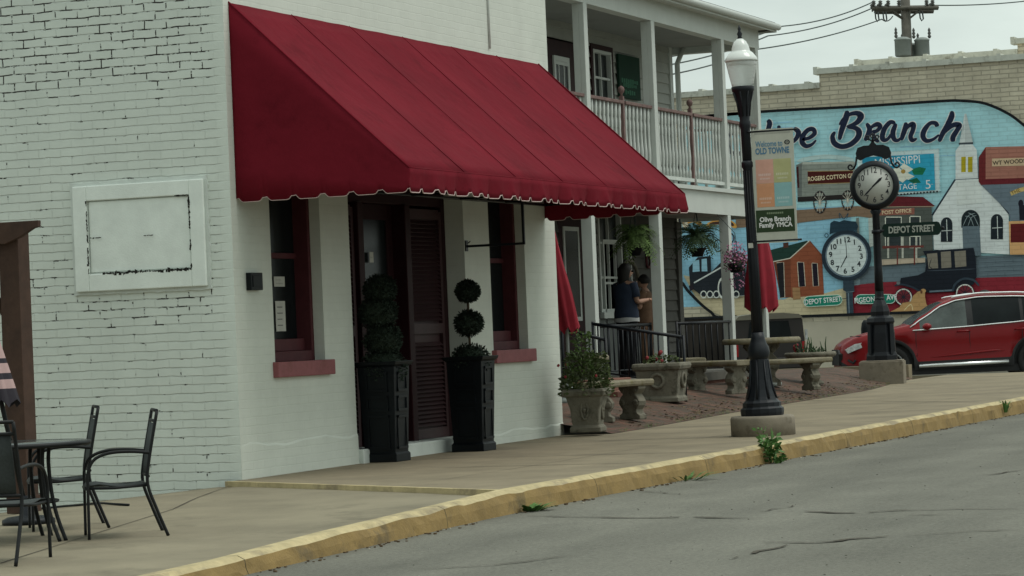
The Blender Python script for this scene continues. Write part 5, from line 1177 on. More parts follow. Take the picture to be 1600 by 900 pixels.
g = MB(); g.tube([(0, .0, 0), (0, -.13, 0)], .03, 8); g.ball((-.01, -.1 - Ws - .02, 0), .03, 8); g.build('sign_bracket', 'black_iron', sg)
# black litter bin partly hidden by the pedestal
bp_ = onX(1353, 520, 40.0); zt_b = onX(1353, 500, 40.0).z; g = MB(); hb = zt_b + .15; rb0 = 7.5 / scl(bp_); g.lathe([(rb0 * .9, 0), (rb0, hb * .3), (rb0, hb * .86), (rb0 * .8, hb * .95), (rb0 * .4, hb)], (40.0, bp_.y, -.15), 20)
tag(g.build('litter_bin', 'black_plastic'), 'black round topped bin behind the red car bonnet, just left of the clock pedestal', 'litter bin')

# ================================================================== RED CAR
def make_car():
    dep = 59.6; v = ray(1305, 495) / FPX * dep; pf = CAM + v; v2 = ray(1603, 490) / FPX * dep; pr = CAM + v2
    zg = onX(1603, 591, pr.x).z
    xdir = Vector((pr.x - pf.x, pr.y - pf.y, 0)); Lw = xdir.length; xdir.normalize(); K = Lw / 3.68     # nose to rear axle is 3.68
    rz = math.atan2(xdir.y, xdir.x)
    car = thing('parked_car', 'red sport utility vehicle with chrome sill trim at the far kerb', 'car', (pf.x, pf.y, zg), rz); car.scale = (K, K, K)
    # own axes: x back from the nose, -y towards the viewer's side after the turn
    L_ = 4.77; WF, WR, R = .93, 3.70, .365
    def lerp(T, x):
        if x <= T[0][0]: return T[0][1]
        for (a, b), (c, d) in zip(T, T[1:]):
            if x <= c: t = (x - a) / (c - a); t = t * t * (3 - 2 * t) * .35 + t * .65; return b + (d - b) * t
        return T[-1][1]
    topT = [(0, .70), (.06, .80), (.25, .92), (.6, 1.0), (1.05, 1.08), (1.28, 1.12), (1.6, 1.32), (1.95, 1.53), (2.25, 1.625), (2.7, 1.67), (3.3, 1.66), (3.9, 1.62), (4.3, 1.56), (4.5, 1.38), (4.68, 1.12), (4.77, 1.0)]
    beltT = [(0, .66), (.1, .74), (.3, .84), (.9, .95), (1.3, 1.00), (2.2, 1.03), (3.2, 1.08), (4.1, 1.15), (4.5, 1.12), (4.77, .96)]
    botT = [(0, .32), (.12, .24), (.5, .22), (1.4, .26), (3.2, .28), (4.3, .28), (4.6, .34), (4.77, .45)]
    hw = lambda x: .945 * min(1, (1 - (max(0, .75 - x) / .75) ** 2.6 * .34)) * (1 - (max(0, x - 4.1) / .67) ** 2.4 * .16)
    xs = sorted(set([round(i * .06, 3) for i in range(80)] + [L_] + [round(c + r_ * math.cos(a * PI / 14), 4) for c in (WF, WR) for r_ in (R + .075,) for a in range(15)] + [WF - R - .12, WF + R + .12, WR - R - .12, WR + R + .12]))
    xs = [x for x in xs if 0 <= x <= L_]
    body = MB(); rows = []
    def archz(x, r_):
        for c in (WF, WR):
            if abs(x - c) < r_: return R + math.sqrt(max(0, r_ * r_ - (x - c) ** 2))
        return 0
    for x in xs:
        zb = lerp(botT, x); zt = lerp(topT, x); zl = min(lerp(beltT, x), zt - .03); W = hw(x); az = archz(x, R + .075); az2 = archz(x, R + .13)
        z0 = max(zb, az); z0b = max(zb + .16, az2, z0 + .03)
        gt = max(0, zt - zl); in_ = min(.30, gt * .42 + .02) if gt > .1 else .05
        rail = zt - .05 if gt > .18 else zl + gt * .5
        crease = min(.80, zl - .04); low = min(max(.52, z0b + .02), crease - .04) if z0b + .06 < crease else (z0b + crease) / 2
        rows.append([(W * .955, z0), (W * .985, z0b), (W * .955, max(low, z0b + .01)), (W * 1.0, max(crease, z0b + .03)), (W * .975, zl), (W - in_ * .30 - .01, zl + (rail - zl) * .35), (W - in_ * .9, rail - (.02 if gt > .18 else 0)), (W - in_ * 1.12, (rail + zt) / 2 + .01), (W * .45, zt - .004), (0, zt + .012)])
    def glassx(x): return lerp([(0, 0), (L_, 1)], x)
    ns = len(rows[0])
    for sgn in (1, -1):
        v = [(x, sgn * y, z) for x, r_ in zip(xs, rows) for (y, z) in r_]; fs, ms = [], []
        for i in range(len(xs) - 1):
            xm = (xs[i] + xs[i + 1]) / 2; gt = lerp(topT, xm) - lerp(beltT, xm)
            for j in range(ns - 1):
                m = 0
                if j == 0: m = 1
                if j in (4, 5) and 1.52 < xm < 4.42: m = (3 if xm < 2.42 else 2) if not (2.42 < xm < 2.50 or 3.42 < xm < 3.49) else 1
                if j in (4, 5) and 1.32 < xm <= 1.52: m = 0
                if j in (7, 8) and 1.30 < xm < 2.0: m = 2
                f = (i * ns + j, (i + 1) * ns + j, (i + 1) * ns + j + 1, i * ns + j + 1); fs.append(f if sgn < 0 else f[::-1]); ms.append(m)
        o = len(body.v); body.v += v
        for f, m in zip(fs, ms): body.f.append([o + q for q in f]); body.m.append(m); body.sm.append(True); body.c.append(None)
    for i in (0, len(xs) - 1):
        r_ = rows[i]; x = xs[i]; pts = [(x, y, z) for y, z in r_] + [(x, -y, z) for y, z in r_[-2::-1]]; body.quad(pts, 0)
    mat('car_red', (.20, .003, .006), .3, .03, 2, spec=.25, coat=.12); mat('clear_glass', (.07, .085, .08), .12, .5, 2, spec=.4); mat('car_black', (.012, .012, .013), .6, .1, 5); mat('chrome', (.85, .86, .86), .25, .05, 3, metal=.9); mat('tyre', (.018, .018, .018), .85, .1, 20); mat('rim', (.42, .43, .44), .3, .08, 9, metal=.7); mat('lamp_lens', (.42, .44, .44), .12, .5, 14, spec=.8); mat('tail_red', (.3, .01, .012), .2, .1, 4)
    bo = body.build('body', ['car_red', 'car_black', 'window_glass', 'clear_glass'], car, weld=True)
    inner = MB(); inner.box((.35, -.72, .3), (4.4, .72, .95)); inner.box((.45, -.86, .17), (4.3, .86, .30)); [inner.box((c_ - .44, -.80, .17), (c_ + .44, .80, .72)) for c_ in (WF, WR)]; inner.build('underbody_and_shade', 'car_black', car)  # underbody, carried lower as a black skirt standing in for the under-car shadow
    def strip(pts, r_, name, m, sides=(1, -1)):
        for s_ in sides:
            g = MB(); g.tube([(x, s_ * (hw(x) * y), z) for x, y, z in pts], r_, 8); g.build(name, m, car)
    strip([(1.45, 1.0, .335), (2.3, 1.0, .345), (3.15, 1.0, .355)], .040, 'sill_trim', 'chrome')
    belt = [(x, .985, lerp(beltT, x) + .012) for x in [1.36 + i * .16 for i in range(19)]]; strip(belt, .013, 'belt_trim', 'chrome')
    roofl = []
    for i in range(30):
        x = 1.30 + i * .105; i0 = min(range(len(xs)), key=lambda q: abs(xs[q] - x)); r_ = rows[i0]; roofl.append((xs[i0], (r_[6][0] + .012) / hw(xs[i0]), r_[6][1] + .004))
    strip(roofl, .013, 'window_trim', 'chrome'); strip([(x, y * .93, z + .075) for x, y, z in roofl[8:27]], .016, 'roof_rail', 'chrome')
    for s_ in (1, -1):
        for cxw in (WF, WR):
            M = Matrix.Translation((cxw, s_ * .80, R)) @ Matrix.Rotation(-s_ * PI / 2, 4, 'X')
            w_ = MB(); w_.lathe([(R * .66, -.10), (R * .93, -.11), (R, -.07), (R, .07), (R * .93, .11), (R * .68, .105), (R * .66, .08)], n=40, mtx=M, cap=False); wh = w_.build('wheel', 'tyre', car)
            g = MB(); g.lathe([(R * .67, .07), (R * .68, .10), (R * .62, .095), (R * .60, .03), (.02, .03)], n=40, mtx=M, cap=False)
            rm = g.build('rim', 'rim', wh)
            g = MB()
            for k in range(5):
                for q in (-.16, .16):
                    a = 2 * PI * k / 5; g.tube([M @ Vector((.05 * math.cos(a), .05 * math.sin(a), .085)), M @ Vector((R * .62 * math.cos(a + q), R * .62 * math.sin(a + q), .085))], .018, 6)
            g.lathe([(.055, .07), (.05, .10), (0, .1)], n=16, mtx=M); g.build('spokes', 'rim', wh)
            a = MB(); a.lathe([(R * .58, .035), (R * .58, .04)], n=24, mtx=M); a.build('brake_disc', 'car_black', wh)
        g = MB(); q = [(.07, .93, .70), (.25, .965, .80), (.60, .99, .86), (.70, .99, .84), (.52, .99, .77), (.30, .985, .70), (.12, .96, .63)]; g.prism([(x, z) for x, y, z in q], s_ * .62, s_ * (hw(.3) + .028), 'xz'); 0; g.build('headlight', 'lamp_lens', car)
        g = MB(); g.tube([(.13, s_ * (hw(.13) + .0), .50), (.22, s_ * (hw(.22) + .01), .44), (.26, s_ * (hw(.26) + .01), .50)], .022, 6); g.build('fog_lamp', 'car_black', car)
        g = MB(); g.prism([(-.0, .66), (.30, .70), (.34, .47), (.30, .36), (.05, .34)], s_ * .60, s_ * .80, 'xz'); 
        g = MB(); g.ball((1.62, s_ * 1.035, 1.08), .105, 14, 0, (.85, .85, .62)); g.tube([(1.62, s_ * .90, 1.03), (1.62, s_ * 1.0, 1.06)], .03, 6); g.build('side_mirror', 'car_red', car)
        for x in (2.20, 3.30): g = MB(); g.tube([(x, s_ * (hw(x) * .99 + .005), .955), (x + .03, s_ * (hw(x) + .022), .965), (x + .21, s_ * (hw(x) + .022), .97), (x + .24, s_ * (hw(x) * .99 + .005), .965)], .014, 6); g.build('door_handle', 'car_red', car)
        g = MB()
        for x in (1.42, 2.44, 3.44): g.tube([(x, s_ * hw(x) * .958, .36), (x + .01, s_ * hw(x) * .962, .6), (x - .01, s_ * hw(x) * 1.003, .80), (x, s_ * hw(x) * .985, .99)], .005, 4)
        g.build('door_gap', 'car_black', car)
        g = MB(); g.cbox((4.60, s_ * .80, .98), (.22, .12, .16)); g.build('tail_light', 'tail_red', car)
    g = MB(); g.prism([(-.60, .40), (.60, .40), (.66, .62), (.55, .70), (-.55, .70), (-.66, .62)], -.035, .06, 'yz'); g.build('grille', 'car_black', car)
    # creases of the flank
    for s_ in (1, -1):
        g = MB(); g.tube([(1.5, s_ * hw(1.5) * .955, .47), (2.2, s_ * hw(2.2) * .97, .53), (2.9, s_ * hw(2.9) * .965, .575), (3.15, s_ * hw(3) * .95, .56)], [.004, .02, .02, .004], 8); g.build('flank_crease', 'car_red', car)
    g = MB(); g.ball((2.9, 0, 1.70), .05, 8, 0, (2, .5, .8)); g.build('roof_aerial', 'car_black', car)
    seats = MB()
    for x in (2.1, 3.0):
        for y in (-.38, .38): seats.box((x, y - .24, .7), (x + .14, y + .24, 1.25)); seats.box((x, y - .1, 1.27), (x + .1, y + .1, 1.42))
    seats.build('seat', 'car_black', car)
make_car()

# ================================================================== DARK ESTATE CAR AND BOARD FENCE BEYOND THE PATIO
fx = 38.0
a = onX(1066, 499, fx); b = onX(1150, 497, fx); bf = thing('board_fence', 'dark brown board fence behind the porch railing under the mural', 'fence', (0, 0, 0))
g = MB(); y = a.y
while y > b.y: g.box((fx - .02 - random.random() * .006, y - .142, -.1), (fx + .02, y, (a.z + b.z) / 2)); y -= .145
g.build('boards', 'lattice_dark', bf); g = MB(); g.box((fx - .05, b.y, (a.z + b.z) / 2), (fx + .05, a.y, (a.z + b.z) / 2 + .05)); g.build('cap_rail', 'black_iron', bf)
def dark_van():
    X = 36.0; yl = onX(1150, 540, X).y; yr = onX(1257, 540, X).y; zt = onX(1215, 489, X).z; W = yl - yr; c = (yl + yr) / 2
    mat('van_dark', (.022, .018, .017), .4, .1, 3, spec=.5); mat('van_roof', (.14, .13, .10), .5, .1, 3)
    t = thing('parked_van', 'dark brown vehicle seen from behind beyond the concrete table', 'car', (X, c, -.12), AF); H = zt + .12; h = W / 2
    prof = [(-h, .3), (-h, H * .55), (-h * .98, H * .62), (-h * .94, H * .90), (-h * .84, H * .965), (-h * .4, H * .99), (h * .4, H * .99), (h * .84, H * .965), (h * .94, H * .90), (h * .98, H * .62), (h, H * .55), (h, .3)]
    g = MB(); n = len(prof); secs = [(0.0, 1.0, 0), (.12, 1.0, 0), (3.0, 1.0, 0), (3.4, .98, -.04), (3.6, .97, -.1)]
    v = []; 
    for x, k, dz in secs: v += [(x, y * k, min(z, z + dz) if z > H * .6 else z) for y, z in prof]
    g.add(v, [(i * n + j, i * n + (j + 1) % n, (i + 1) * n + (j + 1) % n, (i + 1) * n + j) for i in range(len(secs) - 1) for j in range(n)], 0, False); g.quad(v[:n][::-1]); g.quad(v[-n:]); g.build('body', 'van_dark', t, .03)
    g = MB(); g.prism([(-h * .62, H * .66), (-h * .54, H * .89), (h * .54, H * .89), (h * .62, H * .66)], -.03, .01, 'yz'); g.build('rear_window', 'window_glass', t)
    g = MB(); pr_ = [(-h * .96, H * .92), (-h * .85, H * .975), (-h * .4, H * 1.0), (h * .4, H * 1.0), (h * .85, H * .975), (h * .96, H * .92)]; g.prism(pr_, -.05, 3.2, 'yz'); g.build('roof', 'van_roof', t)
    g = MB(); g.box((-.12, -h * .98, .35), (0, h * .98, .58)); g.build('bumper', 'van_dark', t, .02)
    for s_ in (1, -1):
        g = MB(); g.box((-.03, s_ * h * .90, H * .42), (.05, s_ * h * .99, H * .6)); g.build('tail_light', 'tail_red', t)
        g = MB(); g.box((-.02, s_ * h * 1.0, H * .62), (.08, s_ * h * 1.07, H * .76)); g.build('side_mirror', 'lamp_lens', t)
        for x in (.7, 3.5): g = MB(); g.lathe([(.30, -.1), (.34, -.08), (.34, .08), (.30, .1)], n=24, mtx=Matrix.Translation((x, s_ * (h - .12), .34)) @ Matrix.Rotation(PI / 2, 4, 'X')); g.build('wheel', 'tyre', t)
dark_van()

# ================================================================== UTILITY POLE AND WIRES
UD_ = 90.0
def uw(px, py, d=UD_): return CAM + ray(px, py) / FPX * d
base = uw(1416.5, 50); up = thing('utility_pole', 'wooden utility pole with crossarms and grey transformers behind the mural building', 'utility pole', (base.x, base.y, -.2))
Hp = uw(1416, -10).z + .2; mm = UD_ / FPX
g = MB(); g.tube([(0, 0, 0), (0, 0, Hp)], [.19, .145], 14); g.build('pole', 'wood_pole', up)
zz_ = lambda py: uw(1416, py).z + .2
arm_dir = Vector((_r.x, _r.y, 0)); ad = (arm_dir * math.cos(.25) + Vector((_f.x, _f.y, 0)) * math.sin(.25)).normalized()
for py, a, b, off in ((13.5, -56, 53, .2), (16.5, -50, 48, -.22)):
    g = MB(); q = Vector((-_f.x * off, -_f.y * off, zz_(py))); pts = [q + ad * a * mm, q + ad * b * mm]; g.tube(pts, .075, 4); g.build('crossarm', 'wood_pole', up)
    for t in (-54, -43, -30, -12, 34, 44):
        if off < 0 and t in (-12, 34): continue
        p = q + ad * t * mm; i_ = MB(); i_.lathe([(.02, 0), (.02, .08), (.07, .09), (.035, .12), (.075, .14), (.035, .17), (.07, .19), (.04, .23), (0, .25)], p, 10); i_.build('insulator', 'insulator', up)
g = MB()
for s_ in (-1, 1):
    for o in (.2, -.22): g.tube([Vector((0, 0, zz_(33))), Vector((-_f.x * o, -_f.y * o, zz_(16))) + ad * s_ * 24 * mm], .03, 4)
g.build('brace', 'wood_pole', up)
for t, top_ in ((-51, 20), (-38, 20), (23, 22)):
    p = ad * t * mm; g = MB(); z = zz_(18); w_ = 4 * mm; h = 15 * mm; g.tube([Vector((p.x, p.y, z)), Vector((p.x, p.y, z - h * .7)) + ad * w_ * .2, Vector((p.x, p.y, z - h)) + ad * w_ * .8, Vector((p.x, p.y, z - h * .8)) + ad * w_ * 1.5, Vector((p.x, p.y, z)) + ad * w_ * 1.2], .022, 6); g.build('jumper_wire', 'wire', up)
for dxp, w_, y0, y1, o in ((-10, 25, 62, 90, .35), (24, 23, 62, 89, .1), (8, 20, 68, 89, -.35)):
    p = ad * dxp * mm - Vector((_f.x * o, _f.y * o, 0)); r = w_ / 2 * mm; g = MB(); z0, z1_ = zz_(y1), zz_(y0); g.lathe([(r * .9, z0), (r, z0 + .04), (r, z1_ - .06), (r * 1.06, z1_ - .05), (r * 1.06, z1_ - .02), (r * .6, z1_ + .04), (0, z1_ + .06)], (p.x, p.y, 0), 24); tr = g.build('transformer', 'transformer_grey', up)
    g = MB()
    for k in ((-.25, .25) if dxp > 6 else (-.2,)): g.lathe([(.03, 0), (.06, .06), (.03, .1), (.055, .15), (.03, .2), (.045, .25), (.01, .32)], (p.x + ad.x * k, p.y + ad.y * k, z1_ + .02), 8)
    g.build('bushing', 'insulator', tr)
def wires(name, label, pts, r=.018, sag=.0):
    P_ = [uw(*p) if len(p) == 3 else uw(p[0], p[1]) for p in pts]; g = MB(); line = []
    for a, b in zip(P_, P_[1:]):
        for i in range(16): t = i / 16; q = a.lerp(b, t); q.z -= sag * 4 * t * (1 - t); line.append(q)
    line.append(P_[-1]); g.tube(line, r, 6); return tag(g.build(name, 'wire'), label, 'wire')
wires('overhead_wire', 'topmost overhead wire running left from the utility pole', [(1362, 4), (1222, 41, 80), (1000, 95, 66)], sag=.12)
wires('overhead_wire', 'middle overhead wire running left from the utility pole', [(1360, 14), (1200, 56, 80), (1000, 108, 66)], sag=.12)
wires('overhead_wire', 'lowest overhead wire running left from the utility pole behind the porch corner', [(1395, 25), (1378, 30), (1183, 77, 80), (1000, 124, 66)], sag=.10)
wires('overhead_wire', 'overhead wire running right from the utility pole crossarm', [(1434, 14), (1448, 8), (1600, 2, 96), (1800, -8, 108)], sag=.05)

# ================================================================== CONCRETE PATIO FURNITURE
def scroll_leg(g, x, w, h, d, m=0, mtx=None):
    """carved bench leg: an S-sided slab, w wide along y, d thick along x"""
    P_ = [(-.5, 0), (-.5, .14), (-.36, .20), (-.34, .30), (-.46, .42), (-.50, .55), (-.40, .68), (-.30, .76), (-.44, .86), (-.5, .92), (-.5, 1)]
    out = [(a * w, b * h) for a, b in P_] + [(-a * w, b * h) for a, b in P_[::-1]]
    g.prism(out, x - d / 2, x + d / 2, 'yz', m, mtx)
    for s_ in (-1, 1): g.tube([(x - d * .62, s_ * w * .33, h * .50), (x + d * .62, s_ * w * .33, h * .50)], w * .13, 10, m, mtx); g.tube([(x - d * .58, s_ * w * .30, h * .86), (x + d * .58, s_ * w * .30, h * .86)], w * .09, 8, m, mtx)
def bench(loc, rz, L_, label, R=0.0, W=.36, H=.45, m='cast_stone'):
    t = thing('stone_bench', label, 'bench', loc, rz, 'concrete benches on the brick patio'); g = MB(); n = 14
    def at(u, v):
        if R: a = u / R; return ((R + v) * math.sin(a), (R + v) * math.cos(a) - R)
        return (u, v)
    prof = [(-.5, .35), (-.46, .0), (.46, .0), (.5, .35), (.5, .75), (.46, 1), (-.46, 1), (-.5, .75)]; v = []
    for i in range(n + 1):
        u = -L_ / 2 + L_ * i / n; e = .94 if i in (0, n) else 1
        for a, b in prof: x, y = at(u, a * W * e); v.append((x, y, H - .075 + b * .075))
    k = len(prof); g.add(v, [(i * k + j, i * k + (j + 1) % k, (i + 1) * k + (j + 1) % k, (i + 1) * k + j) for i in range(n) for j in range(k)] + [tuple(range(k))[::-1], tuple(range(n * k, n * k + k))], 0); g.build('seat', 'cast_stone_mossy' if m == 'cast_stone' else m, t, .01)
    for u in (-L_ * .33, L_ * .33):
        x, y = at(u, 0); a = -(u / R) if R else 0; M = Matrix.Translation((x, y, 0)) @ Matrix.Rotation(a, 4, 'Z'); g = MB(); scroll_leg(g, 0, W * .86, H - .075, .13, 0, M); g.build('leg', m, t, .01)
    return t
def G3(px, py): p = onG(px, py); return (p.x, p.y, zpatio(p.x, p.y))
b1 = G3(958, 658); bench(b1, math.radians(-8), 1.25, 'mossy stone bench nearest the shop, right of the flowering urn', R=1.6, H=.46)
b2 = G3(1120, 616); bench(b2, math.radians(62), 1.15, 'stone bench seen end on between the trough planter and the lamp post', H=.46)
b3 = G3(1216, 612); bench(b3, math.radians(-58), 1.62, 'long curved stone bench right of the street lamp', R=-1.7, H=.47)
b4 = G3(1084, 607); bench((b4[0] + 1.0, b4[1] + .35, zpatio(b4[0] + 1, b4[1] + .35)), math.radians(25), .9, 'far stone bench just showing between the trough planter and the end on bench', H=.42)
tb = G3(1192, 604); t = thing('stone_table', 'round stone table with scroll legs behind the street lamp', 'table', tb); s_t = scl(tb); hT = onX(1192, 528, tb[0]).z - tb[2]
g = MB(); r_t = 62 / s_t; g.lathe([(r_t * .90, hT - .085), (r_t * .98, hT - .075), (r_t, hT - .045), (r_t * .985, hT - .015), (r_t * .95, hT)], n=40, wob=.008); g.build('tabletop', 'cast_stone_mossy', t)
for a in (.5, .5 + PI / 2): g = MB(); scroll_leg(g, 0, .52, hT - .085, .15, 0, Matrix.Rotation(a, 4, 'Z')); g.build('leg', 'cast_stone', t, .01)
def trough(loc, rz, Lx, Ly, H, label):
    t = thing('stone_trough', label, 'planter', loc, rz); g = MB(); a, b = Lx / 2, Ly / 2
    def rc(k, z): return [(-a * k, -b * k, z), (a * k, -b * k, z), (a * k, b * k, z), (-a * k, b * k, z)]
    L_ = [rc(.86, 0), rc(.86, .05), rc(.78, .08), rc(.90, H - .10), rc(1.0, H - .08), rc(1.04, H - .04), rc(1.0, H), rc(.86, H), rc(.84, H - .05)]
    v = [q for l in L_ for q in l]; g.add(v, [(k * 4 + i, k * 4 + (i + 1) % 4, k * 4 + 4 + (i + 1) % 4, k * 4 + 4 + i) for k in range(len(L_) - 1) for i in range(4)] + [(3, 2, 1, 0), tuple(range(len(v) - 4, len(v)))]); g.build('basin', 'cast_stone', t, .012)
    for F in (Matrix.Rotation(PI / 2, 4, 'Z') @ Matrix.Rotation(0, 4, 'Z'), Matrix.Rotation(-PI / 2, 4, 'Z'), Matrix.Identity(4)):
        off = a * .86 if F != Matrix.Identity(4) else b * .86
        M = (Matrix.Rotation(-PI / 2, 4, 'Z') if F == Matrix.Rotation(-PI / 2, 4, 'Z') else F) @ Matrix.Translation((0, -off, H * .55))
        g = MB(); g.tube([M @ Vector((H * .17 * math.cos(q), -.012, H * .17 * math.sin(q))) for q in [2 * PI * i / 16 for i in range(16)]], .022, 6, closed=True); g.build('wreath_relief', 'cast_stone', t)
    g = MB(); g.box((-a * .84, -b * .84, H - .06), (a * .84, b * .84, H - .045)); g.build('soil', 'soil', t)
    return t
tr = G3(1036, 628); tl = trough(tr, math.radians(4), .60, .62, .50, 'square stone trough planter with a carved wreath in front of the woman')
g = MB(); leafy(g, (0, 0, 0), .14, .28, 220, .06); fl = MB()
for i in range(7): a = random.uniform(0, 6.28); r = random.uniform(0, .24); fl.ball((r * math.cos(a), r * math.sin(a), random.uniform(.06, .2)), .028, 6, 0, wob=.4, seed=i)
pl = thing('bedding_plant', 'low red flowering plants growing in the wreath trough planter', 'plant', (tr[0], tr[1], tr[2] + .45)); g.build('foliage', 'leaf', pl); fl.build('flowers', 'red_flower', pl)
# square urn with shrubs at the shop corner
u1 = onZ(904, 682, .02); uz = zpatio(u1.x, u1.y); u1.x += .32; ur = thing('stone_urn', 'square carved stone urn against the corner of the white shop', 'planter', (u1.x, u1.y, uz), math.radians(8))
g = MB(); H = .47
def sqr(k, z): return [(-k, -k, z), (k, -k, z), (k, k, z), (-k, k, z)]
L_ = [sqr(.17, 0), sqr(.17, .05), sqr(.145, .08), sqr(.16, .25), sqr(.195, .38), sqr(.225, .40), sqr(.235, .44), sqr(.22, H), sqr(.19, H), sqr(.18, .42)]; v = [q for l in L_ for q in l]
g.add(v, [(k * 4 + i, k * 4 + (i + 1) % 4, k * 4 + 4 + (i + 1) % 4, k * 4 + 4 + i) for k in range(len(L_) - 1) for i in range(4)] + [(3, 2, 1, 0), tuple(range(len(v) - 4, len(v)))])
g.build('urn_body', 'cast_stone', ur, .02)
for q in range(4):
    g = MB(); M = Matrix.Rotation(PI / 2 * q, 4, 'Z') @ Matrix.Translation((0, -.165, .24)); g.tube([M @ Vector((.035 * math.cos(a), 0, .10 * math.sin(a))) for a in [2 * PI * i / 12 for i in range(12)]], .014, 6, closed=True); g.ball(M @ Vector((0, -.004, 0)), .022, 8); g.build('carved_relief', 'cast_stone', ur)
sh = thing('shrub', 'leafy green shrub growing in the square urn at the shop corner', 'shrub', (u1.x, u1.y, uz + .42)); g = MB(); leafy(g, (0, 0, -.03), .46, .30, 1600, .055); leafy(g, (-.14, -.0, .15), .52, .16, 200, .05, 1); leafy(g, (-.1, .0, .25), .40, .12, 120, .06, 1); g.build('foliage', ['leaf', 'fern'], sh)
g = MB()
for i in range(4): a = random.uniform(1.5, 4.5); r = random.uniform(.15, .28); g.ball((r * math.cos(a) - .08, r * math.sin(a), random.uniform(.1, .42)), .018, 6, 0, wob=.4, seed=i)
g.build('flowers', 'red_flower', sh)
# stone baluster pedestal behind the urn
pd = onY(928, 560, 1.2); g = MB(); t = thing('stone_pedestal', 'short stone pedestal with a thick round top behind the corner urn', 'pedestal', (pd.x, 1.2, zpatio(pd.x, 1.2))); hp = pd.z - zpatio(pd.x, 1.2) + .04
g.lathe([(.15, 0), (.15, .05), (.09, .09), (.08, hp * .4), (.11, hp * .6), (.08, hp - .12), (.12, hp - .08)], n=16); g.build('column', 'cast_stone', t); g = MB(); g.lathe([(.17, hp - .08), (.19, hp - .06), (.19, hp - .02), (.17, hp)], n=24); g.build('top_slab', 'cast_stone_mossy', t)
# low bowl of succulents
bw = G3(1268, 601); s_b = scl(bw); t = thing('stone_bowl_planter', 'wide dark stone bowl planter beside the nose of the red car', 'planter', bw); hb = onX(1268, 550, bw[0]).z - bw[2]; rb_ = 41 / s_b
g = MB(); g.lathe([(.19, 0), (.19, .04), (.12, .08), (.11, hb * .45), (.17, hb * .62), (rb_ * .80, hb * .80), (rb_ * .98, hb - .06), (rb_, hb - .03), (rb_ * .96, hb), (rb_ * .84, hb), (rb_ * .8, hb - .04)], n=32); g.build('bowl', 'cast_stone', t)
sp = thing('succulents', 'spiky succulents and red flowers in the stone bowl planter', 'plant', (bw[0], bw[1], bw[2] + hb - .04)); g = MB()
for k in range(26):
    a = random.uniform(0, 6.28); r = random.uniform(0, rb_ * .7); h = random.choice([.06, .1, .14, .2, .27]); x, y = r * math.cos(a), r * math.sin(a); g.tube([(x, y, 0), (x + random.uniform(-.03, .03), y + random.uniform(-.03, .03), h * .6), (x + random.uniform(-.05, .05), y + random.uniform(-.05, .05), h)], [.012, .010, .004], 5)
leafy(g, (0, 0, 0), .1, rb_ * .75, 140, .05); g.build('foliage', 'fern_dark', sp); g = MB()
for i in range(12): a = random.uniform(1.2, 2.6); g.ball((rb_ * .6 * math.cos(a), rb_ * .6 * math.sin(a), random.uniform(.06, .16)), .025, 6, 0, wob=.4, seed=i)
g.build('flowers', 'red_flower', sp)

# ================================================================== CLOSED RED PARASOLS
def parasol(px, py0, py1, y, wpx, label, lean=0.0):
    a = onY(px, py0, y); b = onY(px, py1, y); s_ = scl(b); zt, zb = a.z, b.z; z0 = zpatio(b.x, y); t = thing('closed_parasol', label, 'parasol', (b.x, y, z0), 0, 'closed red parasols on the patio'); n = 28; R_ = wpx / 2 / s_; H = zt - zb
    g = MB(); v = []; rows = 12
    for j in range(rows + 1):
        q = j / rows; r0 = .03 + (R_ - .03) * q ** .75 * (1 - .12 * math.sin(q * PI * 2.2)); 
        for i in range(n): an = 2 * PI * i / n; r = r0 * (1 + (.28 * q) * math.cos(an * 7 + .8 * math.sin(q * 3)) ) * .9; v.append((r * math.cos(an) + lean * (1 - q) , r * math.sin(an), zt - z0 - H * q + (.05 * math.cos(an * 7) * (q > .95))))
    g.add(v, [(j * n + i, j * n + (i + 1) % n, (j + 1) * n + (i + 1) % n, (j + 1) * n + i) for j in range(rows) for i in range(n)], 0, True); g.build('canopy', 'red_cloth', t)
    g = MB(); g.tube([(lean, 0, zt - z0 + .06), (0, 0, zb - z0), (0, 0, 0)], .022, 10); g.lathe([(.24, 0), (.24, .05), (.06, .08), (.04, .25)], n=24); g.build('pole', 'transformer_grey', t); return t
parasol(886, 348, 517, 1.3, 40, 'closed red parasol leaning beside the corner of the white shop', lean=-.45)
pu = G3(1192, 604); parasol(1191, 296, 484, pu[1], 52, 'closed red parasol standing behind the street lamp banner')

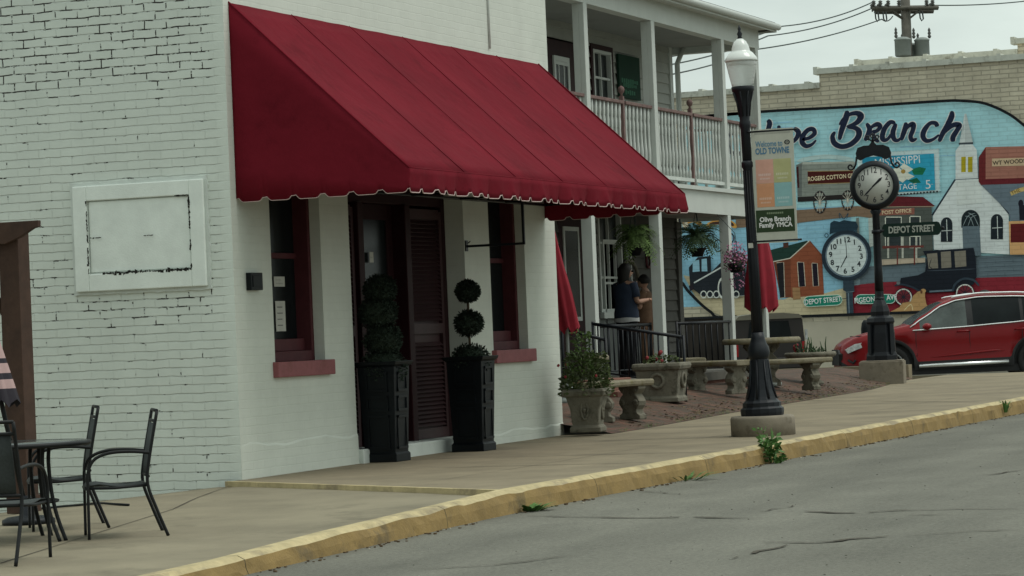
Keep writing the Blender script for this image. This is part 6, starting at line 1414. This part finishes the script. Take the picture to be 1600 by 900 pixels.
# ================================================================== HANGING BASKETS
def fern(px, py, y, R_, label, m='fern', n=90, droop=.62):
    c = onY(px, py, y); t = thing('hanging_fern', label, 'hanging plant', (c.x, c.y, c.z)); g = MB()
    for k in range(n):
        a = random.uniform(0, 2 * PI); el = random.uniform(.1, 1.15); l = R_ * random.uniform(.8, 1.25); pts = []
        for i in range(9):
            q = i / 8; pts.append(Vector((math.cos(a) * l * q * math.cos(el * .6), math.sin(a) * l * q * math.cos(el * .6), l * (math.sin(el) * 1.7 * q - droop * 1.9 * q * q))))
        for i in range(8):
            p, q_ = pts[i], pts[i + 1]; d = (q_ - p); s_ = Vector((-math.sin(a), math.cos(a), 0)); wv = R_ * .24 * math.sin(PI * (i + .7) / 9)
            for sd in (1, -1):
                for h in (.2, .7): o = p + d * h; g.quad([o, o + d * .30 + s_ * sd * wv * .5, o + s_ * sd * wv + d * .25 - Vector((0, 0, wv * .25)), o - d * .05 + s_ * sd * wv * .4])
    g.build('fronds', m, t); g = MB(); g.lathe([(R_ * .22, -R_ * .72), (R_ * .34, -R_ * .4), (R_ * .36, -R_ * .36)], n=16); g.build('pot', 'black_plastic', t)
    g = MB()
    for k in range(3): a = 2 * PI * k / 3; g.tube([(R_ * .34 * math.cos(a), R_ * .34 * math.sin(a), -R_ * .36), (0, 0, min(.5, zd0 + .05 - c.z))], .005, 4)
    g.tube([(0, 0, min(.5, zd0 + .05 - c.z) - .01), (0, 0, zd0 + .06 - c.z)], .005, 4); g.build('hanger', 'wire', t); return t
fern(991, 372, PF + .35, .35, 'hanging fern above the standing woman left of the middle porch post', 'fern')
fern(1089, 374, PF + .12, .36, 'dark hanging fern between the two right porch posts', 'fern_dark', 95, .5)
c = onY(1150, 405, PF - .25); t = thing('hanging_flowers', 'hanging basket of trailing pink flowers beside the street lamp', 'hanging plant', (c.x, c.y, c.z)); g = MB()
for i in range(420): a = random.uniform(0, 6.28); z = random.gauss(.03, .10); r = .21 * random.random() ** .5 * (1 - abs(z) * 1.4); d = Vector([random.uniform(-1, 1) for _ in range(3)]).normalized(); u = d.orthogonal().normalized(); p = Vector((r * math.cos(a), r * math.sin(a), z)); g.quad([p, p + d * .02 + u * .016, p + d * .04, p + d * .02 - u * .016])
for i in range(70): a = random.uniform(0, 6.28); z = -random.uniform(.1, .45); p = Vector((.10 * math.cos(a), .10 * math.sin(a), z)); d = Vector([random.uniform(-1, 1) for _ in range(3)]).normalized(); u = d.orthogonal().normalized(); g.quad([p, p + d * .02 + u * .014, p + d * .04, p + d * .02 - u * .014])
g.build('flowers', 'blossom', t); g = MB(); leafy(g, (0, 0, -.16), .25, .17, 130, .06); g.build('foliage', 'leaf', t); g = MB(); g.lathe([(.09, -.2), (.13, -.06)], n=14); g.build('pot', 'black_plastic', t); g = MB(); g.tube([(.13, 0, -.06), (0, 0, zd0 - c.z - .3), (0, .27, zd0 - c.z)], .005, 4); g.tube([(-.13, 0, -.06), (0, 0, zd0 - c.z - .3)], .005, 4); g.build('hanger', 'wire', t)
# arched frame and dark jug-like lantern behind the woman
a = onY(968, 425, PW - .06); g = MB(); ac = onY(985, 440, PW - .08); g.tube([(ac.x + .46 * math.cos(q), PW - .07, ac.z - .1 + .42 * math.sin(q)) for q in [PI * i / 14 for i in range(15)]], .032, 6); tag(g.build('arch_frame', 'cast_stone'), 'pale arched frame on the porch wall behind the woman', 'wall decoration')
def wallhook(px, py, label):
    p = onY(px, py, PW - .1); g = MB(); g.lathe([(.0, 0), (.05, .02), (.07, .1), (.05, .2), (.02, .24)], p, 12); g.tube([(p.x, PW - .03, p.z + .3), (p.x, PW - .1, p.z + .3), (p.x, PW - .1, p.z + .22)], .008, 5); tag(g.build('wall_lantern', 'black_iron'), label, 'lantern')
wallhook(1018, 398, 'small dark lantern on the clapboards right of the hanging fern')
wd = onY(1014, 408, PW - .06); g = MB(); g.tube([(wd.x + .10 * math.cos(q), PW - .05, wd.z + .10 * math.sin(q)) for q in [2 * PI * i / 18 for i in range(18)]], .02, 8, closed=True); tag(g.build('door_wreath', 'rose_wood'), 'small red wreath on the clapboards above the second person', 'wreath')

# ================================================================== PEOPLE
def skin_mesh(name, verts, edges, radii, mats, parent, root=0, sub=2, extra=None, z_cut=None):
    me = bpy.data.meshes.new(name); me.from_pydata(verts, edges, []); o = bpy.data.objects.new(name, me); COL.objects.link(o)
    md = o.modifiers.new('skin', 'SKIN'); md.use_smooth_shade = True
    for i, r in enumerate(radii): sv = me.skin_vertices[0].data[i]; sv.radius = r if isinstance(r, tuple) else (r, r); sv.use_root = (i == root)
    sb = o.modifiers.new('sub', 'SUBSURF'); sb.levels = sub; sb.render_levels = sub
    bpy.context.view_layer.update(); m2 = bpy.data.meshes.new_from_object(o.evaluated_get(bpy.context.evaluated_depsgraph_get())); o.modifiers.clear(); o.data = m2; bpy.data.meshes.remove(me)
    m2.materials.clear(); [m2.materials.append(MATS[x]) for x in mats]
    if extra:
        b = bmesh.new(); b.from_mesh(m2); tmp = bpy.data.meshes.new('x'); tmp.from_pydata(extra.v, [], extra.f); tmp.polygons.foreach_set('use_smooth', [True] * len(extra.f)); tmp.polygons.foreach_set('material_index', extra.m); b.from_mesh(tmp); b.to_mesh(m2); b.free(); bpy.data.meshes.remove(tmp)
    o.parent = parent; o.name = name; return o
def head_geo(g, c, yaw, m=0):
    """face towards +x turned by yaw; jaw, brow, nose, ears, eyes and mouth"""
    R_ = Matrix.Translation(c) @ Matrix.Rotation(yaw, 4, 'Z'); n = 24; v = []; h = 18
    for j in range(h + 1):
        t = PI * j / h; z = math.cos(t)
        for i in range(n):
            a = 2 * PI * i / n; x, y = math.sin(t) * math.cos(a), math.sin(t) * math.sin(a); jw = 1 - .28 * max(0, -z) ** 1.2
            X = x * .092 * (jw if x > 0 else 1 - .35 * max(0, -z)) + (.012 if z < -.1 and x > 0 else 0); Y = y * .072 * jw; Z = z * .116
            fr = max(0, x) ** 3 * max(0, 1 - abs(y) * 3.2); 
            if fr > 0: X += .020 * fr * math.exp(-((z + .18) / .16) ** 2) - .006 * fr * math.exp(-((z + .48) / .08) ** 2)
            X -= .009 * max(0, x) ** 2 * math.exp(-((abs(y) - .42) / .16) ** 2) * math.exp(-((z - .03) / .12) ** 2)
            v.append(tuple(R_ @ Vector((X, Y, Z))))
    g.add(v, [(j * n + i, (j + 1) * n + i, (j + 1) * n + (i + 1) % n, j * n + (i + 1) % n) for j in range(h) for i in range(n)], m, True)
    for s_ in (1, -1): g.ball(R_ @ Vector((.0, s_ * .073, -.004)), .022, 8, m, (.7, .35, 1)); g.ball(R_ @ Vector((.078, s_ * .030, .004)), .010, 8, m + 1)
    g.tube([R_ @ Vector((.084, -.022, -.056)), R_ @ Vector((.092, 0, -.057)), R_ @ Vector((.084, .022, -.056))], .0045, 6, m + 2)
mat('eye_dark', (.02, .015, .012), .2, .1, 5); mat('lip', (.28, .09, .08), .6, .1, 5)
def hand(V, E, R_, wrist_i, wrist, d, up, side, curl=.5):
    """palm and five fingers grown from the wrist vertex"""
    d = Vector(d).normalized(); up = Vector(up).normalized(); s_ = d.cross(up).normalized() * side
    palm = len(V); V.append(Vector(wrist) + d * .055); E.append((wrist_i, palm)); R_.append((.030, .014))
    for k, (o, l) in enumerate(((-.026, .062), (-.009, .072), (.009, .068), (.026, .054))):
        a = len(V); base_ = Vector(wrist) + d * .092 + s_ * o; V.append(base_); E.append((palm, a)); R_.append(.0095)
        b = len(V); V.append(base_ + (d * math.cos(curl) - up * math.sin(curl)) * l * .5); E.append((a, b)); R_.append(.0085)
        c = len(V); V.append(V[b] + (d * math.cos(curl * 2.2) - up * math.sin(curl * 2.2)) * l * .5); E.append((b, c)); R_.append(.007)
    a = len(V); V.append(Vector(wrist) + d * .035 - s_ * .036 - up * .008); E.append((palm, a)); R_.append(.011); b = len(V); V.append(V[a] + d * .030 - s_ * .014 - up * .016); E.append((a, b)); R_.append(.0085)
def person(label, loc, rz, H, shirt, trousers, arms, head_yaw=0, hem=True, seat_w=1.0, hair_len=.20, glasses=False, legs=None):
    t = thing('person', label, 'person', loc, rz); t.scale = (H / 1.64,) * 3
    hipz = .86; L_ = legs or {1: ((.03, .10, .46), (.02, .11, .085), (.15, .12, .03)), -1: ((.00, -.10, .46), (-.04, -.10, .085), (.09, -.11, .03))}
    V = [Vector((0, 0, .92)), Vector((.0, 0, 1.06)), Vector((.0, 0, 1.22)), Vector((-.01, 0, 1.345)), Vector((0, 0, 1.405)), Vector((.01, 0, 1.45))]
    E = [(0, 1), (1, 2), (2, 3), (3, 4), (4, 5)]; R_ = [(.135, .10), (.115, .088), (.135, .095), (.10, .075), (.050, .050), (.050, .050)]
    arm_i = {}
    for s_ in (1, -1):
        sh, el, wr = arms[s_]; i = len(V); V += [Vector(sh), (Vector(sh) + Vector(el)) / 2, Vector(el), (Vector(el) + Vector(wr)) / 2, Vector(wr)]; R_ += [.055, .047, .040, .037, .025]; E += [(3, i), (i, i + 1), (i + 1, i + 2), (i + 2, i + 3), (i + 3, i + 4)]; arm_i[s_] = i
        d = (Vector(wr) - Vector(el)).normalized(); up = Vector((0, 0, 1)) if abs(d.z) < .8 else Vector((0, -s_, 0)); hand(V, E, R_, i + 4, V[i + 4], d, up, s_)
        kn, an, toe = L_[s_]; i = len(V); V += [Vector((0, s_ * .085, .84)), (Vector((0, s_ * .09, .80)) + Vector(kn)) / 2, Vector(kn), (Vector(kn) + Vector(an)) / 2 + Vector((-.01, 0, .03)), Vector(an), Vector(toe)]; R_ += [.088, .078, .055, .053, .036, (.036, .024)]; E += [(0, i)] + [(i + k, i + k + 1) for k in range(5)]
    hg = MB(); hc = Vector((.015, 0, 1.53)); head_geo(hg, hc, head_yaw)
    skin_mesh('body', V, E, R_, ['skin', 'eye_dark', 'lip'], t, 0, 2, hg)
    def loft(g, rings, n=20):
        v = []
        for (x, z, rx, ry) in rings:
            for k in range(n): a = 2 * PI * k / n; c_, q_ = math.cos(a), math.sin(a); v.append((x + rx * abs(c_) ** .85 * (1 if c_ > 0 else -1), ry * abs(q_) ** .85 * (1 if q_ > 0 else -1), z + .006 * math.sin(3 * a + z * 40)))
        g.add(v, [(j * n + i, j * n + (i + 1) % n, (j + 1) * n + (i + 1) % n, (j + 1) * n + i) for j in range(len(rings) - 1) for i in range(n)], 0, True)
    a1, a2 = arm_i[1], arm_i[-1]; w_ = seat_w
    g = MB(); loft(g, [(0, .85, .132 * w_, .182 * w_), (0, .93, .136 * w_, .180 * w_), (.0, 1.02, .122 * w_, .160 * w_), (.002, 1.12, .124 * w_, .164 * w_), (.0, 1.22, .130 * w_, .178 * w_), (-.005, 1.31, .112 * w_, .182 * w_), (-.005, 1.355, .088, .150), (0, 1.385, .062, .085), (.003, 1.40, .056, .060)])
    for a in (a1, a2): g.tube([V[3].lerp(V[a], .55), V[a] + Vector((0, 0, -.01)), V[a].lerp(V[a + 2], .35), V[a].lerp(V[a + 2], .72)], [.06, .072, .066, .064], 12)
    g.build('shirt', shirt, t)
    legidx = []
    for s_ in (1, -1):
        st_ = min(i for i, v in enumerate(V) if abs(v.z - .84) < 1e-6 and v.y * s_ > 0); legidx += [st_, st_ + 1, st_ + 2, st_ + 3, st_ + 4]
    g = MB(); loft(g, [(0, .76, .10, .165), (0, .82, .125, .176), (0, .90, .128, .172), (0, .97, .112, .155)])
    for s_ in (0, 5):
        L5 = [V[k] for k in legidx[s_:s_ + 5]]; g.tube([L5[0], L5[1], L5[2], L5[3], L5[4] - Vector((0, 0, .03))], [.098, .090, .068, .062, .058], 14)
    g.build('trousers', trousers, t)
    if hem: g = MB(); loft(g, [(0, .80, .136 * w_, .186 * w_), (0, .86, .137 * w_, .186 * w_)]); g.build('shirt_hem', 'white_shirt', t)
    for s_ in (0, 5):
        an = V[legidx[s_ + 4]]; g = MB(); g.ball((an.x + .055, an.y, .045), .05, 12, 0, (2.5, .95, .85)); g.box((an.x - .07, an.y - .04, 0), (an.x + .18, an.y + .04, .02)); g.build('shoe', 'black_cloth', t)
    g = MB(); R2 = Matrix.Translation(hc) @ Matrix.Rotation(head_yaw, 4, 'Z'); n, h = 24, 16; v = []
    for j in range(h + 1):
        q = j / h; 
        for i in range(n):
            an = 2 * PI * i / n; x, y = math.cos(an), math.sin(an); fr = max(0, x) ** 1.5
            th = q * PI * .62; r = math.sin(th); z = math.cos(th)
            if q > .55: z = math.cos(.55 * PI * .62) - (q - .55) / .45 * (hair_len / .116 + .3); r = 1.0 + .06 * math.sin((q - .55) * 9)
            X = x * r * .104; Y = y * r * .090; Z = z * .128
            lim = .045 * fr + (-9) * (1 - min(1, fr * 3)); Z = max(Z, lim) if fr > .12 else Z
            if fr > .12: X = min(X, .090)
            v.append(tuple(R2 @ Vector((X - .008, Y, Z))))
    g.add(v, [(j * n + i, (j + 1) * n + i, (j + 1) * n + (i + 1) % n, j * n + (i + 1) % n) for j in range(h) for i in range(n)], 0, True); g.build('hair', 'hair', t)
    if glasses: g = MB(); g.tube([R2 @ Vector(q) for q in ((0, -.078, .008), (.085, -.05, .008), (.098, 0, .01), (.085, .05, .008), (0, .078, .008))], .005, 6); [g.ball(R2 @ Vector((.094, s_ * .032, .003)), .021, 10, 0, (.2, 1, .8)) for s_ in (1, -1)]; g.build('glasses', 'black_plastic', t)
    return t
wpos = onY(983, 587, PF + .62); face_r = math.atan2(_r.y, _r.x)
person('woman with dark hair in navy shirt and black trousers standing on the porch', (wpos.x, PF + .62, zfl), face_r + .75, (onY(985, 413, PF + .62).z - zfl), 'navy_cloth', 'black_cloth',
       {1: ((0, .165, 1.335), (.04, .20, 1.09), (.28, .14, 1.10)), -1: ((0, -.165, 1.335), (.02, -.21, 1.08), (.27, -.17, 1.11))}, head_yaw=-.45, glasses=True, seat_w=1.08)
p2 = onY(1013, 588, PF + 1.05)
person('person in tan clothing facing the woman, half hidden by the porch post', (p2.x, PF + 1.05, zfl), face_r + PI - .3, (onY(1010, 430, PF + 1.05).z - zfl), 'tan_cloth', 'tan_cloth',
       {1: ((0, .165, 1.335), (.04, .20, 1.09), (.26, .10, 1.16)), -1: ((0, -.165, 1.335), (.03, -.20, 1.08), (.24, -.12, 1.08))}, hem=False, hair_len=.05)

# ================================================================== CORNER SEATING (left foreground)
def slab_pt(px, py):
    z = -.08
    for _ in range(20): p = onZ(px, py, z); z = zslab(p.x, p.y)
    return onZ(px, py, z)
def make_chair(label):
    t = thing('patio_chair', label, 'chair', (0, 0, 0), 0, 'metal patio chairs round the glass table'); HW = .27
    for s_ in (1, -1):
        y = s_ * HW; g = MB(); g.tube(catm([(.21, y, 0), (.205, y, .36), (.20, y, .46), (.15, y, .545), (.04, y, .585), (-.12, y, .59), (-.275, y, .575)]), .0115, 8); g.build('front_leg', 'chair_metal', t)
        g = MB(); g.tube(catm([(-.385, y, 0), (-.30, y, .20), (-.245, y, .36), (-.26, y, .52), (-.335, y, .86)]), .0125, 8); g.build('rear_leg', 'chair_metal', t)
    def sling(pts, y0):
        g = MB(); v = []; n = 6
        for (x, z) in pts:
            for i in range(n + 1): u = -1 + 2 * i / n; v.append((x, u * y0, z - .012 * (1 - u * u)))
        g.add(v, [(j * (n + 1) + i, j * (n + 1) + i + 1, (j + 1) * (n + 1) + i + 1, (j + 1) * (n + 1) + i) for j in range(len(pts) - 1) for i in range(n)], 0, True); return g
    o = sling([(.225, .345), (.20, .372), (.12, .378), (0, .360), (-.12, .352), (-.235, .368)], HW - .012).build('seat', 'sling_mesh', t); md = o.modifiers.new('s', 'SOLIDIFY'); md.thickness = .006
    o = sling([(-.252, .42), (-.262, .52), (-.285, .64), (-.318, .785)], HW - .03).build('backrest', 'sling_mesh', t); md = o.modifiers.new('s', 'SOLIDIFY'); md.thickness = .006
    g = MB()
    for x, z in ((-.336, .862), (-.32, .79), (-.252, .415)): g.tube([(x, -HW, z), (x, HW, z)], .0115, 8)
    g.tube([(.21, -HW, .345), (.21, HW, .345)], .0115, 8); g.tube([(-.24, -HW, .355), (-.24, HW, .355)], .0115, 8)
    for s_ in (1, -1): g.tube([(.21, s_ * (HW - .01), .35), (0, s_ * (HW - .01), .345), (-.24, s_ * (HW - .01), .355)], .010, 8)
    g.build('frame', 'chair_metal', t); return t
def catm(p, n=5): return [Vector(q) for q in catmull([tuple(a) for a in p], n)]
imgL = math.atan2(-_r.y, -_r.x)
c2 = slab_pt(180, 838); ch = make_chair('metal patio chair on the right of the glass table, nearest the kerb'); ch.location = (c2.x, c2.y, zslab(c2.x, c2.y)); ch.rotation_euler = (0, 0, imgL + .19); ch.scale = (.87, .90, .96)
c1 = slab_pt(91, 826); cb_ = dup(ch, (c1.x, c1.y, zslab(c1.x, c1.y)), imgL + .21, 'metal patio chair behind the glass table, closer to the white wall'); cb_.scale = (.87, .90, .97)
c3 = slab_pt(-5, 878); dup(ch, (c3.x, c3.y, zslab(c3.x, c3.y)), math.atan2(_r.y, _r.x) + 1.37, 'metal patio chair cut off by the left edge of the picture')
tc_ = slab_pt(20, 846); st_ = scl(tc_); tz = zslab(tc_.x, tc_.y); t = thing('glass_table', 'round glass topped metal patio table among the chairs', 'table', (tc_.x, tc_.y, tz)); zt_ = onX(143, 690, tc_.x).z - tz; rt_ = 124 / st_
g = MB(); g.lathe([(0, zt_ - .002), (rt_ - .01, zt_ - .002), (rt_ - .01, zt_ + .006), (0, zt_ + .006)], n=48, cap=False); g.build('tabletop', 'table_glass', t)
g = MB(); g.tube([(rt_ * math.cos(a), rt_ * math.sin(a), zt_ - .008) for a in [2 * PI * i / 48 for i in range(48)]], .016, 8, closed=True); g.tube([(rt_ * .585 * math.cos(a), rt_ * .585 * math.sin(a), zt_ * .40) for a in [2 * PI * i / 32 for i in range(32)]], .010, 8, closed=True); g.build('rim', 'chair_metal', t)
for k in range(4):
    a = math.radians(-5 + 90 * k); cs, sn = math.cos(a), math.sin(a)
    for o in (-.035, .035):
        g = MB(); g.tube(catm([(q * cs - o * sn, q * sn + o * cs, z) for q, z in ((rt_ * .56, zt_ - .02), (rt_ * .54, zt_ * .8), (rt_ * .57, zt_ * .5), (rt_ * .64, zt_ * .25), (rt_ * .76, 0.0))]), .0135, 8); g.build('leg', 'chair_metal', t)
# pergola
PXX = -2.2; pb_ = onX(50, 800, PXX); pt_ = onX(45, 378, PXX); yy = onX(30, 600, PXX).y; zg_ = zslab(PXX, yy); zt2 = onX(32, 380, PXX).z
pg = thing('pergola', 'dark brown wooden pergola corner beside the side wall', 'pergola', (PXX, yy, zg_)); s_ = scl((PXX, yy, 1))
hw_ = .088; H_ = zt2 - zg_ + .16
g = MB(); g.box((-hw_, -hw_, 0), (hw_, hw_, H_)); g.build('post', 'pergola_wood', pg, .006)
g = MB(); g.box((-hw_ - .012, -hw_ - .012, 0), (hw_ + .012, hw_ + .012, .14)); g.build('post_base', 'pergola_wood', pg, .006)
zl1 = onX(18, 346, PXX).z - zg_ - .01; ye = onX(60, 350, PXX - .13).y - yy
g = MB(); g.prism([(ye, zl1), (4.2, zl1), (4.2, zl1 - .21), (ye + .30, zl1 - .17), (ye + .16, zl1 - .12), (ye + .05, zl1 - .06), (ye, zl1 - .05)], -hw_ - .05, -hw_ - .002, 'yz'); g.build('beam', 'pergola_wood', pg, .004)
ye2 = onX(44, 340, PXX + .6).y - yy; z2_ = onX(44, 333, PXX + .6).z - zg_
g = MB(); g.box((hw_ + .002, ye2, z2_ - .14), (hw_ + .05, 4.2, z2_)); g.build('beam', 'pergola_wood', pg, .004)
g = MB()
for k in range(8): g.box((-1.9, .4 + k * .5, zl1 + .001), (.2, .44 + k * .5, zl1 + .12))
g.build('rafter', 'pergola_wood', pg)
g = MB(); g.tube([(0, hw_ - .01, H_ - .72), (0, hw_ + .48, zl1 - .17)], .045, 4); g.build('brace', 'pergola_wood', pg)
g = MB(); g.box((-.08, 4.0, -.4), (.08, 4.17, H_)); g.build('post', 'pergola_wood', pg)
# striped umbrella, tied up
ub = slab_pt(45, 818); s_u = scl(ub); uz_ = zslab(ub.x, ub.y); t = thing('striped_umbrella', 'furled pink and black striped umbrella standing in front of the pergola post', 'parasol', (ub.x, ub.y, uz_))
def stripe_mat():
    m = bpy.data.materials.new('striped_cloth'); m.use_nodes = True; MATS['striped_cloth'] = m; N = m.node_tree.nodes; K = m.node_tree.links.new; b = N['Principled BSDF']; b.inputs['Roughness'].default_value = .85
    a = N.new('ShaderNodeTexCoord'); s = N.new('ShaderNodeSeparateXYZ'); K(a.outputs['Object'], s.inputs[0]); r = N.new('ShaderNodeValToRGB'); mr = N.new('ShaderNodeMapRange'); mr.inputs['From Min'].default_value = .8; mr.inputs['From Max'].default_value = 2.1; K(s.outputs['Z'], mr.inputs[0]); K(mr.outputs[0], r.inputs[0]); r.color_ramp.interpolation = 'CONSTANT'
    cr = r.color_ramp; cr.elements[0].position = 0; cr.elements[0].color = (.02, .016, .024, 1); cr.elements[1].position = .13; cr.elements[1].color = (.46, .31, .30, 1)
    for p, c in ((.18, 0), (.215, 1), (.27, 0), (.30, 1), (.5, 0), (.53, 1), (.6, 0), (.63, 1)): e = cr.elements.new(p); e.color = (.02, .016, .024, 1) if c == 0 else (.46, .31, .30, 1)
    K(r.outputs[0], b.inputs['Base Color'])
stripe_mat()
top_u = onX(-44, 430, ub.x); dirv = Vector((0, top_u.y - ub.y, top_u.z - uz_)); n = 24; v = []; g = MB()
for j in range(13):
    q = j / 12; c = dirv * (1.08 - .60 * q); r0 = .02 + .10 * q ** .8
    for i in range(n): a = 2 * PI * i / n; r = r0 * (1 + .22 * q * math.cos(6 * a + q * 2)); v.append((c.x + r * math.cos(a), c.y + r * math.sin(a), c.z - (.03 * math.cos(6 * a) if j == 12 else 0)))
g.add(v, [(j * n + i, j * n + (i + 1) % n, (j + 1) * n + (i + 1) % n, (j + 1) * n + i) for j in range(12) for i in range(n)], 0, True); g.build('canopy', 'striped_cloth', t)
g = MB(); g.tube([(0, 0, .02), dirv * 1.1], .018, 8); g.build('pole', 'chair_metal', t); g = MB(); g.lathe([(.19, 0), (.19, .03), (.15, .05), (.05, .06), (.03, .2)], n=28); g.build('base', 'black_iron', t)
g = MB(); a = slab_pt(60, 797); b = slab_pt(196, 791); pts = [a.lerp(b, i / 10) + Vector((0, .03 * math.sin(i * 1.7), 0)) for i in range(11)]; g.tube([(p.x, p.y, zslab(p.x, p.y) + .01) for p in pts], .010, 6); tag(g.build('cable', 'black_plastic'), 'thin black cable lying on the slab at the foot of the white side wall', 'cable')
